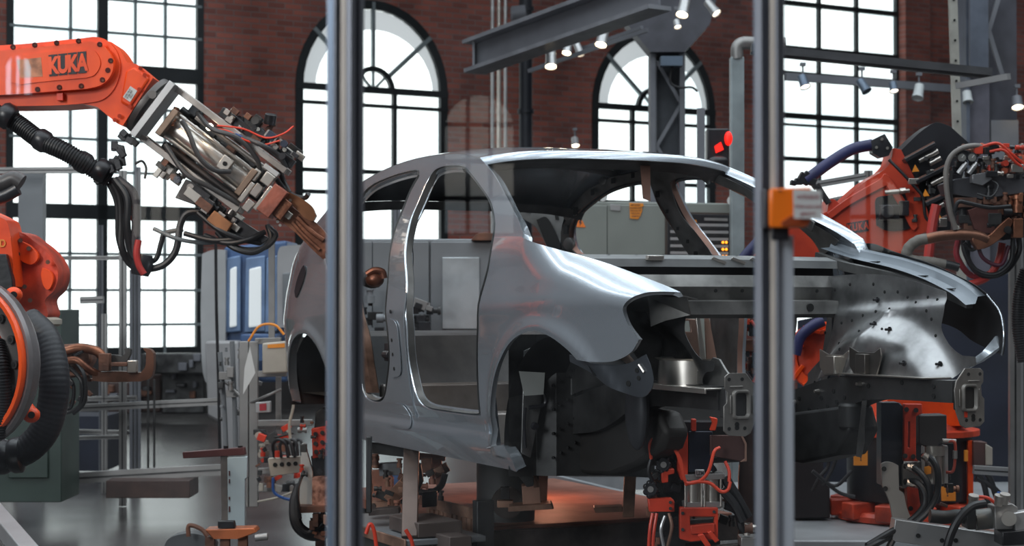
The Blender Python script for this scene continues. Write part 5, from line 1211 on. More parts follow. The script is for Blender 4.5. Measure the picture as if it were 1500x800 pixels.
scatter(co1, ['fitting', 'valve', 'connector'], 46, (376, 625, 438, 715), 10.4, [M_rust, M_dark_steel, M_alu_d, M_cable_red, M_blackp, M_beige], 9)
scatter(co1, ['fitting', 'clip'], 26, (320, 500, 376, 620), 10.6, [M_dark_steel, M_alu_d, M_blackp, M_machine], 9)
for h in ([(322, 516, 10.6), (328, 590, 10.6), (332, 680, 10.6)], [(340, 500, 10.6), (344, 600, 10.6), (345, 655, 10.6)]): ptube(MB(), h, .014, 8).build('conduit', M_machine, co1)

cl = thing('rear_clamp', 'black and orange clamp unit on a rusty box below the car rear arch', 'clamp', P(470, 745, 9.2))
fn_prism('orange_block', [(456, 628), (478, 624), (480, 668), (458, 672)], 9.1, .06, M_red, cl, .004)
mb = MB()
for x, y in ((462, 636), (472, 634), (462, 650), (472, 648), (463, 662), (473, 660)): mb.cyl(P(x, y, 9.1), P(x, y, 9.09), .011, n=10)
mb.each('bolt', M_dark_steel, cl)
fn_prism('black_body', [(455, 668), (488, 664), (488, 706), (460, 706)], 9.12, .12, M_blackp, cl, .006)
fn_prism('black_head', [(462, 604), (474, 596), (484, 610), (480, 628), (460, 628)], 9.12, .08, M_dark_steel, cl, .006)
fn_prism('white_leg', [(442, 650), (446, 650), (458, 692), (458, 744), (438, 744), (440, 690)], 9.1, .05, M_white, cl, .003)
fn_prism('rusty_box', [(457, 700), (492, 698), (492, 742), (457, 744)], 9.05, .2, mat('flaking_paint', (.55, .28, .20), 0, .7, .3, 26, .1, col2=(.14, .05, .03)), cl, .005)
fn_prism('base_plate', [(434, 742), (492, 742), (492, 750), (440, 752)], 9.0, .3, M_rust, cl, .003)
for h, r in (([(440, 712, 9.2), (432, 740, 9.15), (436, 770, 9.1), (456, 784, 9.1), (480, 780, 9.1)], .03), ([(484, 752, 9.1), (470, 770, 9.05), (452, 780, 9.05), (438, 772, 9.05)], .010), ([(445, 690, 9.05), (436, 720, 9.0), (440, 760, 9.0)], .008)): ptube(MB(), h, r, 10).build('cable', M_black, cl)
scatter(cl, ['fitting', 'bolt'], 22, (440, 600, 488, 700), 9.05, [M_rust, M_dark_steel, M_blackp, M_red], 8, .04)
scatter(cl, ['fitting'], 12, (450, 756, 490, 790), 9.05, [M_rust, M_copper], 9, .04)
seg(P(470, 752, 9.2), P(470, 877, 9.2), .05, .05).build('foot', M_rust, cl)

# T stand and small fixture in front
ts = thing('bracket_stand', 'stand with dark red cross bar and pale blue upright plate on the left floor', 'stand', P(340, 770, 8.6))
fn_prism('cross_bar', [(267, 663), (357, 656), (359, 667), (268, 672)], 8.5, .06, mat('dark_red_bar', (.10, .03, .03), .1, .5), ts, .003)
fn_prism('column', [(323, 669), (333, 668), (336, 914), (327, 914)], 8.52, .05, M_rail, ts, .002)
fn_prism('pale_plate', [(333, 670), (362, 669), (362, 700), (359, 702), (359, 775), (334, 775)], 8.5, .04, mat('pale_blue_plate', (.42, .52, .56), 0, .5, .05), ts, .003)
mb = MB()
for y0, y1 in ((690, 697), (702, 708), (728, 732), (742, 750)): pbox(mb, 335, y0, 337, y1, 8.495, .004)
mb.each('red_mark', mat('dark_red_bar', (.1, .03, .03)), ts)
mb = MB()
for x in (331, 352): mb.cyl(P(x, 657, 8.53), P(x, 653, 8.53), .012, n=10)
mb.each('bolt', M_blackp, ts)
fx = thing('orange_fixture', 'low orange plate fixture with grey rounded casting at the bottom left', 'fixture', P(330, 800, 8.2))
fn_prism('top_plate', [(300, 776), (372, 774), (376, 780), (350, 790), (312, 790)], 8.1, .12, mat('orange_plate', (.50, .14, .05), .3, .4, .25), fx, .004)
fn_prism('casting', smooth_loop([[(238, 810), (246, 790), (270, 782), (296, 784), (312, 796), (312, 810)], [(312, 810), (238, 810)]]), 8.15, .12, mat('grey_casting', (.12, .125, .13), .3, .5), fx, .01)
fn_prism('black_block', [(319, 764), (342, 764), (344, 774), (319, 774)], 8.1, .05, M_blackp, fx, .003)
ptube(MB(), [(276, 786, 8.1), (276, 772, 8.1), (282, 770, 8.1), (296, 776, 8.1), (304, 786, 8.1)], .010, 8).build('wire_clip', M_rust, fx)
mb = MB(); mb.cyl(P(374, 788, 8.1), P(392, 786, 8.1), .016, n=12); mb.build('rod_end', M_alu_d, fx)
for x in (308, 330, 356): seg(P(x, 786, 8.15), P(x, 935, 8.15), .04, .04).build('leg', M_rust, fx)
mb = MB(); seg(P(-20, 738, 6.2), P(50, 822, 5.2), .055, .05, mb, V((0, 0, 1))); tagged('near_rail', mb, M_alu, 'pale aluminium rail running diagonally in the bottom left corner', 'rail', bevel=.003)
# ================================================================ right robot behind the car
D = 9.4
rr = thing('industrial_robot', 'red orange robot arm carrying a black valve box, behind the far side of the car', 'robot arm', P(1260, 320, D))
arm = fn_prism('link_arm', smooth_loop([[(1309, 217), (1320, 219)], [(1320, 219), (1342, 266), (1356, 300), (1368, 336)], [(1368, 336), (1346, 344), (1334, 352), (1326, 378)], [(1326, 378), (1300, 386), (1240, 384), (1150, 388)], [(1150, 388), (1150, 336)], [(1150, 336), (1180, 322), (1212, 310)], [(1212, 310), (1215, 294), (1222, 292), (1230, 299)], [(1230, 299), (1262, 270), (1294, 250)], [(1294, 250), (1304, 238), (1309, 217)]]), D, .24, M_orange_r, rr, .02)
fn_prism('arm_ridge', smooth_loop([[(1212, 312), (1242, 290), (1290, 262)], [(1290, 262), (1300, 256), (1330, 300), (1345, 332)], [(1345, 332), (1336, 336), (1318, 302), (1298, 272)], [(1298, 272), (1246, 300), (1216, 322)], [(1216, 322), (1212, 312)]]), D-.02, .04, M_orange_r, arm, .006)
fn_prism('pocket', smooth_loop([[(1282, 296), (1288, 288), (1326, 284)], [(1326, 284), (1338, 326)], [(1338, 326), (1330, 336), (1300, 338), (1284, 330)], [(1284, 330), (1282, 296)]]), D-.012, .03, M_blackp, arm, .004)
mb = MB(); pbox(mb, 1290, 300, 1318, 322, D-.06, .05); mb.cyl(P(1300, 310, D-.02), P(1300, 310, D-.10), .035, n=18); pbox(mb, 1318, 294, 1332, 316, D-.05, .04); mb.each('motor_part', M_blackp, arm, bevel=.004)
mb = MB(); mb.cyl(P(1296, 282, D-.04), P(1332, 279, D-.04), .012, n=10); mb.cyl(P(1318, 280, D-.05), P(1326, 279, D-.05), .017, n=8); mb.each('connector', M_silver, arm)
mb = MB(); mb.cyl(P(1221, 339, D+.01), P(1221, 339, D-.006), .040, n=28); mb.build('cover_disc', mat('disc_grey', (.05, .05, .05), .1, .5), arm)
for i, ch in enumerate('KUKA'):
    x0 = 1240+i*8.1; y0 = 327-i*1.25
    tile = fn_prism('logo_tile', [(x0, y0), (x0+7.4, y0-1.1), (x0+8.6, y0+15), (x0+1.4, y0+16.2)], D-.004, .004, M_inkd, arm)
    lettering('logo_letter', ch, M_orange_r, P(x0+4.4, y0+7.6, D-.006), (1, 0, .14), (-.09, 0, 1), .052, tile, .66, .03, .0004)
mb = MB(); ptube(mb, [(1278, 212, D), (1248, 219, D), (1216, 238, D), (1190, 257, D), (1180, 264, D)], .030, 14); tag(mb.build('blue_hose', M_bluehose), 'thick dark blue hose arching from the right robot arm down to the left', 'hose')
mb = MB(); ptube(mb, [(1122, 345, 9.6), (1108, 358, 9.6), (1090, 378, 9.6), (1076, 400, 9.6)], .030, 14); tag(mb.build('blue_hose', M_bluehose), 'short dark blue hose just left of the right fence post behind the cowl', 'hose')
cb = fn_prism('hose_bracket', [(1276, 206), (1290, 199), (1296, 196), (1308, 216), (1302, 228), (1290, 231), (1278, 224)], D-.03, .08, M_blackp, rr, .004)
mb = MB()
for x, y in ((1292, 204), (1300, 217), (1284, 216)): mb.cyl(P(x, y, D-.03), P(x, y, D-.04), .008, n=8)
mb.each('bolt', M_silver, cb)
mb = MB()
for x, y, a, z in ((1178, 262, 30, 18), (1170, 266, 0, 12), (1188, 266, 20, 14), (1162, 268, 10, 9), (1182, 256, 40, 10), (1194, 274, 50, 8)): rb(mb, x, y, z, z*.8, a, D, .05)
mb.each('clamp_piece', M_blackp, rr, bevel=.004)
ptube(MB(), [(1196, 270, D), (1206, 286, D), (1214, 298, D)], .016, 10).build('hose', M_black, rr)
ptube(MB(), [(1302, 234, D-.05), (1320, 252, D-.06), (1342, 276, D-.06), (1352, 290, D-.06), (1356, 318, D-.05), (1368, 328, D-.04)], .008, 8).build('cable', M_black, rr)
# valve box
vb = fn_prism('valve_box', smooth_loop([[(1318, 222), (1345, 196), (1366, 181), (1378, 180), (1392, 185)], [(1392, 185), (1422, 212)], [(1422, 212), (1412, 250), (1400, 300), (1392, 338)], [(1392, 338), (1372, 342)], [(1372, 342), (1352, 292), (1318, 222)]]), D+.02, .22, mat('box_black', (.018, .018, .022), .1, .4), rr, .008)
for (x0, y0), (x1, y1) in (((1324, 236), (1368, 212)), ((1340, 268), (1384, 246)), ((1354, 300), (1394, 282)), ((1364, 330), (1394, 316))):
    mb = MB(); seg(P(x0, y0, D-.03), P(x1, y1, D-.03), .02, .09, mb); mb.build('shelf', M_blackp, vb, bevel=.003)
    mb = MB(); seg(P(x0, y0-4, D-.05), P(x1, y1-4, D-.05), .006, .02, mb); mb.build('shelf_edge', mat('edge_brown', (.25, .13, .10), .2, .5), vb)
mb = MB()
for x, y in ((1346, 236), (1358, 230), (1362, 240), (1364, 270), (1374, 265), (1376, 276), (1372, 304), (1384, 298), (1366, 308)): c = P(x, y, D-.05); mb.cyl(c, c+V((.055, 0, .03)), .013, n=12)
mb.each('valve_cylinder', M_silver, vb)
random.seed(61)
scatter(vb, ['valve', 'fitting'], 30, (1336, 226, 1388, 330), D-.04, [M_blackp, M_dark_steel, M_dark_steel, M_silver], 8, .02)
for x, y in ((1341, 247), (1356, 283), (1376, 319)):
    fn_prism('warning_triangle', [(x-5, y+5), (x+5.5, y+4), (x-.5, y-6)], D-.065, .002, M_yellow, vb)

# tool at the right
D = 9.0
tg = thing('valve_tool', 'tool head with two round pressure gauges, copper pipes and cables at the right edge', 'tool', P(1450, 300, D))
fn_prism('top_plate', [(1386, 268), (1400, 262), (1500, 252), (1530, 262), (1530, 278), (1440, 292), (1392, 284)], D-.05, .2, mat('plate_grey', (.10, .10, .11), .5, .45), tg, .004)
fn_prism('lower_body', [(1392, 290), (1440, 296), (1530, 280), (1530, 344), (1470, 352), (1440, 340), (1400, 322)], D+.02, .16, mat('body_dark', (.045, .042, .045), .3, .5), tg, .006)
for x in (1409, 1424):
    g = MB().lathe([(.001, -.012), (.020, -.012), (.024, -.006), (.024, .012), (.020, .012)], P(x, 231, D-.07), (-.1, -1, .1), 22).build('gauge', M_blackp, tg)
    mb = MB(); c = P(x, 231, D-.081); mb.cyl(c, c+V((0, -.002, 0)), .0195, n=22); mb.build('gauge_face', mat('gauge_face', (.16, .16, .15), 0, .4), g)
    mb = MB(); seg(P(x, 231, D-.084), P(x+3, 227, D-.084), .003, .001, mb); mb.build('gauge_needle', M_paper, g)
for x in (1404, 1419):
    mb = MB(); c = P(x, 254, D-.08); mb.lathe([(.001, 0), (.013, 0), (.013, .05), (.009, .052), (.009, .065), (.001, .065)], c, (.55, -.2, .75), 14); mb.build('filter', M_alu, tg)
fn_prism('silver_block', [(1424, 256), (1446, 252), (1454, 262), (1440, 272), (1424, 268)], D-.1, .05, mat('block_grey', (.25, .25, .26), .6, .4), tg, .003)
M_mx2 = [M_blackp, M_blackp, M_dark_steel, M_rust, M_silver, M_red, mat('salmon_clip', (.7, .16, .08), 0, .4)]
random.seed(71); scatter(tg, ['valve', 'connector', 'fitting'], 90, (1428, 214, 1500, 262), D-.04, M_mx2, 9, .06)
scatter(tg, ['valve', 'connector'], 30, (1400, 214, 1440, 262), D, M_mx2[:4], 9, .04)
scatter(tg, ['bracket', 'fitting'], 60, (1405, 290, 1500, 345), D-.02, [M_rust, M_rust, M_copper, M_dark_steel, M_blackp], 14, .06)
fn_prism('copper_body', smooth_loop([[(1418, 308), (1440, 302), (1462, 306)], [(1462, 306), (1466, 330), (1450, 342), (1428, 336)], [(1428, 336), (1418, 308)]]), D-.08, .07, mat('reddish_metal', (.16, .06, .05), .6, .45, .25), tg, .01)
fn_prism('copper_arm', smooth_loop([[(1428, 342), (1446, 346), (1466, 328), (1478, 318)], [(1478, 318), (1484, 326), (1470, 346), (1448, 362), (1432, 366)], [(1432, 366), (1424, 352), (1428, 342)]]), D-.1, .05, M_copper, tg, .008)
ptube(MB(), [(1358, 350, D-.05), (1380, 346, D-.06), (1408, 344, D-.07), (1432, 346, D-.08), (1446, 352, D-.08)], .027, 14).build('copper_pipe', mat('pipe_copper', (.24, .11, .07), .85, .4, .25), tg)
ptube(MB(), [(1360, 350, D-.05), (1346, 352, D-.05), (1332, 362, D-.05), (1328, 376, D-.05), (1340, 382, D-.05), (1362, 384, D-.05), (1384, 388, D-.05)], .026, 14, rib=.05, ribstep=.03).build('wrapped_hose', mat('wrapped_hose', (.16, .145, .125), 0, .6, .25), tg)
ptube(MB(), [(1362, 384, D-.05), (1388, 388, D-.05), (1404, 392, D-.05)], .022, 12).build('black_sleeve', M_black, tg)
ptube(MB(), [(1400, 336, D-.08), (1392, 310, D-.09), (1387, 280, D-.09), (1386, 250, D-.09), (1394, 228, D-.09), (1412, 216, D-.08), (1434, 214, D-.06), (1442, 222, D-.05)], .013, 10).build('grey_hose', mat('hose_pale', (.19, .17, .155), 0, .5), tg)
ptube(MB(), [(1396, 340, D-.05), (1396, 310, D-.06), (1392, 280, D-.06), (1394, 250, D-.06)], .010, 10).build('grey_hose', M_hose, tg)
for h, r, m in (([(1398, 310, D-.12), (1404, 296, D-.13), (1420, 298, D-.13), (1450, 304, D-.12), (1480, 302, D-.1)], .010, M_black), ([(1440, 214, D-.1), (1462, 210, D-.12), (1480, 224, D-.12), (1500, 240, D-.1)], .007, M_cable_red), ([(1450, 222, D-.1), (1470, 220, D-.13), (1486, 236, D-.12), (1504, 250, D-.1)], .007, M_cable_red), ([(1372, 300, 9.2), (1366, 330, 9.2), (1360, 380, 9.2)], .026, mat('red_hose', (.55, .05, .04), 0, .4)),
    ([(1410, 346, D), (1414, 372, D), (1430, 396, D), (1458, 402, D), (1480, 384, D), (1484, 350, D)], .012, M_black), ([(1420, 350, D+.04), (1418, 380, D+.04), (1440, 404, D+.04), (1472, 398, D+.04), (1492, 370, D+.04), (1492, 346, D+.04)], .014, M_black), ([(1404, 350, D+.06), (1402, 376, D+.06), (1424, 404, D+.06), (1456, 396, D+.06), (1470, 360, D+.06)], .015, mat('dark_red_hose', (.30, .02, .03), 0, .4)),
    ([(1468, 356, D+.05), (1462, 384, D+.05), (1444, 408, D+.05), (1414, 418, D+.05)], .018, mat('red_hose', (.5, .05, .04))), ([(1412, 356, D-.03), (1424, 366, D-.03), (1438, 356, D-.04), (1452, 346, D-.06)], .010, M_black), ([(1430, 350, D), (1440, 378, D), (1466, 388, D), (1478, 360, D)], .010, mat('wine_hose', (.10, .02, .04), 0, .4)), ([(1432, 284, D-.1), (1452, 288, D-.13), (1462, 272, D-.1), (1450, 262, D-.08)], .005, M_black)): ptube(MB(), h, r, 10).build('hose', m, tg)

# robot pedestal
D = 10.0
pd = thing('robot_pedestal', 'black robot pedestal drum with red orange rim and bolted orange foot, lower right', 'pedestal', P(1335, 765, D))
ctr = P(1332, 700, D+.33); z0 = P(1332, 752, D).z
px2 = D/F
zz = lambda y: P(1332, y, D).z
MB().lathe([(.001, zz(640)-zz(738)), (.34, zz(640)-zz(738)), (.345, zz(650)-zz(738)), (.345, 0), (.001, 0)], V((ctr.x, ctr.y, zz(738))), (0, 0, 1), 44).build('drum', mat('drum_black', (.012, .013, .018), .1, .4, .2), pd)
MB().lathe([(.001, .10), (.26, .10), (.30, .05), (.31, .035), (.385, .03), (.385, 0), (.001, 0)], V((ctr.x, ctr.y, zz(642))), (0, 0, 1), 44).build('orange_rim', M_orange_d, pd)
fn_prism('turret', smooth_loop([[(1296, 624), (1300, 586), (1330, 580)], [(1330, 580), (1410, 584)], [(1410, 584), (1420, 624)], [(1420, 624), (1296, 624)]]), D+.1, .4, M_orange, pd, .02)
mb = MB()
for i in range(12):
    a = math.pi*2*i/12; mb.box(V((ctr.x+.37*math.cos(a), ctr.y+.37*math.sin(a), zz(752))), (.16, .10, .09), Matrix.Rotation(a, 3, 'Z'))
mb.each('foot_block', mat('foot_orange', (.60, .06, .02), .1, .45, .3, 8, col2=(.25, .03, .015)), pd, bevel=.008)
MB().lathe([(.001, .05), (.39, .05), (.41, .03), (.41, 0), (.001, 0)], V((ctr.x, ctr.y, zz(768))), (0, 0, 1), 44).build('foot_ring', mat('foot_orange', (.6, .06, .02)), pd)
for x0, y0, x1, y1 in ((1251, 661, 1271, 682), (1377, 713, 1400, 734), (1413, 660, 1418, 676)):
    fn_prism('yellow_label', [(x0, y0), (x1, y0), (x1, y1), (x0, y1)], D+.0 if x0 > 1300 else D+.02, .02, M_yellow, pd)
for x, y, s in ((1261, 671, .05), (1388, 723, .05)):
    lettering('label_symbol', '!', M_inkd, P(x, y, D-.002 if x > 1300 else D+.018), (1, 0, 0), (0, 0, 1), s, pd, 1, .02, .0006)
mb = MB(); seg(P(1421, 645, D+.1), P(1421, 740, D+.1), .03, .03, mb); mb.build('orange_strip', M_orange, pd, bevel=.003)
fn_prism('junction_box', [(1426, 646), (1446, 648), (1446, 682), (1426, 684)], D+.05, .12, mat('junction_brown', (.10, .05, .045), .1, .5), pd, .004)
fn_prism('junction_lid', [(1444, 650), (1454, 656), (1454, 682), (1444, 682)], D+.04, .1, M_beige, pd, .004)
mb = MB()
for h in ([(1428, 690, D), (1440, 706, D), (1446, 730, D), (1452, 760, D)], [(1436, 684, D), (1450, 700, D), (1458, 724, D), (1466, 740, D)], [(1430, 700, D), (1452, 712, D), (1470, 730, D), (1480, 742, D)]): ptube(mb, h, .016, 8)
mb.each('cable', M_black, pd)
mb = MB(); pa = [(1462, 722, 9.8), (1480, 726, 9.7), (1510, 734, 9.6)]; ptube(mb, pa, .008, 8); tag(mb.build('blue_cable', M_cable_blue), 'thin blue cable at the right edge beside the pneumatic cylinder', 'cable')
pt = thing('steel_platform', 'pale steel floor platform under the robot pedestal at the lower right', 'platform', P(1300, 790, 9.5))
a, b = P(1160, 786, 9.4), P(1900, 786, 9.4)
mb = MB(); mb.box(((a.x+b.x)/2+.2, 10.9, .135), (b.x-a.x+.4, 3.0, .27)); mb.build('deck', mat('pale_deck', (.34, .35, .36), .3, .4, .12, 3), pt, bevel=.01)
mb = MB(); mb.box(((a.x+b.x)/2+.2, 9.38, .20), (b.x-a.x+.4, .03, .08)); mb.build('edge_trim', M_alu, pt)

# right front clamp unit
D = 7.3
rc = thing('front_clamp', 'clamp unit with orange slotted plate and black box under the far rail', 'clamp', P(1340, 790, D))
fn_prism('navy_slab', [(1291, 590), (1318, 590), (1324, 596), (1324, 712), (1291, 712)], D, .10, mat('navy_slab', (.012, .018, .035), .2, .4), rc, .004)
sl = [(1330, 618), (1333, 618), (1333, 656), (1330, 656)]
fn_prism('slotted_plate', [(1325, 592), (1351, 592), (1351, 606), (1342, 610), (1342, 672), (1346, 676), (1324, 676)], D-.03, .04, M_red, rc, .003, [sl])
mb = MB()
for x, y in ((1328, 600), (1342, 601), (1326, 668), (1338, 669), (1334, 745)): mb.cyl(P(x, y, D-.03), P(x, y, D-.045), .010, n=8)
mb.each('bolt', M_dark_steel, rc)
fn_prism('black_box', [(1346, 609), (1387, 608), (1387, 650), (1360, 656), (1346, 650)], D-.03, .12, mat('box_matte', (.03, .028, .03), 0, .6), rc, .004)
fn_prism('orange_side', [(1328, 712), (1345, 716), (1350, 754), (1330, 754)], D-.02, .05, M_red, rc, .003)
fn_prism('motor_body', [(1322, 680), (1350, 676), (1350, 712), (1322, 716)], D-.02, .10, M_alu_d, rc, .005)
mb = MB(); mb.lathe([(.001, 0), (.040, 0), (.040, .11), (.050, .112), (.050, .15), (.001, .15)], P(1369, 708, D), (0, 0, 1), 24); mb.build('cylinder', M_silver, rc)
for x in (1352, 1386): seg(P(x, 654, D-.03), P(x, 708, D-.03), .012, .012).build('tie_rod', M_alu, rc)
fn_prism('type_plate', [(1354, 684), (1364, 682), (1364, 694), (1354, 696)], D-.055, .003, M_yellow, rc)
fn_prism('curved_leg', smooth_loop([[(1291, 680), (1298, 677), (1308, 678), (1316, 682)], [(1316, 682), (1317, 718)], [(1317, 718), (1324, 724), (1328, 742), (1336, 762), (1344, 772)], [(1344, 772), (1312, 776)], [(1312, 776), (1308, 760), (1304, 738), (1298, 722), (1293, 712)], [(1293, 712), (1291, 680)]]), D-.10, .02, mat('leg_white', (.45, .43, .40), .2, .5, .08), rc, .003)
mb = MB()
for x, y in ((1295, 687), (1297, 716), (1314, 772)): mb.cyl(P(x, y, D-.10), P(x, y, D-.115), .010, n=8)
mb.each('bolt', M_dark_steel, rc)
for h in ([(1326, 682, D-.08), (1345, 690, D-.12), (1360, 712, D-.14), (1358, 742, D-.14), (1340, 764, D-.16), (1312, 782, D-.2), (1280, 798, D-.3), (1255, 812, D-.3)], [(1326, 706, D-.08), (1342, 706, D-.12), (1354, 722, D-.14), (1352, 744, D-.15), (1330, 766, D-.18), (1300, 782, D-.25), (1270, 800, D-.3)], [(1352, 668, D-.06), (1366, 674, D-.12), (1374, 694, D-.14), (1372, 724, D-.14), (1358, 750, D-.16), (1336, 770, D-.2), (1312, 786, D-.22), (1300, 806, D-.25)]): ptube(MB(), h, .013, 10).build('hose', M_black, rc)
mb = MB()
for x, y, a in ((1328, 683, (1, 0, -.3)), (1338, 688, (1, 0, -.4)), (1328, 706, (1, 0, -.2)), (1338, 708, (1, 0, -.2)), (1352, 666, (1, 0, -.8)), (1360, 674, (1, 0, -.8))): c = P(x, y, D-.1); mb.lathe([(.001, 0), (.013, 0), (.013, .012), (.016, .013), (.016, .026), (.001, .027)], c, a, 8)
mb.each('hose_fitting', M_silver, rc)
ptube(MB(), [(1384, 648, D-.05), (1398, 648, D-.06), (1399, 670, D-.06), (1396, 690, D-.06), (1386, 692, D-.05)], .006, 8).build('sensor_cable', mat('sensor_red', (.35, .05, .03), 0, .5), rc)
mb = MB(); mb.cyl(P(1380, 646, D-.05), P(1400, 647, D-.05), .010, n=10); mb.cyl(P(1399, 660, D-.06), P(1399, 672, D-.06), .009, n=10); mb.each('connector', M_alu_d, rc)
random.seed(81); scatter(rc, ['fitting', 'bracket'], 24, (1300, 700, 1390, 760), D+.1, [M_blackp, M_rust, M_dark_steel], 10, .04)
ptube(MB(), [(1352, 738, D-.05), (1366, 752, D-.05), (1372, 764, D-.05)], .014, 8).build('orange_rod', M_red, rc)
bm_ = MB(); seg(P(1306, 775, 7.1), P(1560, 812, 7.1), .085, .08, bm_); ob = tagged('aluminium_beam', bm_, M_alu, 'bright aluminium beam along the bottom edge right of the fence post', 'beam', bevel=.003)
mb = MB()
for x, y in ((1380, 792), (1400, 792), (1345, 785)): mb.cyl(P(x, y, 7.06), P(x, y, 7.055), .009, n=10)
for o in mb.each('bolt_hole', M_hole, ob): pass
pc = thing('pneumatic_cylinder', 'grey pneumatic cylinder lying on the bottom right beam with rod and hoses', 'cylinder', P(1440, 760, 7.0))
mb = MB(); mb.cyl(P(1428, 762, 7.0), P(1462, 758, 7.0), .040, n=20); mb.build('barrel', mat('barrel_grey', (.15, .15, .14), .4, .45), pc)
fn_prism('end_block', [(1456, 742), (1484, 738), (1492, 744), (1484, 776), (1458, 776)], 6.94, .1, M_alu_d, pc, .004)
fn_prism('end_block', [(1416, 748), (1430, 746), (1430, 776), (1418, 776)], 6.94, .1, M_dark_steel, pc, .004)
fn_prism('bearing_plate', [(1484, 752), (1506, 748), (1506, 782), (1488, 780)], 6.92, .05, M_alu, pc, .004)
mb = MB(); mb.cyl(P(1478, 760, 6.93), P(1478, 760, 6.90), .028, n=20); mb.build('pivot', M_silver, pc)
ptube(MB(), [(1362, 756, 7.0), (1384, 758, 7.0), (1404, 756, 7.0), (1420, 760, 7.0)], .026, 12).build('rod_boot', M_dark_steel, pc)
ptube(MB(), [(1442, 738, 6.9), (1424, 742, 6.88), (1408, 756, 6.86), (1396, 776, 6.85), (1388, 800, 6.85), (1386, 820, 6.85)], .016, 10).build('hose', M_black, pc)
ptube(MB(), [(1424, 734, 6.95), (1434, 728, 6.95), (1448, 730, 6.95), (1458, 738, 6.95)], .006, 8).build('red_cable', M_cable_red, pc)
mb = MB()
for x, y in ((1424, 736), (1462, 736), (1470, 734)): mb.lathe([(.001, 0), (.016, 0), (.016, .02), (.020, .022), (.020, .04), (.001, .04)], P(x, y+4, 6.93), (.1, -.3, 1), 10)
mb.each('hose_fitting', M_silver, pc)
fn_prism('black_foot', [(1468, 780), (1512, 776), (1512, 798), (1468, 800)], 6.9, .12, M_blackp, pc, .004)
fn_prism('brown_tray', [(1408, 772), (1470, 782), (1470, 792), (1400, 784)], 7.15, .1, M_rust, pc, .003)

# fence at the far right and dark screen
cur = tag(fn_prism('dark_screen', [(1170, 470), (1482, 400), (1482, 740), (1170, 740)], 12.8, .06, M_navy, None), 'dark navy screen standing behind the right rail and robot pedestal', 'screen')
prof(1486, 360, 1486, 784, 9.6, 'pale aluminium upright at the right edge beside the robot pedestal', .055, M_alu_d)
prof(1499, 330, 1499, 784, 9.6, 'second aluminium upright, cut by the right picture edge', .05, M_alu)
prof(1426, 688, 1520, 694, 9.9, 'pale horizontal rail behind the pneumatic cylinder at the right edge', .045, M_alu)
mb = MB(); ptube(mb, [(1504, 395, 9.2), (1494, 430, 9.2), (1492, 480, 9.2), (1500, 530, 9.2)], .03, 14, rib=.14, ribstep=.012); tagged('corrugated_hose', mb, M_black, 'ribbed black hose hanging at the right picture edge', 'hose')
prof(1192, 271, 1268, 258, 12, 'upper pale rail seen under the blue hose before the right window', .045, M_alu)
prof(1206, 297, 1254, 287, 12, 'lower pale rail seen under the blue hose before the right window', .04, M_alu)
prof(1272, 250, 1272, 300, 12, 'short pale upright where the two rails meet above the robot arm', .05, M_alu_d)
prof(1483, 240, 1530, 232, 10.5, 'short pale rail above the tool head at the right edge', .05, M_alu)
# ================================================================ jig under the car (written in car coordinates)
jig = thing('welding_jig', 'rust red lit steel jig table with drum, brackets and posts under the car', 'jig', mtx=CARM)
def cbox(name, x0, x1, y0, y1, z0, z1, m, parent=None, bevel=.004):
    return MB().box(((x0+x1)/2, (y0+y1)/2, (z0+z1)/2), (x1-x0, y1-y0, z1-z0)).build(name, m, parent or jig, bevel=bevel, local=True)
G = -.706
M_jr = mat('jig_red_lit', (.30, .13, .09), .1, .6, .3, 7, .1, col2=(.20, .08, .05))  # orange glow on the steel is put into this red
M_jd = mat('jig_dark', (.07, .055, .05), .3, .55, .3, 7, .1)
M_jw = mat('jig_warm_lit', (.34, .19, .13), .3, .5, .25, 9)  # the same orange glow mixed into the paler jig tone
cbox('deck', -3.3, -1.5, -.46, .85, -.24, -.19, M_jr)
cbox('front_beam', -1.52, -1.46, -.46, .9, -.31, -.205, M_jd); cbox('front_beam', -1.50, -1.44, -.46, .9, -.45, -.33, M_jd); cbox('front_beam', -1.47, -1.41, -.5, .9, G, -.50, M_jd)
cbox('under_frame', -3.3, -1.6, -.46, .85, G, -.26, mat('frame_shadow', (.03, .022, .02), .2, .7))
cbox('side_ledge', -2.25, -1.28, -.86, -.50, -.22, -.195, M_machine); cbox('ledge_edge', -2.25, -1.275, -.87, -.86, -.235, -.19, M_jw)
for i in range(3): cbox('drawer', -2.22+.29*i, -1.96+.29*i, -.85, -.52, -.40, -.225, mat('drawer_green', (.05, .055, .05), .1, .6))
cbox('corner_post', -1.42, -1.37, -.50, -.42, G, -.06, mat('post_dark', (.035, .038, .042), .3, .5))
for i in range(11): cbox('comb_tooth', -1.98+.05*i, -1.95+.05*i, -.475, -.46, -.22, -.12, M_jw, bevel=.002)
cbox('comb_rail', -2.0, -1.42, -.48, -.465, -.15, -.10, M_jw); cbox('comb_rail', -2.0, -1.42, -.49, -.46, -.24, -.2, M_jw)
cbox('spacer_block', -1.62, -1.30, -.80, -.60, -.19, -.13, mat('block_taupe', (.13, .10, .09), .2, .5)); cbox('spacer_block', -1.60, -1.16, -.72, -.62, -.235, -.175, mat('block_taupe', (.1, .1, .1)))
dr = zdrum = None
mb = MB(); mb.lathe([(.001, 0), (.13, 0), (.13, .34), (.001, .34)], (-1.72, -.20, -.19), (0, 0, 1), 36); mb.build('drum', mat('drum_grey', (.075, .078, .08), .3, .5, .1, 4), jig, local=True)
mb = MB(); mb.lathe([(.001, 0), (.07, 0), (.07, .02), (.001, .02)], V((-1.60, -.25, -.10)), (1, -.35, 0), 24); mb.build('drum_cover', M_jd, jig, local=True)
def wbar(name, pa, pb, w, th, m): return seg(P(*pa), P(*pb), w, th).build(name, m, jig, bevel=.003)
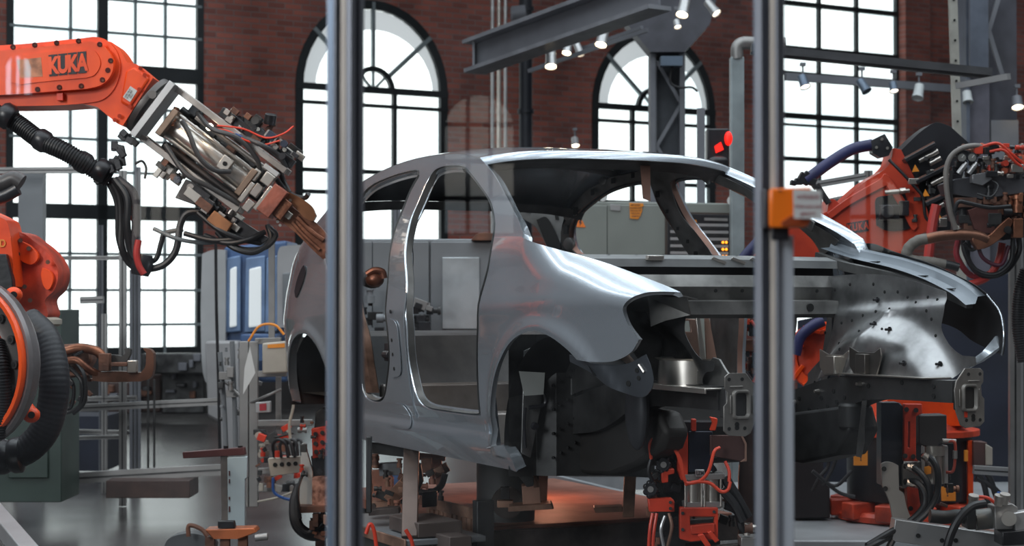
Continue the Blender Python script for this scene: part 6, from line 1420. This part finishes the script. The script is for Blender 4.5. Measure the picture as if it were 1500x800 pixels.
wbar('bracket_leg', (603, 655, 7.9), (600, 790, 7.6), .065, .05, mat('leg_taupe', (.17, .12, .10), .3, .5, .2))
wbar('bracket_leg', (924, 676, 8.0), (920, 757, 8.0), .050, .05, M_jw); wbar('bracket_leg', (797, 676, 8.2), (794, 744, 8.2), .04, .05, M_jr); wbar('bracket_leg', (788, 676, 8.3), (786, 742, 8.3), .03, .04, M_jd)
wbar('brace', (566, 738, 8.3), (596, 706, 8.2), .06, .05, M_jw); wbar('brace', (540, 742, 8.3), (570, 742, 8.3), .05, .08, M_jw); wbar('brace', (640, 672, 8.4), (646, 712, 8.4), .04, .05, M_jr); wbar('brace', (633, 672, 8.5), (633, 700, 8.5), .02, .02, M_jw)
for n_, pts, d, th, m in (('back_plate', [(722, 690), (800, 684), (800, 716), (722, 720)], 8.9, .04, M_jr), ('locating_block', [(764, 712), (791, 710), (793, 742), (766, 744)], 7.75, .10, mat('block_pink', (.46, .26, .19), .2, .5, .15)), ('base_plate', [(745, 742), (808, 738), (812, 746), (744, 750)], 7.7, .14, M_jw), ('black_stop', [(733, 714), (747, 714), (747, 732), (733, 732)], 7.8, .05, M_blackp), ('pad', [(728, 734), (752, 734), (752, 744), (728, 744)], 7.8, .06, M_jw), ('clamp_arm', [(756, 694), (772, 690), (782, 700), (782, 712), (772, 714)], 7.5, .06, M_dark_steel), ('side_plate', [(540, 690), (560, 688), (576, 700), (576, 722), (540, 730)], 8.6, .05, M_jr), ('grey_roller', [(554, 680), (586, 678), (588, 696), (556, 698)], 8.3, .08, M_machine), ('dark_bracket', [(600, 676), (616, 680), (620, 706), (612, 724), (602, 724)], 7.85, .06, M_dark_steel), ('black_block', [(618, 722), (640, 720), (640, 742), (618, 744)], 7.9, .06, M_blackp), ('rear_column', [(536, 640), (544, 640), (544, 752), (536, 752)], 7.6, .05, M_dark_steel), ('top_link', [(540, 650), (610, 655), (610, 672), (540, 664)], 8.2, .1, M_dark_steel), ('cross_tube', [(610, 664), (652, 668), (652, 676), (610, 674)], 8.4, .05, M_jr), ('small_plate', [(870, 744), (912, 742), (914, 750), (872, 752)], 8.0, .1, M_jw), ('lever_base', [(540, 748), (584, 744), (586, 752), (540, 756)], 8.0, .1, M_jd)):
    fn_prism(n_, pts, d, th, m, jig, .004)
ptube(MB(), [(768, 706, 7.6), (776, 694, 7.6), (784, 702, 7.6), (786, 714, 7.6)], .012, 8).build('hook', M_jw, jig)
ptube(MB(), [(607, 720, 8.0), (630, 722, 8.0), (646, 712, 8.0), (652, 694, 8.0)], .014, 8).build('hose', M_black, jig)
for h in ([(536, 782, 7.4), (542, 768, 7.4), (548, 778, 7.4), (552, 806, 7.4)], [(594, 776, 7.4), (602, 790, 7.4), (606, 806, 7.4)]): ptube(MB(), h, .008, 8).build('red_hose', M_cable_red, jig)
random.seed(91); scatter(jig, ['fitting', 'bolt', 'bracket'], 40, (540, 676, 650, 750), 8.2, [M_jr, M_jd, M_dark_steel, M_jw, M_rust], 10, .1)
fn_prism('blue_bin', [(556, 690), (584, 688), (584, 727), (560, 727)], 14, .4, M_bluem, None, .01)['label'] = 'blue bin on the floor behind the jig, seen under the sill'
bpy.data.objects['blue_bin']['category'] = 'bin'
prof(796, 712, 960, 752, 10.8, 'light grey floor rail receding behind the jig between drum and post', .16, mat('rail_pale', (.30, .32, .34), .2, .45), .12)
prof(700, 692, 980, 694, 13, 'wide pale rail lying across the floor behind the jig', .22, mat('rail_pale', (.3, .3, .3)), .1)

# ================================================================ front clamp column (near rail)
D = 6.55
fc = thing('front_clamp', 'clamp column with orange brackets, twin silver cylinders and red hoses under near rail', 'clamp', P(1010, 800, D))
q = lambda n, pts, m, off=0., th=.05, b=.003, holes=(): fn_prism(n, pts, D+off, th, m, fc, b, holes)
q('slab', [(1009, 632), (1044, 632), (1046, 690), (1009, 692)], mat('navy_slab', (.012, .018, .035)), .0, .09)
q('brown_plate', [(1040, 638), (1086, 638), (1092, 650), (1092, 674), (1084, 676), (1040, 668)], mat('plate_brown', (.10, .05, .045), .4, .45), -.03, .02)
q('plate_edge', [(1085, 638), (1088, 638), (1094, 650), (1094, 676), (1084, 677), (1091, 672), (1091, 651)], mat('edge_tan', (.42, .25, .19), .5, .4), -.035, .02, .001)
q('orange_column', [(992, 634), (1008, 634), (1008, 704), (998, 704), (992, 690)], M_red, .0, .06)
q('orange_clip', [(1013, 614), (1020, 614), (1020, 632), (1013, 632)], M_red, -.02, .03)
q('orange_clip', [(1040, 611), (1051, 613), (1051, 620), (1048, 631), (1040, 631), (1044, 620)], mat('clip_bright', (.9, .07, .02), 0, .4), -.04, .03)
q('black_head', [(1000, 618), (1050, 618), (1050, 632), (1000, 634)], M_blackp, .02, .1)
q('left_body', [(968, 640), (994, 636), (996, 720), (972, 724)], M_blackp, .05, .10)
q('spine', [(960, 690), (1004, 690), (1004, 1045), (960, 1045)], M_dark_steel, .1, .08)
for x in (1016, 1044):
    mb = MB(); mb.lathe([(.001, 0), (.030, 0), (.030, .10), (.036, .102), (.036, .115), (.001, .115)], P(x, 744, D+.02), (0, 0, 1), 24); mb.build('cylinder', M_silver, fc)
    mb = MB(); mb.cyl(P(x-12, 742, D-.02), P(x-12, 702, D-.02), .004, n=8); mb.cyl(P(x+12, 742, D-.02), P(x+12, 702, D-.02), .004, n=8); mb.each('tie_rod', M_silver, fc)
q('cylinder_head', [(1002, 696), (1062, 694), (1062, 702), (1002, 704)], M_alu_d, -.02, .09); q('cylinder_foot', [(1002, 737), (1062, 735), (1062, 744), (1002, 746)], M_alu_d, -.02, .09)
q('type_plate', [(1018, 688), (1032, 688), (1033, 699), (1019, 699)], M_alu, -.03, .01)
lettering('printed_text', 'LZM', M_inkd, P(1025.5, 693.5, D-.032), (1, 0, .02), (0, 0, 1), .018, fc, .8, .01, .0002)
q('orange_frame', [(996, 744), (1052, 744), (1052, 790), (1012, 794), (996, 790)], M_red, -.04, .05, .003, [[(1011, 757), (1047, 757), (1047, 768), (1011, 770)]])
q('orange_tongue', [(1011, 771), (1046, 767), (1048, 780), (1012, 783)], mat('tongue_red', (.50, .04, .015), 0, .5), -.05, .03)
q('orange_lever', [(1022, 784), (1030, 782), (1042, 800), (1034, 802)], M_red, -.07, .02); q('orange_lever', [(1036, 780), (1042, 778), (1054, 792), (1048, 796)], M_red, -.07, .02)
q('orange_bracket', [(969, 688), (988, 687), (988, 694), (979, 696), (979, 707), (970, 708)], M_red, -.03, .04); q('orange_bracket', [(949, 731), (984, 730), (988, 734), (988, 750), (951, 750)], M_red, -.03, .04)
mb = MB()
for x, y in ((982, 736), (982, 745), (1000, 752), (1046, 750), (1000, 776)): mb.cyl(P(x, y, D-.03), P(x, y, D-.045), .006, n=8)
mb.each('bolt', M_dark_steel, fc)
for x, y in ((972, 681), (953, 717)):
    g = MB(); 
    for i in range(7): a = i*2*math.pi/7; g.add(MB().sphere(P(x+7*math.cos(a), y+9*math.sin(a), D-.02), .012, n=10, m=6).v, MB().sphere((0, 0, 0), .012, n=10, m=6).f)
    g.cyl(P(x, y, D+.02), P(x, y, D-.035), .022, n=16); kn = g.build('hand_knob', M_blackp, fc)
    mb = MB(); mb.cyl(P(x, y, D-.036), P(x, y, D-.040), .011, n=16); mb.build('knob_cap', M_alu_d, kn)
for h, r, m in (([(954, 672, D-.06), (952, 650, D-.08), (962, 640, D-.09), (980, 648, D-.1), (996, 672, D-.1), (1002, 700, D-.1), (1008, 708, D-.1), (1026, 704, D-.1), (1038, 690, D-.1), (1046, 662, D-.08), (1054, 656, D-.06)], .006, mat('orange_red_hose', (.75, .07, .03), 0, .4)), ([(952, 668, D-.05), (955, 645, D-.07), (970, 642, D-.08), (990, 662, D-.09), (1000, 690, D-.09)], .005, mat('orange_red_hose', (.7, .1, .1))), ([(1004, 710, D-.08), (1020, 706, D-.1), (1040, 708, D-.1), (1056, 720, D-.1), (1066, 718, D-.1), (1070, 706, D-.09)], .006, mat('orange_red_hose', (.7, .1, .1))),
    ([(1062, 676, D-.04), (1068, 690, D-.05), (1068, 706, D-.06)], .006, M_cable_red), ([(956, 752, D-.03), (952, 775, D-.04), (950, 805, D-.04)], .006, M_cable_red), ([(962, 752, D-.03), (958, 778, D-.04), (956, 805, D-.04)], .006, M_cable_red), ([(954, 670, D-.03), (950, 690, D-.03), (956, 705, D-.02)], .007, M_black), ([(1058, 718, D-.02), (1076, 740, D-.02), (1088, 764, D-.02)], .016, M_black), ([(1062, 700, D), (1080, 730, D), (1096, 758, D)], .018, M_black), ([(1062, 740, D), (1080, 750, D), (1086, 772, D), (1094, 778, D)], .014, M_black), ([(974, 756, D-.02), (968, 776, D-.03), (972, 800, D-.02)], .006, M_alu), ([(980, 752, D-.02), (984, 772, D-.03), (978, 800, D-.02)], .006, M_jw)): ptube(MB(), h, r, 8).build('hose', m, fc)
random.seed(95); scatter(fc, ['fitting', 'connector', 'bracket'], 60, (950, 640, 1072, 800), D+.06, [M_blackp, M_blackp, M_dark_steel, M_rust, M_dark_steel], 10, .04)
mb = MB(); bz = lambda y: P(1097, y, 7.2).z-P(1097, 772, 7.2).z
mb.lathe([(.001, bz(610)), (.022, bz(610)), (.026, bz(640)), (.034, bz(662)), (.040, bz(690)), (.042, bz(700)), (.042, -P(1097, 772, 7.2).z), (.001, -P(1097, 772, 7.2).z)], P(1097, 772, 7.2), (0, 0, 1), 26)
tagged('steel_bottle', mb, mat('bottle_brown', (.075, .045, .04), .6, .45, .2), 'tall dark brown tapered steel column just left of the right fence post', 'column')
ft = thing('rail_bracket', 'silver fitting on a metal rail at the bottom edge beside the right fence post', 'fitting', P(1100, 800, 6.6))
mb = MB(); seg(P(1083, 792, 6.6), P(1118, 792, 6.6), .035, .1, mb); mb.build('rail', M_alu_d, ft, bevel=.003)
mb = MB(); mb.cyl(P(1090, 774, 6.55), P(1102, 774, 6.55), .020, n=16); mb.cyl(P(1102, 774, 6.55), P(1112, 774, 6.55), .013, n=12); mb.cyl(P(1094, 766, 6.55), P(1094, 784, 6.55), .014, n=8); mb.each('coupling', [M_silver, M_rust], ft)

# ================================================================ things seen through the engine bay
random.seed(101)
cr_ = thing('orange_ring', 'orange red ribbed robot ring seen between the car rails right of the near post', 'robot', P(1200, 520, 9.3))
RC2 = P(1204, 522, 9.3)
MB().lathe([(.12, .05), (.165, .05), (.175, .03), (.175, -.03), (.12, -.05)], RC2, (-.35, -1, 0), 36).build('ring', M_orange, cr_)
MB().lathe([(.001, .03), (.12, .03), (.125, .0), (.001, -.0)], RC2, (-.35, -1, 0), 30).build('hub', M_orange_d, cr_)
u, w_, d_ = frame3(V((-.35, -1, 0)))
mb = MB()
for i in range(10): a = i*math.pi/5; c = RC2+(u*math.cos(a)+w_*math.sin(a))*.14+d_*.055; mb.box(c, (.02, .02, .09), Matrix.Rotation(a, 3, 'Y'))
mb.each('rib', M_orange, cr_, bevel=.003)
mb = MB(); ptube(mb, [(1165, 520, 9.2), (1172, 495, 9.2), (1190, 478, 9.2), (1206, 470, 9.2)], .028, 12); tagged('blue_hose', mb, M_bluehose, 'dark blue hose curving over the orange ring inside the engine bay', 'hose')
fn = thing('orange_robot', 'orange robot shoulder visible behind the right fence post below the far windscreen pillar', 'robot', P(1170, 370, 9.7))
fn_prism('shoulder', smooth_loop([[(1150, 340), (1162, 338), (1176, 350), (1190, 378)], [(1190, 378), (1120, 390)], [(1120, 390), (1076, 382), (1100, 372), (1150, 360)], [(1150, 360), (1150, 340)]]), 9.7, .15, M_orange, fn, .02)
hc = thing('hose_cluster', 'tangle of coloured hoses and copper tool parts seen through the engine bay', 'tool', P(1080, 500, 8.6))
for h, m, r in (([(1066, 470, 8.5), (1068, 500, 8.5), (1076, 530, 8.5), (1098, 560, 8.5)], M_black, .022), ([(1074, 468, 8.5), (1078, 500, 8.5), (1090, 530, 8.5)], M_black, .02), ([(1062, 478, 8.48), (1064, 500, 8.48), (1066, 530, 8.48)], M_cable_red, .008), ([(1068, 484, 8.46), (1068, 510, 8.46), (1076, 540, 8.46)], M_cable_blue, .010), ([(1074, 484, 8.46), (1078, 520, 8.46), (1090, 545, 8.46)], mat('green_cable', (.03, .10, .05), 0, .5), .009), ([(1100, 470, 8.6), (1114, 490, 8.6), (1116, 530, 8.6), (1104, 560, 8.6)], mat('orange_red_hose', (.7, .1, .1)), .008)): ptube(MB(), h, r, 8).build('hose', m, hc)
fn_prism('bracket', [(1058, 462), (1096, 466), (1092, 478), (1062, 474)], 8.5, .08, M_dark_steel, hc, .004)
fn_prism('grey_fork', [(1050, 520), (1062, 474), (1068, 476), (1064, 520), (1058, 548), (1048, 546)], 8.55, .04, mat('fork_warm', (.28, .19, .16), .6, .4), hc, .004)
scatter(hc, ['fitting', 'connector', 'valve'], 60, (1080, 462, 1118, 560), 8.7, [M_rust, M_copper, M_orange_d, M_blackp, M_rust], 11, .08)
tk = thing('copper_tooling', 'copper brown tooling with grey hoses seen through the near half of the engine bay', 'tool', P(960, 500, 8.6))
scatter(tk, ['fitting', 'block', 'connector'], 50, (945, 486, 1000, 532), 8.8, [M_rust, M_copper, M_rust, M_dark_steel, M_jw], 12, .1)
ptube(MB(), [(950, 488, 8.5), (956, 500, 8.5), (970, 502, 8.5), (984, 494, 8.5)], .014, 10).build('hose', M_alu_d, tk)
ptube(MB(), [(948, 492, 8.6), (952, 512, 8.6), (970, 516, 8.6)], .014, 10).build('hose', M_black, tk)
fn_prism('brown_bracket', [(996, 466), (1022, 468), (1026, 540), (998, 540)], 8.3, .03, mat('bracket_warm', (.30, .19, .15), .6, .4, .15), tk, .003, [[(1000, 470), (1010, 470), (1012, 486), (1001, 486)], [(1001, 516), (1016, 514), (1020, 530), (1000, 530)]])
fn_prism('silver_strip', [(1019, 464), (1026, 464), (1036, 546), (1028, 546)], 8.2, .03, M_silver, tk, .003)
fn_prism('tan_strip', [(1032, 462), (1038, 462), (1054, 546), (1036, 546)], 8.25, .03, mat('edge_tan', (.4, .2, .2)), tk, .003)
ln = thing('lower_machine', 'dark machine column with cables behind the car floor right of the near post', 'machine', P(1200, 760, 10.2))
fn_prism('column', [(1166, 640), (1206, 640), (1206, 700), (1216, 706), (1216, 760), (1160, 760)], 10.2, .3, mat('brown_column', (.022, .018, .02), .1, .6), ln, .01)
for h in ([(1206, 650, 10), (1214, 680, 10), (1200, 700, 10), (1190, 720, 10)], [(1232, 640, 9.9), (1222, 680, 9.9), (1206, 712, 9.9)], [(1206, 704, 9.9), (1230, 722, 9.9), (1252, 728, 9.9)], [(1190, 690, 9.9), (1222, 712, 9.9), (1248, 690, 9.9)]): ptube(MB(), h, .010, 8).build('cable', M_black, ln)

# ================================================================ control cabinet and grey machine behind the car
cc = thing('control_cabinet', 'grey green control cabinet with a black rack panel behind the windscreen opening', 'cabinet', P(940, 640, 13.5))
fn_prism('body', [(812, 294), (1082, 298), (1082, 640), (812, 640)], 13.5, .5, M_greycab, cc, .01)
for x0, x1 in ((822, 889), (890, 978)): fn_prism('door', [(x0, 300), (x1, 301), (x1, 600), (x0, 600)], 13.48, .03, M_greycab, cc, .004)
tri = fn_prism('warning_triangle', [(842.5, 332.5), (858, 333), (850, 317.5)], 13.475, .006, mat('triangle_orange', (.85, .20, .02), 0, .5, .05), cc)
mb = MB(); c = P(850, 328, 13.473); mb.prism([P(849, 321.5, 13.474), P(852.5, 321.5, 13.474), P(851, 326, 13.474), P(853, 326, 13.474), P(848.5, 331.5, 13.474), P(850, 327, 13.474), P(848, 327, 13.474)], (0, .001, 0)); mb.build('bolt_symbol', M_inkd, tri)
nt_ = fn_prism('yellow_notice', [(922, 297), (942, 298), (943, 302), (940, 303), (941, 308), (938, 316), (935, 321), (923, 320)], 13.47, .004, M_yellow, cc)
for i, tx in enumerate(('MIT DIESER', 'ANLAGE NUR', 'GESCHULTES', 'PERSONAL', 'ARBEITEN')): lettering('printed_text', tx, M_rust, P(931, 300.5+i*4.1, 13.466), (1, 0, 0), (0, 0, 1), .017, nt_, .8, .01, .0002)
fn_prism('type_plate', [(894, 299), (909, 300), (909, 309), (894, 308)], 13.47, .004, M_alu, cc, .004)
mb = MB(); mb.cyl(P(883, 288, 13.6), P(883, 288, 13.5), .035, n=18); mb.cyl(P(1072, 294, 13.5), P(1072, 294, 13.44), .035, n=18); mb.each('round_lamp', [M_paper, M_alu_d], cc)
rk = fn_prism('rack_panel', [(978, 313), (1075, 315), (1075, 400), (978, 400)], 13.46, .04, M_blackp, cc, .002)
fn_prism('rack_frame', [(974, 310), (1079, 312), (1079, 402), (974, 402)], 13.47, .03, mat('rack_brown', (.045, .03, .022), 0, .6), cc, .002, [[(979, 314), (1074, 316), (1074, 399), (979, 399)]])
for i in range(6):
    y = 327+i*10.3; fn_prism('rack_strip', [(982, y), (1067, y+1), (1067, y+5), (982, y+4)], 13.45, .02, M_alu, rk)
    mb = MB()
    for j in range(20): pbox(mb, 983+j*4.2, y+5.2, 986+j*4.2, y+8.6, 13.452, .01)
    mb.build('socket_row', M_dark_steel, rk)
    if i >= 2:
        mb = MB()
        for x in (1027, 1059, 1064): mb.sphere(P(x, y+7.5, 13.445), .0095, n=8, m=6)
        mb.each('indicator_light', M_amber, rk)
fn_prism('orange_sticker', [(986, 316), (1014, 317), (1014, 322), (1020, 322), (1021, 326), (986, 325)], 13.44, .004, M_yellow, rk)
fn_prism('rack_label', [(1032, 319), (1066, 320), (1066, 324), (1032, 323)], 13.44, .01, M_alu_d, rk)
gm = thing('grey_machine', 'large grey machine enclosure with a mirror bright panel, seen through the car doors', 'machine', P(630, 640, 12.5))
fn_prism('body', [(522, 350), (740, 350), (740, 640), (522, 640)], 12.5, .8, M_machine, gm, .01)
for x0, x1 in ((524, 545), (546, 628), (631, 735)): fn_prism('door_panel', [(x0, 354), (x1, 354), (x1, 610), (x0, 610)], 12.47, .04, M_machine, gm, .005)
fn_prism('bright_panel', [(648, 377), (702, 377), (702, 482), (648, 482)], 12.45, .03, mat('mirror_panel', (.62, .66, .68), .5, .3, .22, 2.5), gm, .004)
fn_prism('top_cowl', smooth_loop([[(690, 352), (700, 342), (722, 342), (730, 352)], [(730, 352), (690, 352)]]), 12.4, .3, M_rust, gm, .004)
random.seed(111); scatter(gm, ['fitting'], 20, (600, 445, 630, 490), 12.3, [M_dark_steel, M_blackp, M_alu_d], 12, .05)
scatter(gm, ['fitting'], 16, (528, 440, 560, 560), 12.3, [M_dark_steel, M_blackp, M_machine], 14, .05)
for x, a in ((577, 'left'),): prof(582, 260, 582, 352, 14, 'slim grey upright before the left arched window above the machine', .05, M_beam)
# inner reinforcement of the far rear pillar, seen through the windscreen opening
rp = fn_prism('rear_pillar_reinforcement', smooth_loop([[(754, 300), (757, 290), (772, 283), (800, 286), (822, 300), (826, 322), (832, 350), (848, 376)], [(848, 376), (808, 378)], [(808, 378), (796, 350), (782, 330), (764, 318), (754, 300)]]), 9.75, .05, M_zinc, car, .012)
fn_prism('pressed_web', smooth_loop([[(786, 322), (800, 318), (812, 336), (822, 360), (822, 372), (808, 372), (796, 348), (786, 322)]]), 9.74, .02, M_hole, rp, .004)
fn_prism('stamped_boss', smooth_loop([[(762, 300), (768, 292), (780, 296), (778, 308), (768, 310), (762, 300)]]), 9.72, .03, M_inner, rp, .006)
fn_prism('stamped_hole', [(796, 292), (806, 291), (809, 300), (799, 302)], 9.74, .02, M_hole, rp)
fn_prism('stamped_hole', [(812, 312), (817, 311), (819, 322), (814, 322)], 9.74, .02, M_hole, rp)
# note stuck inside the wheel arch
o = MB().prism([V((-0.4, -0.776, 0.527)), V((-0.4, -0.669, 0.52)), V((-0.4, -0.675, 0.439)), V((-0.4, -0.754, 0.436))], (.001, 0, 0)).build('paper_sheet', mat('sheet_grey', (.36, .37, .35), 0, .7, .05), car, local=True)

# ================================================================ opposite end of the hall, seen only as reflections in the guard glass
mb = MB(); mb.box((0, -32.2, 6), (60, .3, 12)); m_ = mb.build('wall_front', mat('far_wall', (.035, .03, .03), 0, .8)); m_['kind'] = 'structure'
def rwin(n, x0, x1, y0, y1, st=2.2):
    M_refl = daylight_mat('opposite_window_glass', st, (.7, .8, .88) if st < 5 else (.45, .8, 1), (1, .95, .85) if st < 5 else (.6, .9, 1))
    k = (2.725*2+32)/F
    a, b = (x0-750)*k, (x1-750)*k; zt, zb2 = 1.5+(438-y0)*k, 1.5+(438-y1)*k; c = (a+b)/2; r = (b-a)/2
    pts = [(a, zb2), (b, zb2)]+[(c+r*math.cos(math.pi*i/12), zt-r+r*math.sin(math.pi*i/12)) for i in range(13)]
    mb = MB(); mb.prism([(x, -32.0, z) for x, z in pts], (0, .03, 0)); w = tag(mb.build('window_%d' % n, M_refl), kind='structure')
    mb = MB(); 
    for i in (1, 2): mb.box((a+(b-a)*i/3, -31.95, (zt+zb2)/2), (.09, .05, zt-zb2))
    h = zb2
    while h < zt-r*.4: mb.box((c, -31.95, h), (b-a, .05, .09)); h += .75
    mb.build('window_frame', M_frame, w)
rwin(5, 652, 752, 140, 345); rwin(6, 8, 44, 82, 142, 14); rwin(7, 196, 262, 236, 350); rwin(8, 1246, 1322, 262, 372)
GROUPS = {'spotlight': 'spotlights hanging in the hall', 'aluminium_profile': 'aluminium profiles of the guard frames', 'glass_panel': 'clear panes of the near guard fence', 'fence_post': 'posts of the near guard fence', 'pipe': 'pipes on the brick wall', 'wall_machine': 'machines along the foot of the back wall', 'thin_rod': 'thin rods standing on the left floor', 'rubber_elbow': 'rubber pieces at the left edge', 'industrial_robot': 'orange industrial robots', 'front_clamp': 'clamp units under the front rails', 'blue_hose': 'dark blue hoses', 'corrugated_hose': 'ribbed black hoses'}
for o in bpy.data.objects:
    if o.parent is None and o.get('label') and o.name.split('.')[0] in GROUPS: o['group'] = GROUPS[o.name.split('.')[0]]
bpy.context.view_layer.update()
